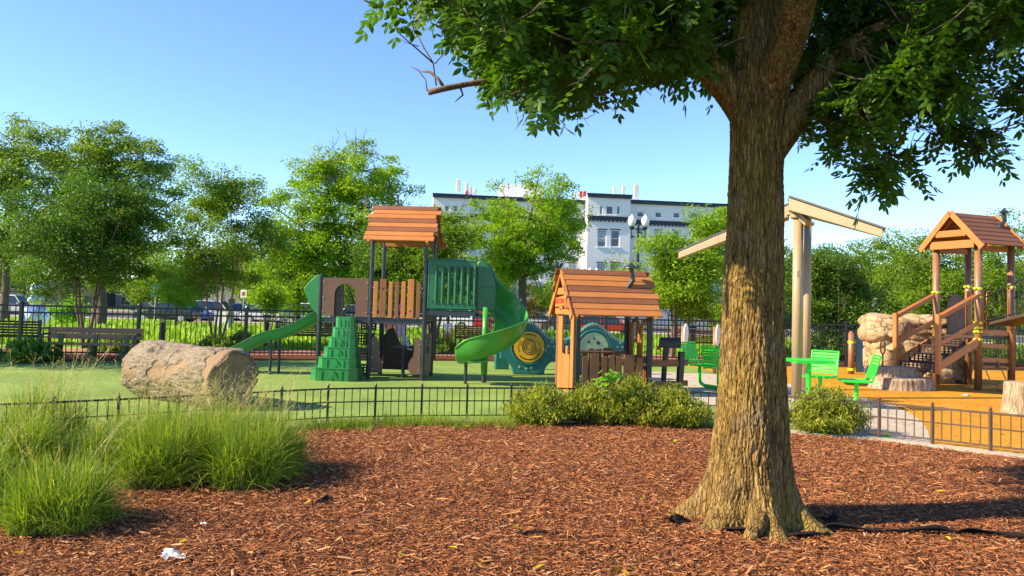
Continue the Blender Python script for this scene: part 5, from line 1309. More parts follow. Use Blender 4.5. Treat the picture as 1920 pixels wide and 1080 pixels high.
# =================================================================== RIGHT-HAND PLAY TOWER
rt = thing('play_tower', 'brown post play tower with steps, pitched board roof and yellow-green clamps on the right', 'play structure', (9.78, 16.2, 0), R(21.7))
for (x, y, h) in ((0, 0, 3.12), (1, 0, 3.12), (0, 1, 3.12), (1, 1, 3.12)):
    mb = MB(); mb.tube([(x, y, 0), (x, y, h)], .073, 16); mb.build('post', M['brown_steel'], rt, smooth=True)
plank_roof(rt, -.16, 1.16, .5, .73, 3.02, 3.74, [1, 1, 1, 1, 1, 1, 1], seed=9, jag=.02)
mb = MB()
for x in (-.20, 1.20):
    mb.bar((x, -.25, 2.97), (x, .5, 3.76), .035, .12); mb.bar((x, 1.25, 2.97), (x, .5, 3.76), .035, .12)
mb.box((-.18, .5, 3.30), (.03, .72, .14), bev=.005); mb.box((-.15, .5, 3.06), (.03, 1.05, .17), bev=.005); mb.box((.5, 0.02, 2.98), (1.0, .03, .12)); mb.box((.5, .98, 2.98), (1.0, .03, .12))
mb.build('gable_boards', M['planko'], rt)
mb = MB(); cx, cy = 1.0, .22; zb = 3.76 - .78 * (.28 / .8)
mb.tube([(cx - .08, cy, zb - .03), (cx - .05, cy - .01, zb + .03), (cx + .09, cy - .02, zb + .14), (cx + .085, cy - .02, zb + .19), (cx + .06, cy - .02, zb + .32)], .042, 12)
mb.lathe([(.12, .32), (.115, .335), (.03, .40), (.012, .42)], (cx + .06, cy - .02, zb), 4); mb.build('chimney', M['navy'], rt)
for (x, y, zs) in ((0, 0, (1.94, 2.12, 1.40, 1.30, 1.22, 1.06)), (0, 1, (2.04, 1.3, 1.05)), (1, 0, (2.18,)), (1, 1, (2.2,))):
    for z in zs:
        mb = MB(); mb.tube([(x, y, z - .022), (x, y, z + .022)], .086, 16); mb.box((x - .09, y, z), (.05, .06, .03)); mb.build('clamp', M['clamp'], rt)
mb = MB(); mb.box((.5, .5, 1.10), (.95, .95, .06), bev=.01); mb.build('deck', M['darkpanel'], rt)
# stairs: newels, rails, stringers, treads
for y in (-.02, 1.02):
    mb = MB(); mb.box((-1.18, y, .35 + .6), (.085, .10, 1.22), bev=.012); mb.build('newel_post', M['orange_steel'], rt)
    for (za, zb2, hh) in ((1.97, 1.50, .09), (1.40, .97, .10)):
        mb = MB(); mb.bar((.02, y - .03, za + .03), (-1.14, y - .03, zb2), .035, hh, bev=.008); mb.build('stair_rail', M['orange_steel'], rt)
    mb = MB(); mb.bar((.02, y - .01, 1.04), (-1.16, y - .01, .50), .04, .17, bev=.008); mb.build('stringer', M['orange_steel'], rt)
    mb = MB(); mb.tube([(.1, y + .05, 1.2), (.1, y + .05, 1.98), (.02, y + .05, 2.02), (-1.05, y + .05, 1.56), (-1.12, y + .05, 1.48), (-1.12, y + .05, .42)], .02, 8); mb.build('hand_rail', M['orange_steel'], rt, smooth=True)
for k in range(4):
    x = -1.02 + .27 * k; z = .52 + .18 * k
    mb = MB(); mb.plate((x - .12, .95, z - .16), (0, -1, 0), (0, 0, 1), .90, .18, [(.05 + .10 * i, .03 + .05 * j, .12 + .10 * i, .06 + .05 * j) for i in range(8) for j in range(3)], .015)
    mb.box((x, .5, z + .012), (.27, .9, .02)); mb.build('tread', M['darkpanel'], rt)
mb = MB(); mb.prism(arch_pts_ := [(0, 0), (.55, 0), (.55, .62)] + arc_pts(.275, .62, .275, 0, 180, 10)[1:-1] + [(0, .62)], (.3, .97, 1.13), (1, 0, 0), (0, 0, 1), .025); mb.build('arch_panel', M['brownpanel'], rt)
for q_1, q_2 in (((.08, -.02, 1.62), (.12, .03, .95)), ((.95, .95, 1.6), (.15, .04, 1.0))): mb = MB(); mb.box(q_1, q_2, bev=.008); mb.build('side_board', M['planko'], rt)
mb = MB(); mb.tube([(.12, -.10, 1.25), (.12, -.10, 2.05), (.2, -.10, 2.08), (.26, -.10, 2.0)], .014, 6); mb.tube([(.88, -.05, 1.25), (.88, -.05, 2.1), (.96, -.05, 2.16), (1.05, -.05, 2.1)], .02, 8); mb.build('grab_bar', M['orange_steel'], rt, smooth=True)
mb = MB()
mb.prism([(0, 0), (.62, 0), (.62, .55), (0, .55)], (.15, 1.25, .12), (1, 0, 0), (0, 0, 1), .03); mb.build('storage_panel', M['palegreen'], rt)
for z in (1.20, .92, .62):
    mb = MB(); mb.box((.5, .02, z), (.86, .035, .10), Ry(R(2)), bev=.006); mb.build('ladder_board', M['orange_steel'], rt)
mb = MB(); mb.tube([(.12, -.5, 0.01), (.10, -.2, .20), (.10, 0, .62)], .012, 6); mb.tube([(.6, -.5, 0.01), (.58, -.2, .2), (.58, 0, .62)], .012, 6); mb.bar((.16, -.28, .14), (.56, -.28, .14), .10, .025); mb.bar((.16, -.46, .04), (.56, -.46, .04), .10, .025); mb.build('rope_step', M['orange_steel'], rt)
# bridge heading off to the right, towards the camera
b0 = V3((.10, -.10, 0)); wd = V3((.62, -1.62, 0)); wd = Matrix.Rotation(R(-21.7), 3, 'Z') @ wd
bz = lambda t: 1.38 + .46 * t; rz_ = lambda t: 1.95 + .85 * t - .12 * t * (1 - t)
pn = Matrix.Rotation(R(90), 3, 'Z') @ wd.normalized() * .85
brd = MB(); n = 12
brd.sweep([[b0 + wd * (k / n) + V3((0, 0, bz(k / n) - .03)), b0 + wd * (k / n) + V3((0, 0, bz(k / n) + .03)), b0 + wd * (k / n) + pn + V3((0, 0, bz(k / n) + .03)), b0 + wd * (k / n) + pn + V3((0, 0, bz(k / n) - .03))] for k in range(n + 1)], closed=True, cap=True)
brd.build('bridge_deck', M['darkpanel'], rt)
for sd in (V3((0, 0, 0)), pn):
    mb = MB(); mb.tube([b0 + sd + wd * (k / n) + V3((0, 0, rz_(k / n))) for k in range(n + 1)], .016, 8); mb.tube([b0 + sd + wd * (k / n) + V3((0, 0, bz(k / n) + .07)) for k in range(n + 1)], .014, 8)
    for k in range(16): u = (k + .5) / 16; q = b0 + sd + wd * u; mb.tube([q + V3((0, 0, bz(u) + .05)), q + V3((0, 0, rz_(u)))], .008, 6)
    mb.build('bridge_railing', M['black'], rt)

# =================================================================== ROCKS
def rock(name, label, cat, loc, blobs, mat, seed, amp=.10, rz=0, seg=(110, 70), group=None, step=None):
    t = thing(name, label, cat, loc, rz, group); Vs = []; Fs = []; nb = 0
    for (cx, cy, cz, rx, ry, rzz, p) in blobs:
        m, n = seg; th = np.linspace(0, 2 * math.pi, m, endpoint=False); ph = np.linspace(-math.pi / 2, math.pi / 2, n)
        T, Ph = np.meshgrid(th, ph); sg = lambda a, e: np.sign(a) * np.abs(a) ** e
        d = np.stack([sg(np.cos(Ph), p) * sg(np.cos(T), p), sg(np.cos(Ph), p) * sg(np.sin(T), p), sg(np.sin(Ph), p)], -1).reshape(-1, 3)
        Pt = d * np.array([rx, ry, rzz]) + np.array([cx, cy, cz]); nn = d / (np.linalg.norm(d, axis=1)[:, None] + 1e-9)
        f = fbm(Pt * 1.1 + seed, 3, seed) * 1.0; ridg = np.minimum(np.abs(fbm(Pt * np.array([1.3, 1.3, 2.0]) + seed * 2, 3, seed + 3)) * 5, 1.4); f3 = fbm(Pt * 7, 4, seed + 9)
        Pt = Pt + nn * (amp * (f + .9 * ridg + .34 * f3) - amp * .9)[:, None]; Pt[:, 2] = np.maximum(Pt[:, 2], -.03)
        i = np.arange(n - 1)[:, None] * m; j = np.arange(m)[None, :]; j2 = (j + 1) % m
        Fs.append(np.stack([i + j, i + j2, i + m + j2, i + m + j], -1).reshape(-1, 4) + nb); Vs.append(Pt); nb += len(Pt)
    np_mesh('rock_body', np.concatenate(Vs), np.concatenate(Fs), M[mat], t, smooth=True); return t
rock('climbing_rock', 'tan artificial climbing rock with deep cracks behind the loop handle', 'rock', (9.2, 17.9, 0), [(-.05, 0, 1.20, .92, .6, .30, .5), (.02, .1, .55, .84, .55, .66, .42), (.85, .15, .60, .60, .5, .68, .5), (-.25, -.12, .84, .55, .45, .17, .5), (.3, -.3, .45, .5, .3, .4, .5)], 'rock', 4, .075)
st_ = thing('stepping_stump', 'carved two-level tree stump step at the foot of the tower stairs', 'stump', (8.08, 16.15, 0), R(14))
def stump(parent, cx, cy, rx, ry, z1, seed, name='stump_side', flare=.12, top='stumpwood', z0=-.02):
    m, n = 120, 26; th = np.linspace(0, 2 * math.pi, m, endpoint=False); zz = np.linspace(z0, z1, n)
    T, Z = np.meshgrid(th, zz); k = np.stack([np.cos(T) * 4, np.sin(T) * 4, Z * 1.2], -1).reshape(-1, 3)
    q = 1 + .10 * fbm(np.stack([np.cos(T) * 1.4, np.sin(T) * 1.4, Z * .3], -1).reshape(-1, 3) + seed, 2, seed) + .05 * (1 - 2 * np.abs(fbm(k * np.array([3, 3, .8]), 3, seed + 2))) + flare * np.exp(-Z.ravel() / .12)
    sg = lambda a, e: np.sign(a) * np.abs(a) ** e
    edge = 1 - .05 * np.clip((Z.ravel() - z1 + .03) / .03, 0, 1)
    V = np.c_[cx + rx * sg(np.cos(T.ravel()), .8) * q * edge, cy + ry * sg(np.sin(T.ravel()), .8) * q * edge, Z.ravel()]
    i = np.arange(n - 1)[:, None] * m; j = np.arange(m)[None, :]; j2 = (j + 1) % m
    o = np_mesh(name, V, np.stack([i + j, i + j2, i + m + j2, i + m + j], -1).reshape(-1, 4), M['stumpbark'], parent, smooth=True)
    mb = MB(); tp = V[-m:] * np.array([1, 1, 1]); mb.add([tuple(v) for v in tp], [tuple(range(m))]); mb.build('stump_top', M[top], parent)
stump(st_, 0, -.12, .60, .42, .24, 3, flare=.08); stump(st_, .06, .18, .56, .34, .43, 5, 'upper_stump_side', .02)
sr = thing('tree_stump_seat', 'round carved stump with a pale wooden top at the right edge behind the brown fence', 'stump', (8.30, 12.55, 0)); stump(sr, 0, 0, .25, .25, .50, 8, flare=.18)
lp = thing('loop_handle', 'brown steel loop handle standing on the stump step by the climbing rock', 'handle', (P(1655, 690, 16.2).x, 16.2, .42)); mb = MB()
mb.tube([(0, 0, -.02), (0, 0, .30)], .018, 8); mb.tube([(.0 + .05 * math.sin(a), 0, .42 - .14 * math.cos(a)) for a in np.linspace(0, 2 * math.pi, 20)], .016, 8, cap=False); mb.build('loop', M['brown_steel'], lp, smooth=True)
cpn = thing('climbing_wall', 'blue climbing panel with mauve round holds beside a clamped brown post left of the rock', 'play panel', (P(1596, 690, 19.5).x, 19.5, 0)); mb = MB()
mb.tube([(0, 0, 0), (0, 0, 1.02)], .075, 14); mb.lathe([(.075, 1.02), (.05, 1.06), (.005, 1.08)], (0, 0, 0), 14); mb.build('post', M['brown_steel'], cpn, smooth=True)
for z in (.12, .80):
    mb = MB(); mb.tube([(0, 0, z - .03), (0, 0, z + .03)], .087, 14); mb.box((.09, 0, z), (.05, .05, .05)); mb.build('clamp', M['clamp'], cpn)
mb = MB(); mb.box((.34, .02, .50), (.42, .05, .90), bev=.02); mb.build('panel', M['blue'], cpn)
for x, z, q in ((.40, .72, .10), (.46, .60, .11), (.42, .46, .11), (.48, .34, .09), (.40, .26, .12)):
    mb = MB(); mb.lathe([(.0001, -.1), (q * .8, -.07), (q, 0), (q * .8, .07), (.0001, .1)], (0, 0, 0), 10); mb.v = [(a + x, b * .35 - .03, c + z) for a, b, c in mb.v]; mb.build('hold', M['mauve'], cpn, smooth=True)

# ------------------------------------------------ carved log
lg = thing('carved_log', 'huge log with grey bark and smooth tan patches behind the tall grass', 'log', (P(350, 740, 11.2).x, 11.2, 0), R(-32))
m, n = 240, 200; th = np.linspace(0, 2 * math.pi, m, endpoint=False); us = np.linspace(-1, 1, n)
T, U = np.meshgrid(th, us); T = T.ravel(); U = U.ravel(); Lh = 1.06; r0 = .405
endf = np.clip((1 - np.abs(U)) / .06, 0, 1); endr = (1 - (1 - endf) ** 2) ** .5; endr = .90 + .10 * endr
q = np.c_[np.cos(T) * 1.0, np.sin(T) * 1.0, U * 2.0]
rad = r0 * (1 + .12 * fbm(q * np.array([1.1, 1.1, .8]) + 3, 3, 6)) * endr
ang = np.degrees(T)   # 0 = +y (back), see below
# mask of smooth patches: warped ellipses on the front/top side  (front = -y, angle 270; top = 90)
wu = U + .16 * fbm(q * 1.8, 3, 12); wt = (ang % 360) + 22 * fbm(q * 1.8 + 5, 3, 13)
def el(u0, a0, ru, ra): return 1 - np.sqrt(((wu - u0) / ru) ** 2 + ((wt - a0) / ra) ** 2)
patch = np.maximum.reduce([el(-.02, 172, .34, 24), el(.28, 150, .20, 13), el(.98, 150, .28, 70), el(-.9, 190, .22, 20)])
pm = np.clip(patch * 9 + .5, 0, 1)
bk = fbm(np.c_[np.cos(T) * 7, np.sin(T) * 7, U * 2.6] + .8 * np.c_[fbm(q * 4, 2, 3), fbm(q * 4, 2, 5), 0 * U], 4, 21); bk = 1 - np.abs(bk) * 2
rad = rad + (1 - pm) * (.012 + .010 * bk) - .012 * np.exp(-((patch) / .05) ** 2) + .004 * fbm(q * 14, 2, 30)
kn = np.exp(-((U + .42) / .045) ** 2 - (((ang - 128)) / 6) ** 2); kr = np.exp(-(((np.sqrt(((U + .42) / .09) ** 2 + ((ang - 128) / 12) ** 2)) - 1) / .35) ** 2); rad = rad + .022 * kr - .04 * kn
# cross-section: y = -cos? choose angle 90 = top, 180 = front(-y), 0 = back
V = np.c_[U * Lh, np.cos(T) * rad, .385 + np.sin(T) * rad]; V[:, 2] = np.maximum(V[:, 2], -.02)
V[:, 0] += np.sign(U) * 0.05 * fbm(q * 2 + 9, 2, 40)
i = np.arange(n - 1)[:, None] * m; j = np.arange(m)[None, :]; j2 = (j + 1) % m
Fq = np.stack([i + j, i + m + j, i + m + j2, i + j2], -1).reshape(-1, 4)
# end caps pulled slightly inward (carved growth-ring face)
Vc = [V]; Fc = [Fq]; nb = len(V); mask = [pm]
for s_, i0_ in ((-1, 0), (1, n - 1)):
    ring = V[i0_ * m:(i0_ + 1) * m]; c = ring.mean(0); K = 14; rows = []
    for k in range(1, K + 1):
        f = 1 - k / K; rr = c + (ring - c) * f; rr[:, 0] -= s_ * (.07 * (1 - f) ** .5 + .012 * math.sin(k * 2.4)) - s_ * .015 * fbm(rr * 6, 2, 50); rows.append(rr)
    Vc.append(np.concatenate(rows)); mask.append(np.full(m * K, 1.0))
    prev = np.arange(m) + i0_ * m
    for k in range(K):
        cur = nb + k * m + np.arange(m); a, b = prev, np.roll(prev, -1); c_, d_ = np.roll(cur, -1), cur
        Fc.append(np.stack([a, b, c_, d_] if s_ > 0 else [a, d_, c_, b], -1)); prev = cur
    nb += m * K
o = np_mesh('log_body', np.concatenate(Vc), np.concatenate(Fc), M['log'], lg, smooth=True)
at = o.data.attributes.new('smooth_patch', 'FLOAT', 'POINT'); at.data.foreach_set('value', np.concatenate(mask).astype(np.float32))
# =================================================================== BENCHES
def plank_bench(loc, rz, label, w=1.95):
    t = thing('park_bench', label, 'bench', loc, rz)
    mb = MB(); mb.box((0, .10, .68), (w, .035, .12), Rx(R(-6)), bev=.008); mb.box((0, .085, .55), (w, .035, .12), Rx(R(-6)), bev=.008); mb.build('backrest', M['benchwood'], t)
    mb = MB(); [mb.box((0, -.12 + .12 * k - .22, .40), (w + .06, .105, .04), bev=.006) for k in range(3)]; mb.build('seat', M['planko'] if 0 else M['benchwood'], t)
    for x in (-w * .37, 0, w * .34):
        mb = MB(); mb.box((x, .05, .30), (.09, .05, .60), Rx(R(-4))); mb.box((x, -.2, .20), (.07, .30, .05)); mb.box((x, -.12, .18), (.08, .06, .38)); mb.build('leg', M['olive'], t)
    for x in (-w / 2 + .03, w / 2 - .01):
        mb = MB(); mb.tube([(x, .05, .60), (x, -.30, .60), (x, -.34, .56), (x, -.34, .40)], .022, 8); mb.build('armrest', M['navy'], t)
    return t
def slat_bench(loc, rz, label, w=1.8, m_='darkbench'):
    t = thing('park_bench', label, 'bench', loc, rz); mb = MB()
    for k in range(6): mb.box((0, .0 + .012 * k, .46 + .065 * k), (w, .02, .045), Rx(R(-10)))
    mb.build('backrest', M[m_], t)
    mb = MB(); [mb.box((0, -.08 - .07 * k, .42), (w, .055, .025)) for k in range(6)]; mb.build('seat', M[m_], t)
    for x in (-w / 2, w / 2):
        mb = MB(); mb.box((x, .07, .42), (.06, .06, .84), bev=.01); mb.box((x, -.42, .32), (.06, .06, .64), bev=.01); mb.box((x, -.18, .64), (.07, .52, .04), bev=.01); mb.build('side_frame', M['navy'], t)
    return t
b = P(175, 676, 17.1); plank_bench((b.x, 17.1, 0), R(6), 'long brown plank bench with olive supports in front of the tall fence')
slat_bench((P(0, 640, 18.2).x, 18.2, 0), R(186), 'dark slatted bench beyond the fence at the far left edge')
slat_bench((P(578, 640, 22.6).x, 22.6, 0), R(184), 'dark slatted bench beyond the fence behind the wave slide')
slat_bench((P(893, 640, 24.0).x, 24.0, 0), R(184), 'pale brown slatted bench beyond the fence behind the spiral slide', 1.3, 'plankb')
slat_bench((P(1305, 645, 25.0).x, 25.0, 0), R(182), 'brown slatted bench beyond the fence between the mailbox and the trunk', 1.5, 'plankb')
# =================================================================== PATH LIGHTS
for px, Y, lb in ((311, 20.6, 'short black path light beyond the fence right of the brown bench'), (505, 23.5, 'short black path light beyond the fence above the wave slide'), (762, 24.2, 'short black path light seen under the play tower deck'), (1301, 23.5, 'short black path light beyond the fence left of the foreground trunk')):
    t = thing('path_light', lb, 'path light', (hwidth(px, Y), Y, 0), 0, 'path lights beyond the fence')
    mb = MB(); mb.lathe([(.085, 0), (.085, .02), (.07, .03), (.07, .78)], (0, 0, 0), 14); mb.build('bollard_post', M['black'], t)
    mb = MB(); [mb.lathe([(.06, .80 + .04 * k), (.11, .80 + .04 * k), (.06, .825 + .04 * k)], (0, 0, 0), 14) for k in range(3)]; mb.lathe([(.15, .93), (.155, .95), (.09, .98), (.01, .99)], (0, 0, 0), 16); mb.build('lamp_head', M['black'], t)
# oval play panels on posts
for px, lb in ((1280, 'white oval panel on a brown post right of the mailbox'), (1340, 'white oval panel on a brown post touching the foreground trunk')):
    Y = 18.4; t = thing('oval_panel', lb, 'play panel', (P(px, 660, Y).x, Y, 0), R(62), 'oval play panels'); mb = MB(); mb.tube([(0, 0, 0), (0, 0, 1.12)], .045, 10); mb.build('post', M['brown_steel'], t, smooth=True)
    mb = MB(); mb.v = []; mb.prism([(.19 * math.cos(a), .92 + .25 * math.sin(a)) for a in np.linspace(0, 2 * math.pi, 28)[:-1]], (.0, -.07, 0), (1, 0, 0), (0, 0, 1), .03); mb.build('disc', M['white'], t, bevel=.008)
# dark kiosk canopy
t = thing('market_canopy', 'black pitched canopy with a red and white tape under its eave behind the fence', 'canopy', (hwidth(1318, 44), 44, zg(44))); mb = MB()
W_, D_ = 1.75, 1.3; ze, zr = 1.35, 2.6
mb.add([(-W_, -D_, ze), (W_, -D_, ze), (W_, D_, ze), (-W_, D_, ze), (.2, 0, zr)], [(0, 1, 4), (1, 2, 4), (2, 3, 4), (3, 0, 4), (3, 2, 1, 0)]); mb.build('roof', M['black'], t)
for x in (-W_ + .1, W_ - .1):
    for y in (-D_ + .1, D_ - .1): mb = MB(); mb.tube([(x, y, 0), (x, y, ze)], .04, 6); mb.build('post', M['black'], t)
mb = MB(); mb.box((0, -D_ - .02, ze - .05), (2 * W_, .02, .07)); mb.build('red_tape', M['red'], t); mb = MB(); [mb.box((-1.5 + .5 * k, -D_ - .033, ze - .05), (.22, .01, .07)) for k in range(7)]; mb.build('white_tape', M['white'], t)
mb = MB(); mb.tube([(-W_, -D_ - .03, ze + .02), (.2, -.05, zr + .03)], .03, 6); mb.build('roof_edge', M['steel'], t)
# =================================================================== STREET LAMPS
def globe_lamp(px, Y, H, label, sc=1.0):
    t = thing('street_lamp', label, 'street lamp', (hwidth(px, Y), Y, zg(Y)), 0, 'twin-globe street lamps')
    mb = MB(); mb.lathe([(.20, 0), (.20, .3), (.14, .4), (.11, .8), (.07, 1.0), (.055, H - .75), (.08, H - .72), (.05, H - .68), (.04, H - .45)], (0, 0, 0), 14); mb.build('post', M['black'], t)
    mb = MB()
    for s_ in (-1, 1):
        mb.tube([(0, 0, H - .85), (s_ * .12, 0, H - .93), (s_ * .24, 0, H - .90), (s_ * .28, 0, H - .78), (s_ * .27, 0, H - .60)], .025, 6); mb.tube([(0, 0, H - .62), (s_ * .13, 0, H - .56), (s_ * .24, 0, H - .62)], .018, 6)
        mb.lathe([(.03, H - .98), (.05, H - .92), (.02, H - .85)], (s_ * .27, 0, 0), 8); mb.lathe([(.05, H - .62), (.09, H - .58), (.10, H - .53), (.075, H - .5)], (s_ * .27, 0, 0), 12)
    mb.build('bracket', M['black'], t)
    for s_ in (-1, 1):
        mb = MB(); mb.lathe([(.075, H - .5), (.13, H - .42), (.165, H - .30), (.155, H - .19), (.10, H - .10), (.045, H - .06), (.03, H - .02), (.008, H + .01)], (s_ * .27, 0, 0), 16); mb.build('globe', M['frosted'], t, smooth=True)
    return t
globe_lamp(1196, 31, 5.3, 'near street lamp with two white acorn globes above the maple')
globe_lamp(1113, 62, 5.2, 'smaller distant street lamp with two white globes showing over the playhouse ridge')
# =================================================================== SILVER STATUE
t = thing('faceted_statue', 'silver faceted metal statue of a sitting long-eared animal beyond the fence at the left', 'statue', (P(66, 600, 31).x, 31, zg(31)), R(20))
def facet(mb, rings, seg, c=(0, 0, 0), seed=0):
    r = random.Random(seed); rr = []
    for k, (rad, z, sx, sy, ox) in enumerate(rings):
        rr.append([V3((c[0] + ox + rad * sx * math.cos(2 * math.pi * (j + .5 * (k % 2)) / seg), c[1] + rad * sy * math.sin(2 * math.pi * (j + .5 * (k % 2)) / seg), c[2] + z)) for j in range(seg)])
    b = len(mb.v)
    for q in rr: mb.v += [tuple(p) for p in q]
    for i in range(len(rr) - 1):
        for j in range(seg):
            j2 = (j + 1) % seg; a, b2, c_, d = b + i * seg + j, b + i * seg + j2, b + (i + 1) * seg + j2, b + (i + 1) * seg + j
            if i % 2 == 0: mb.f += [(a, b2, d), (b2, c_, d)]
            else: mb.f += [(a, b2, c_), (a, c_, d)]
            mb.mi += [0, 0]
    mb.f += [tuple(b + k for k in range(seg))[::-1], tuple(b + (len(rr) - 1) * seg + k for k in range(seg))]; mb.mi += [0, 0]
mb = MB(); facet(mb, [(.34, 0, 1, 1, 0), (.42, .28, 1.05, 1, 0), (.48, .60, 1, .9, 0), (.40, .85, 1, .9, .0), (.20, 1.0, 1, 1, 0)], 7); mb.build('body', M['silver'], t)
mb = MB(); facet(mb, [(.16, .96, 1, 1, 0), (.27, 1.12, 1.1, 1, -.03), (.29, 1.24, 1, .9, -.02), (.12, 1.46, 1, 1, 0)], 6); mb.build('head', M['silver'], t)
for s_ in (-1, 1): mb = MB(); facet(mb, [(.05, 1.38, 1, 1, s_ * .09), (.12, 1.58, 1, .7, s_ * .13), (.10, 1.74, 1, .6, s_ * .12), (.02, 1.88 - .1 * (s_ > 0), 1, .6, s_ * .10)], 5); mb.build('ear', M['silver'], t)
for s_ in (-1, 1): mb = MB(); facet(mb, [(.12, 0, 1, 1.5, s_ * .3), (.16, .2, 1, 1.4, s_ * .34), (.13, .5, 1, 1.2, s_ * .40), (.05, .72, 1, 1, s_ * .36)], 5, (0, -.18, 0)); mb.build('limb', M['silver'], t)
mb = MB(); mb.box((0, 0, .03), (1.5, 1.2, .06)); mb.build('plinth', M['concrete'], t)
# =================================================================== STREET SIGNS
def sign(px, py, Y, w, h, mat, label, face=None):
    hz = 567.6 + (px - 960) * .028; z = 1.55 + (hz - py) * Y / F_PX - zg(Y)
    t = thing('street_sign', label, 'sign', (hwidth(px, Y), Y, zg(Y))); mb = MB(); mb.tube([(0, .03, 0), (0, .03, z + h * .6)], .03, 6); mb.build('sign_post', M['steel'], t)
    mb = MB(); mb.box((0, 0, z), (w, .02, h), bev=.005); mb.build('sign_plate', M[mat], t)
    if face: mb = MB(); mb.box((0, -.014, z), (w * .5, .006, h * .5)); mb.build('sign_symbol', M[face], t)
sign(294, 545, 48, .55, .7, 'teal', 'teal street sign with a pale symbol left of the slim red-stemmed tree', 'white')
sign(459, 551, 58, .45, .6, 'white', 'small white and red parking sign above the blue hatchback', 'red'); sign(1641, 570, 30, .16, .45, 'white', 'narrow white sign above the left end of the climbing rock')
t = thing('utility_box', 'pale grey utility box beyond the fence between the red stems', 'utility box', (hwidth(425, 36), 36, zg(36))); mb = MB(); mb.box((0, 0, .5), (.75, .5, 1.0), bev=.03); mb.build('cabinet', M['greywall'], t); mb = MB(); mb.box((.0, -.262, .5), (.6, .02, .8), bev=.005); mb.box((.2, -.28, .5), (.03, .02, .12)); mb.build('door', M['white'], t)
# =================================================================== CARS
def car(px, Y, kind, col, label, rz=0, L=4.5, mat=None):
    t = thing('parked_car', label, 'car', (hwidth(px, Y), Y, zg(Y) + .0), rz, 'cars parked along the street'); pm = mat or car_paint('car_paint', col)
    W = 1.78; a = L / 2
    suv = kind in ('suv', 'wagon'); hb = .92 if suv else .82; rh = {'sedan': 1.44, 'suv': 1.70, 'wagon': 1.52, 'hatch': 1.5}[kind]
    prof = [(-a, .38), (-a + .05, .28), (a - .06, .28), (a, .40), (a - .02, .62), (a - .12, hb - .10), (a - 1.15, hb), (-a + (.35 if kind == 'sedan' else .12), hb + .03), (-a + .04, hb - .06)]
    cut = []
    mb = MB(); mb.prism(prof, (0, 0, 0), (1, 0, 0), (0, 0, 1), W); mb.build('body', pm, t, bevel=.09)
    x0, x1, x2, x3 = {'sedan': (-a + .55, -a + 1.25, a - 1.95, a - 1.1), 'suv': (-a + .1, -a + .35, a - 1.75, a - 1.1), 'wagon': (-a + .12, -a + .6, a - 1.9, a - 1.1), 'hatch': (-a + .1, -a + .6, a - 1.8, a - 1.05)}[kind]
    def frus(mb, e, zt, zb, ins):
        w0, w1 = W / 2 - .06 + e, W / 2 - .24 + e
        vs = [(x0 - e, -w0, zb), (x3 + e, -w0, zb), (x3 + e, w0, zb), (x0 - e, w0, zb), (x1 - e * ins, -w1, zt), (x2 + e * ins, -w1, zt), (x2 + e * ins, w1, zt), (x1 - e * ins, w1, zt)]
        mb.add(vs, [(3, 2, 1, 0), (4, 5, 6, 7), (0, 1, 5, 4), (1, 2, 6, 5), (2, 3, 7, 6), (3, 0, 4, 7)])
    mb = MB(); frus(mb, 0, rh - .03, hb - .05, 1); mb.build('windows', M['carglass'], t, bevel=.04)
    mb = MB(); w1 = W / 2 - .24
    mb.add([(x1 - .03, -w1 - .03, rh - .07), (x2 + .03, -w1 - .03, rh - .07), (x2 + .03, w1 + .03, rh - .07), (x1 - .03, w1 + .03, rh - .07), (x1 + .1, -w1 + .06, rh), (x2 - .1, -w1 + .06, rh), (x2 - .1, w1 - .06, rh), (x1 + .1, w1 - .06, rh)], [(3, 2, 1, 0), (4, 5, 6, 7), (0, 1, 5, 4), (1, 2, 6, 5), (2, 3, 7, 6), (3, 0, 4, 7)])
    for s_ in (-1, 1):
        w0 = W / 2 - .055
        for (xa, xb) in ((x0, x1), (x3, x2), ((x0 + x3) / 2 - .05, (x0 + x3) / 2 - .05)): mb.bar((xa, s_ * w0, hb - .03), (xb, s_ * (w1 + .01), rh - .05), .05, .07)
    mb.build('roof', pm, t)
    for x in (-a + .85, a - .85):
        for s_ in (-1, 1):
            y = s_ * (W / 2 - .09); mb = MB(); mb.tube([(x, y - .1, .33), (x, y + .1, .33)], .33, 20); w = mb.build('wheel', M['rubber'], t)
            mb = MB(); mb.tube([(x, y + s_ * .07, .33), (x, y + s_ * .108, .33)], .21, 12); mb.build('rim', M['chrome'], w)
    for s_ in (-1, 1):
        mb = MB(); mb.box((-a + .03, s_ * .68, hb - .18), (.08, .30, .16), bev=.02); mb.build('tail_lamp', M['lampred'], t)
        mb = MB(); mb.box((a - .05, s_ * .66, hb - .26), (.10, .34, .13), bev=.02); mb.build('headlight', M['lampwhite'], t)
        mb = MB(); mb.box((x3 - .25, s_ * (W / 2 + .04), hb + .08), (.14, .14, .11), bev=.03); mb.build('mirror', pm, t)
    return t
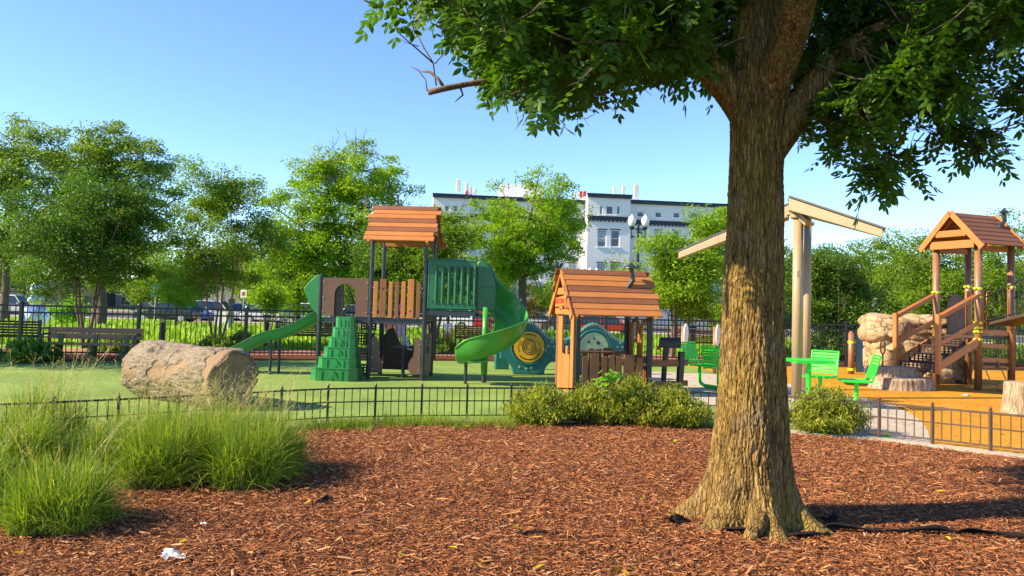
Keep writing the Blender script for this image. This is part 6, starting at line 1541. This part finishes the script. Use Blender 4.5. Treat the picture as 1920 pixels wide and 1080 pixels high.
cars = [(318, 58, 'sedan', (.012, .012, .015), 'black sedan behind the fence left of the bright blue car', 180), (352, 61, 'sedan', (.02, .12, .42), 'bright blue sedan in the sun beyond the lawn', 0),
        (410, 64, 'suv', (.60, .62, .65), 'silver-white SUV behind the slim red stems', 0), (458, 66, 'hatch', (.05, .16, .32), 'blue hatchback with a red tail lamp right of the red stems', 180),
        (512, 62, 'sedan', (.55, .57, .60), 'silver sedan above the fence left of the white SUV', 0), (548, 65, 'suv', (.72, .73, .75), 'white SUV left of the green slide hood', 180),
        (588, 60, 'wagon', (.10, .13, .20), 'dark blue-grey estate car behind the green slide hood', 0), (620, 56, 'sedan', (.30, .40, .52), 'pale blue car seen below the deck left of the green climber', 0),
        (660, 63, 'suv', (.20, .21, .23), 'grey SUV hidden behind the arch panel', 0), (835, 58, 'suv', (.68, .70, .73), 'white SUV seen under the green slotted railing', 180),
        (898, 63, 'sedan', (.50, .015, .012), 'red sedan under the bridge between tower and spiral slide', 0), (1012, 61, 'wagon', (.38, .41, .44), 'silver-grey estate car right of the spiral slide', 0),
        (1140, 58, 'hatch', (.42, .02, .02), 'red hatchback behind the playhouse', 0), (1070, 59, 'sedan', (.07, .06, .06), 'dark brown sedan behind the left wall of the playhouse', 0), (1578, 60, 'sedan', (.45, .5, .56), 'silver sedan glimpsed between the canopy and the climbing rock', 0), (1735, 62, 'hatch', (.45, .03, .03), 'dark red hatchback behind the tower steps', 0), (30, 66, 'suv', (.6, .6, .62), 'white SUV at the far left behind the statue', 0)]
for (px, Y, k, c, lb, rz) in cars: car(px, Y, k, c, lb, R(rz))
# =================================================================== WHITE BUILDING
BD = 83.0; BO = P(812, 400, BD); rot = R(7)
bd = thing('white_building', 'long white painted brick building with navy cornices and rooftop antennas', 'building', (BO.x, BD, zg(200)), rot)
bz0 = zg(200)
def U_(px, off=0.0):      # horizontal coordinate along the facade of a photo column
    d = ray(px, 400); dx, dy = math.cos(rot), math.sin(rot); nx, ny = -dy, dx
    ox, oy = BO.x + nx * off, BD + ny * off
    # EYE + d*t on line (ox,oy)+(dx,dy)*u
    det = d.x * (-dy) + dx * d.y; t = (ox * (-dy) + dx * oy) / det
    return ((d.x * t - ox) * dx + (d.y * t - oy) * dy)
def Zp(px, py, off=0.0):
    u = U_(px, off); Yd = BD + u * math.sin(rot) + off * math.cos(rot); hz = 567.6 + (px - 960) * .028
    return 1.55 + (hz - py) * Yd / F_PX - bz0
def facade(parent, pxa, pxb, top_px, off, wins, side=None, deep=12, name='wall', base=0):
    u0, u1 = U_(pxa, off), U_(pxb, off); H = Zp((pxa + pxb) / 2, top_px, off); holes = []
    for (a, b, ya, yb) in wins: holes.append((U_(a, off) - u0, Zp((a + b) / 2, yb, off), U_(b, off) - u0, Zp((a + b) / 2, ya, off)))
    mb = MB(); mb.plate((u0, off, 0), (1, 0, 0), (0, 0, 1), u1 - u0, H, holes, .22)
    mb.add([(u0, off + .22, 0), (u0, off + deep, 0), (u0, off + deep, H), (u0, off + .22, H)], [(0, 3, 2, 1)]); mb.add([(u1, off + .22, 0), (u1, off + deep, 0), (u1, off + deep, H), (u1, off + .22, H)], [(0, 1, 2, 3)])
    mb.add([(u0, off + .22, H), (u1, off + .22, H), (u1, off + deep, H), (u0, off + deep, H)], [(0, 1, 2, 3)]); mb.build(name, M['whitebrick'], parent)
    for i, (a, b, c, d) in enumerate(holes):
        A, B = u0 + a, u0 + c; w = B - A; h = d - b
        fr = MB(); t_ = .09
        for (x0, z0, x1, z1) in ((A, b, A + t_, d), (B - t_, b, B, d), (A + t_, b, B - t_, b + t_), (A + t_, d - t_, B - t_, d)): fr.box(((x0 + x1) / 2, off + .10, (z0 + z1) / 2), (x1 - x0, .10, z1 - z0))
        if h > 1.5: fr.box(((A + B) / 2, off + .10, b + h * .5), (w - 2 * t_, .08, .07))
        if w > 1.6: fr.box(((A + B) / 2, off + .095, b + h * .5), (.09, .09, h - 2 * t_))
        fr.box(((A + B) / 2, off - .03, b - .05), (w + .22, .14, .10))
        o = fr.build('window', M['winframe'], parent)
        mb = MB(); mb.box(((A + B) / 2, off + .15, b + h / 2), (w - .1, .02, h - .1)); mb.build('pane', M['winglass'], o)
        if h > 1.5 and i % 2: mb = MB(); mb.box(((A + B) / 2, off + .137, b + h * (.80 if i % 3 else .62)), (w - .2, .004, h * (.32 if i % 3 else .6))); mb.build('blind', M['blind'], o)
        if h > 1.5:
            mb = MB(); mb.box(((A + B) / 2, off - .04, d + .07), (w + .12, .10, .10)); mb.build('lintel', M['trimnavy'], o)
    return u0, u1, H
def cornice(parent, u0, u1, z, h, off, dent=False, over=.25):
    mb = MB(); mb.box(((u0 + u1) / 2, off - over / 2 + .01, z), (u1 - u0 + over * .6, over, h)); mb.box(((u0 + u1) / 2, off - over * .65, z + h * .38), (u1 - u0 + over * .9, over * 1.3, h * .25))
    mb.build('cornice', M['trimnavy'], parent)
    if dent:
        mb = MB(); n = int((u1 - u0) / .42)
        for k in range(n): mb.box((u0 + (k + .5) * (u1 - u0) / n, off - .09, z - h / 2 - .14), (.19, .2, .28))
        mb.box(((u0 + u1) / 2, off - .012, z - h / 2 - .06), (u1 - u0, .02, .10)); mb.build('dentils', M['trimnavy'], parent)
# bay A, wing B, bay C, wing D
A_ = facade(bd, 812, 881, 366, -.6, [(833, 843, 384, 396), (848, 859, 384, 396), (832, 846, 425, 455), (852, 866, 425, 455), (832, 846, 490, 520), (852, 866, 490, 520)], name='bay_wall')
B_ = facade(bd, 881, 1098, 373, 0, [(897, 910, 387, 399)] + [(x, x + 13, 388, 400) for x in (935, 970, 1005, 1040, 1070)] + [(x, x + 15, 430, 463) for x in (893, 930, 965, 1000, 1035, 1068)] + [(x, x + 15, 494, 527) for x in (893, 930, 965, 1000, 1035, 1068)])
C_ = facade(bd, 1102, 1182, 366, -1.5, [(1124, 1130, 385, 402), (1136, 1150, 385, 402), (1156, 1163, 385, 402), (1121, 1138, 431, 463), (1146, 1163, 431, 463), (1121, 1138, 493, 526), (1146, 1163, 493, 526)], name='bay_wall')
D_2 = facade(bd, 1182, 1420, 382, 0, [(x, x + 13, 396 + (x - 1193) * .025, 407 + (x - 1193) * .025) for x in (1194, 1228, 1262, 1296, 1330, 1364)] + [(x, x + 13, 432, 460) for x in (1194, 1228, 1262, 1296, 1330, 1364)] + [(x, x + 13, 495, 524) for x in (1194, 1228, 1262, 1296, 1330, 1364)])
for (u0, u1, H), off, zc in ((A_, -.6, 407), (B_, 0, 408), (C_, -1.5, 408), (D_2, 0, 415)):
    cornice(bd, u0, u1, H - .05, .42, off, False, .3); pxm = 812 + (u0 + u1) / 2 * 17.3; cornice(bd, u0, u1, Zp(min(pxm, 1300), zc + (4 if off == 0 and u0 > 15 else 0), off) , .30, off, True, .2)
ph_ = MB(); u0, u1 = U_(940, 5), U_(1019, 5); ph_.box(((u0 + u1) / 2, 7, (B_[2] + Zp(980, 345, 5)) / 2), (u1 - u0, 4, Zp(980, 345, 5) - B_[2])); ph_.build('penthouse', M['whitebrick'], bd)
r = random.Random(3)
for px, y0, y1, w in ((857, 336, 366, 7), (873, 341, 366, 5), (880, 350, 366, 5), (889, 352, 366, 4), (1150, 349, 367, 5), (1168, 347, 367, 7), (1192, 345, 378, 9), (1077, 360, 372, 4), (1085, 362, 372, 6)):
    u = U_(px, 1.5); za, zb = Zp(px, y1, 1.5), Zp(px, y0, 1.5); ww = w / 17.4
    mb = MB(); mb.box((u, 1.5, (za * .75 + zb * 1.25) / 2), (ww, .25, (zb - za) * .82), bev=.05); mb.tube([(u + ww * .55, 1.7, za - .3), (u + ww * .55, 1.7, zb + .05)], .06, 6); mb.build('antenna', M['antenna'], bd)
mb = MB()
for px in (874, 1095, 1088): u = U_(px, 1.5); z = Zp(px, 368, 1.5); mb.box((u, 1.4, z + .25), (.3, .3, .7))
mb.build('rooftop_unit', M['red'], bd)
# darker buildings beyond the street trees
def block(px0, px1, top, Y, mat, label, fl=3, wc=8, depth=14):
    x0, x1 = hwidth(px0, Y), hwidth(px1, Y); hz = 567.6 + ((px0 + px1) / 2 - 960) * .028; z0 = zg(200); H = 1.55 + (hz - top) * Y / F_PX - z0
    t = thing('background_building', label, 'building', ((x0 + x1) / 2, Y, z0)); W = x1 - x0; holes = []
    for f in range(fl):
        for k in range(wc): holes.append((W * (k + .25) / wc, H * (f + .3) / fl, W * (k + .75) / wc, H * (f + .78) / fl))
    mb = MB(); mb.plate((-W / 2, 0, 0), (1, 0, 0), (0, 0, 1), W, H, holes, .25); mb.box((0, depth / 2 + .3, H / 2), (W, depth - .1, H)); mb.build('wall', M[mat], t)
    mb = MB(); mb.box((0, .05, H + .1), (W + .5, .8, .35)); mb.build('parapet', M['trimnavy'], t)
    for (a, b, c, d) in holes[:90]: mb = MB(); mb.box((-W / 2 + (a + c) / 2, .2, (b + d) / 2), (c - a - .01, .03, d - b - .01)); mb.build('window', M['winglass'], t)
block(-140, 190, 520, 100, 'darkwall', 'dark building hidden behind the trees on the far left', 2, 9)
block(196, 420, 528, 104, 'greywall', 'low grey building behind the slim red-stemmed tree', 2, 8)
block(425, 600, 522, 98, 'greywall', 'pale grey building behind the parked cars left of the tower', 2, 7)
block(604, 806, 505, 102, 'redbrickwall', 'brick building hidden behind the trees right behind the tower', 2, 7)
block(1426, 1760, 520, 100, 'redbrickwall', 'brown brick building hidden behind the trees right of the trunk', 2, 10)
block(1765, 2080, 515, 104, 'darkwall', 'dark building hidden behind the trees at the far right', 2, 8)
# =================================================================== PEOPLE
def person(loc, rz, label, H, top, legs, hair='hair', arm=.12, stride=.10, lean=0.0):
    k = H / 1.7; t = thing('person', label, 'person', loc, rz)
    def skin(name, verts, edges, rad, mat, root=0, par=t):
        me = bpy.data.meshes.new(name); me.from_pydata([tuple(V3(v) * k) for v in verts], edges, []); o = link_mesh(name, me, M[mat], par)
        m1 = o.modifiers.new('skin', 'SKIN'); m1.use_smooth_shade = True
        for v, q in zip(me.skin_vertices[0].data, rad): v.radius = (q[0] * k, q[1] * k) if hasattr(q, '__len__') else (q * k, q * k)
        me.skin_vertices[0].data[root].use_root = True
        m2 = o.modifiers.new('sub', 'SUBSURF'); m2.levels = 1; m2.render_levels = 1; return o
    v = [(0, 0, .92), (0, 0, 1.08), (0, -.01 + lean, 1.25), (0, lean, 1.40), (0, lean, 1.47), (0, lean - .01, 1.54), (0, lean, 1.63)]; e = [(0, 1), (1, 2), (2, 3), (3, 4), (4, 5), (5, 6)]
    rd = [(.15, .10), (.12, .085), (.15, .10), (.11, .08), .05, .085, .075]
    for s_ in (-1, 1):
        b = len(v); st2 = s_ * stride
        v += [(s_ * .09, 0, .84), (s_ * .10, -st2 * .6, .48), (s_ * .10, -st2, .09), (s_ * .10, -st2 - .13, .03)]; rd += [.088, .058, .04, .032]; e += [(0, b), (b, b + 1), (b + 1, b + 2), (b + 2, b + 3)]
        b = len(v); v += [(s_ * .17, lean, 1.37), (s_ * (.20 + arm * .3), .02, 1.12), (s_ * (.20 + arm), -.06, .88), (s_ * (.20 + arm), -.09, .80)]; rd += [.05, .038, .028, .03]; e += [(3, b), (b, b + 1), (b + 1, b + 2), (b + 2, b + 3)]
        h = len(v) - 1
        for f in range(4): b2 = len(v); v += [(s_ * (.20 + arm) + (f - 1.5) * .018, -.10, .76), (s_ * (.20 + arm) + (f - 1.5) * .02, -.11, .715 + .008 * abs(f - 1.5))]; rd += [.009, .007]; e += [(h, b2), (b2, b2 + 1)]
        b2 = len(v); v += [(s_ * (.20 + arm) - s_ * .04, -.12, .80), (s_ * (.20 + arm) - s_ * .045, -.14, .76)]; rd += [.010, .008]; e += [(h, b2), (b2, b2 + 1)]
    skin('body', v, e, rd, 'skin')
    vs = [(0, 0, .93), (0, 0, 1.08), (0, -.01 + lean, 1.25), (0, lean, 1.38), (0, lean, 1.43)]; es = [(0, 1), (1, 2), (2, 3), (3, 4)]; rs = [(.17, .12), (.14, .105), (.17, .12), (.13, .10), .06]
    for s_ in (-1, 1): b = len(vs); vs += [(s_ * .18, lean, 1.36), (s_ * (.205 + arm * .25), .02, 1.20)]; rs += [.066, .058]; es += [(3, b), (b, b + 1)]
    skin('shirt', vs, es, rs, top)
    vs = [(0, 0, .94)]; es = []; rs = [(.165, .118)]
    for s_ in (-1, 1): b = len(vs); st2 = s_ * stride; vs += [(s_ * .09, 0, .83), (s_ * .10, -st2 * .6, .48), (s_ * .10, -st2, .12)]; rs += [.105, .078, .062]; es += [(0, b), (b, b + 1), (b + 1, b + 2)]
    skin('trousers', vs, es, rs, legs)
    mb = MB(); mb.lathe([(.03, 1.52), (.085, 1.56), (.10, 1.62), (.095, 1.68), (.06, 1.725), (.01, 1.74)], (0, .015, 0), 14); mb.lathe([(.02, 1.40), (.05, 1.45), (.06, 1.56), (.03, 1.6)], (0, .075, 0), 8); mb.v = [(a * k, (b + lean) * k, c * k) for a, b, c in mb.v]; mb.build('hair', M[hair], t, smooth=True)
    mb = MB()
    for s_ in (-1, 1): mb.box((s_ * .10, -s_ * stride - .06, .035), (.09, .26, .07), bev=.025)
    mb.v = [(a * k, b * k, c * k) for a, b, c in mb.v]; mb.build('shoes', M['white'], t)
    mb = MB(); mb.box((0, lean - .092, 1.575), (.022, .03, .035), bev=.008); mb.box((-.032, lean - .078, 1.60), (.022, .012, .010)); mb.box((.032, lean - .078, 1.60), (.022, .012, .010)); mb.box((0, lean - .082, 1.535), (.04, .012, .008)); mb.v = [(a * k, b * k, c * k) for a, b, c in mb.v]; mb.build('face', M['skin'], t)
    return t
person((P(750, 655, 23.4).x, 23.4, 0), R(100), 'adult in a purple-pink top and pale trousers walking behind the tower', 1.68, 'purple', 'greycloth', stride=.16)
person((P(733, 650, 23.0).x, 23.0, 0), R(170), 'small child in a coral top beside the adult behind the round table', 1.02, 'redcloth', 'whitecloth', stride=.06)
person((P(838, 655, 23.6).x, 23.6, 0), R(200), 'child in a white top standing behind the right side of the tower', 1.05, 'whitecloth', 'redcloth', stride=.05)
# =================================================================== THINGS LYING ON THE MULCH
def on_ground(px, py): return G(px, py, .02)
yl = [(850, 1030, 'yellow leaf on the mulch at the bottom middle, largest of its kind there'), (753, 1044, 'yellow-green leaf near the bottom edge right of the white napkin'), (1012, 1066, 'yellow leaf at the bottom edge below the thin black strip'), (1155, 1068, 'left one of three yellow leaves at the bottom edge left of the trunk'), (1190, 1069, 'right one of three yellow leaves at the bottom edge left of the trunk'), (1173, 1078, 'lowest of three yellow leaves at the bottom edge left of the trunk'), (1508, 902, 'bright yellow leaf just right of the trunk above its right root'), (1568, 915, 'yellow leaf on the mulch one step right of the trunk'), (1778, 1012, 'large yellow leaf just below the black fabric strip on the right'), (1762, 924, 'pale yellow leaf above the fabric strip at the far right'), (1590, 830, 'yellow leaf in the shade of the yew bush right of the trunk'), (967, 992, 'yellow-green leaf at the left end of the thin black strip'), (34, 1040, 'yellow leaf at the bottom left corner below the nearest grass clump'), (576, 945, 'yellow leaf left of the black fabric scrap'), (343, 1018, 'yellow leaf on the mulch above the white napkin'), (898, 1064, 'tiny yellow leaf at the bottom edge between two larger ones'), (1204, 940, 'yellow leaf on the open mulch left of the black fabric flap'), (930, 882, 'tiny yellow leaf in the middle of the open mulch bed'), (1078, 906, 'yellow leaf on the open mulch between middle and trunk'), (1340, 873, 'yellow leaf touching the left side of the trunk'), (825, 828, 'small yellow leaf near the low fence below the spiral slide'), (1265, 828, 'yellow leaf below the yew bush nearest the trunk')]
tl = [(1698, 1010, 'tan dry leaf below the black fabric strip right of the trunk'), (1433, 1060, 'pale tan dry leaf in front of the trunk at the bottom edge'), (620, 978, 'tan dry leaf just below the black fabric scrap'), (640, 855, 'tan dry leaf by the right end of the grass clumps'), (1110, 830, 'tan dry leaf in front of the two middle yew bushes'), (1045, 960, 'long tan dry leaf above the thin black strip'), (1885, 865, 'tan dry leaf near the brown fence at the right edge'), (540, 862, 'tan dry leaf at the foot of the outermost grass clump'), (700, 1068, 'tan dry leaf at the bottom edge left of the middle'), (470, 1040, 'tan dry leaf right of the white napkin')]
r = random.Random(11)
def fallen(name, lst, mat, label, group, cat, sz):
    base = None
    for i, (px, py, lb) in enumerate(lst):
        g = on_ground(px, py)
        if base is None:
            mb = MB(); pr = [(-.5, 0, 0), (-.25, -.24, .05), (.15, -.26, .10), (.5, 0, .02), (.15, .24, .12), (-.25, .22, .06), (0, 0, -.02)]
            mb.add([V3(p) * sz for p in pr], [(0, 1, 6), (1, 2, 6), (2, 3, 6), (3, 4, 6), (4, 5, 6), (5, 0, 6)]); base = mb.build(name, M[mat], smooth=True); o = base; tag(o, lb, cat, group)
        else: o = base.copy(); COL.objects.link(o); o['label'] = lb
        o.location = g + V3((0, 0, .012)); o.rotation_euler = (r.uniform(-.5, .5), r.uniform(-.4, .4), r.uniform(0, 6.28)); s_ = r.uniform(.7, 1.25); o.scale = (s_, s_ * r.uniform(.7, 1), s_)
fallen('fallen_leaf', yl, 'yleaf', 'small yellow fallen leaf lying on the brown mulch', 'yellow leaves scattered on the mulch', 'leaf', .065)
fallen('dry_leaf', tl, 'tanleaf', 'small tan dry leaf lying on the brown mulch', 'tan dry leaves scattered on the mulch', 'leaf', .06)
def crumple(name, label, cat, px, py, sx, sy, sz, mat, seed, rz=0, z=.02):
    g = G(px, py, z); n = 34; u, v = np.meshgrid(np.linspace(-1, 1, n), np.linspace(-1, 1, n)); u = u.ravel(); v = v.ravel(); q = np.c_[u * 1.1, v * 1.1, 0 * u]
    edge = 1 - .3 * np.abs(fbm(q * 1.5 + seed, 2, seed)); X = u * sx * edge + .12 * sx * fbm(q * 2 + 3, 2, seed + 1); Yv = v * sy * edge + .12 * sy * fbm(q * 2 + 7, 2, seed + 2); Z = sz * (np.abs(fbm(q * .8 + seed, 2, seed + 3)) * 1.1) * (1.1 - .5 * (u * u + v * v) / 2)
    i = np.arange(n - 1)[:, None] * n; j = np.arange(n - 1)[None, :]; F_ = np.stack([i + j, i + j + 1, i + n + j + 1, i + n + j], -1).reshape(-1, 4)
    o = np_mesh(name, np.c_[X, Yv, Z], F_, M[mat]); o.location = g; o.rotation_euler = (0, 0, rz); m_ = o.modifiers.new('s', 'SOLIDIFY'); m_.thickness = .002; tag(o, label, cat)
crumple('crumpled_paper', 'crumpled white paper napkin on the mulch at the lower left', 'litter', 325, 1046, .065, .04, .04, 'white', 3)
crumple('crumpled_paper', 'small grey-white scrap on the mulch in the shadow of the nearest grass clump', 'litter', 382, 982, .02, .014, .012, 'white', 8)
crumple('fabric_scrap', 'small black fabric scrap on the mulch right of the grass clumps', 'fabric scrap', 608, 940, .07, .025, .03, 'fabric', 5, R(40))
crumple('fabric_scrap', 'thin black strip on the mulch in the middle foreground', 'fabric scrap', 1010, 999, .16, .012, .015, 'fabric', 6, R(2))
crumple('fabric_scrap', 'torn black fabric flap left of the foreground trunk', 'fabric scrap', 1270, 977, .10, .035, .05, 'fabric', 7, R(25)); crumple('fabric_scrap', 'curl of black fabric touching the left root of the trunk', 'fabric scrap', 1283, 955, .03, .06, .03, 'fabric', 9)
def ribbon(name, label, cat, pts, w, mat, seed, lift=.02):
    pts = [G(*q) for q in pts]; cc = catmull(pts, 10); rg = []; n = len(cc)
    for k, p in enumerate(cc):
        d = (cc[min(k + 1, n - 1)] - cc[max(k - 1, 0)]).normalized(); nn = V3((-d.y, d.x, 0)); row = []
        for a in np.linspace(-1, 1, 7):
            wv = fbm(np.array([[p.x * 3, a * 1.3, seed]]), 2, seed)[0]; wd_ = w * (1 + .25 * fbm(np.array([[p.x * 2.5, p.y, seed + 3.]]), 2, seed)[0])
            row.append(p + nn * a * wd_ + V3((0, 0, .022 + lift * abs(wv) * 1.5 + (.035 if a < -.6 else 0) * abs(wv))))
        rg.append(row)
    mb = MB(); mb.sweep(rg); o = mb.build(name, M[mat], smooth=True, solid=.003); tag(o, label, cat); return o
ribbon('landscape_fabric', 'long strip of black landscape fabric running right from the foreground trunk', 'fabric', [(1520, 1003), (1560, 997), (1640, 1000), (1740, 1002), (1840, 1005), (1960, 1018)], .036, 'fabric', 3, .010)
ribbon('landscape_fabric', 'curved dark strip of landscape fabric in front of the root flare', 'fabric', [(1352, 1000), (1400, 1005), (1450, 1010), (1500, 1010), (1545, 1003)], .04, 'fabric', 5, .003)
ribbon('landscape_fabric', 'small dark piece of landscape fabric left of the curled root', 'fabric', [(1312, 990), (1328, 991), (1344, 990)], .035, 'fabric', 6, .006)
# rough dark sheet lump behind the right root
crumple('fabric_lump', 'bunched black fabric against the right root of the trunk', 'fabric scrap', 1550, 982, .08, .07, .07, 'fabric', 12, R(-20), 0)
g = G(1664, 824); t = thing('sprinkler_head', 'small bright green plastic sprinkler fitting at the foot of the brown fence', 'sprinkler', tuple(g)); mb = MB(); mb.lathe([(.032, 0), (.032, .05), (.024, .055), (.034, .065), (.034, .085), (.015, .10), (.006, .12)], (0, 0, 0), 10); mb.build('fitting', M['lime'], t); mb = MB(); mb.tube([(-.04, 0, .03), (.04, 0, .05)], .010, 6); mb.build('nozzle', M['lime'], t)
crumple('white_wrapper', 'white scrap on the orange surface in front of the right-hand tower', 'litter', 1812, 741, .07, .05, .03, 'white', 15)
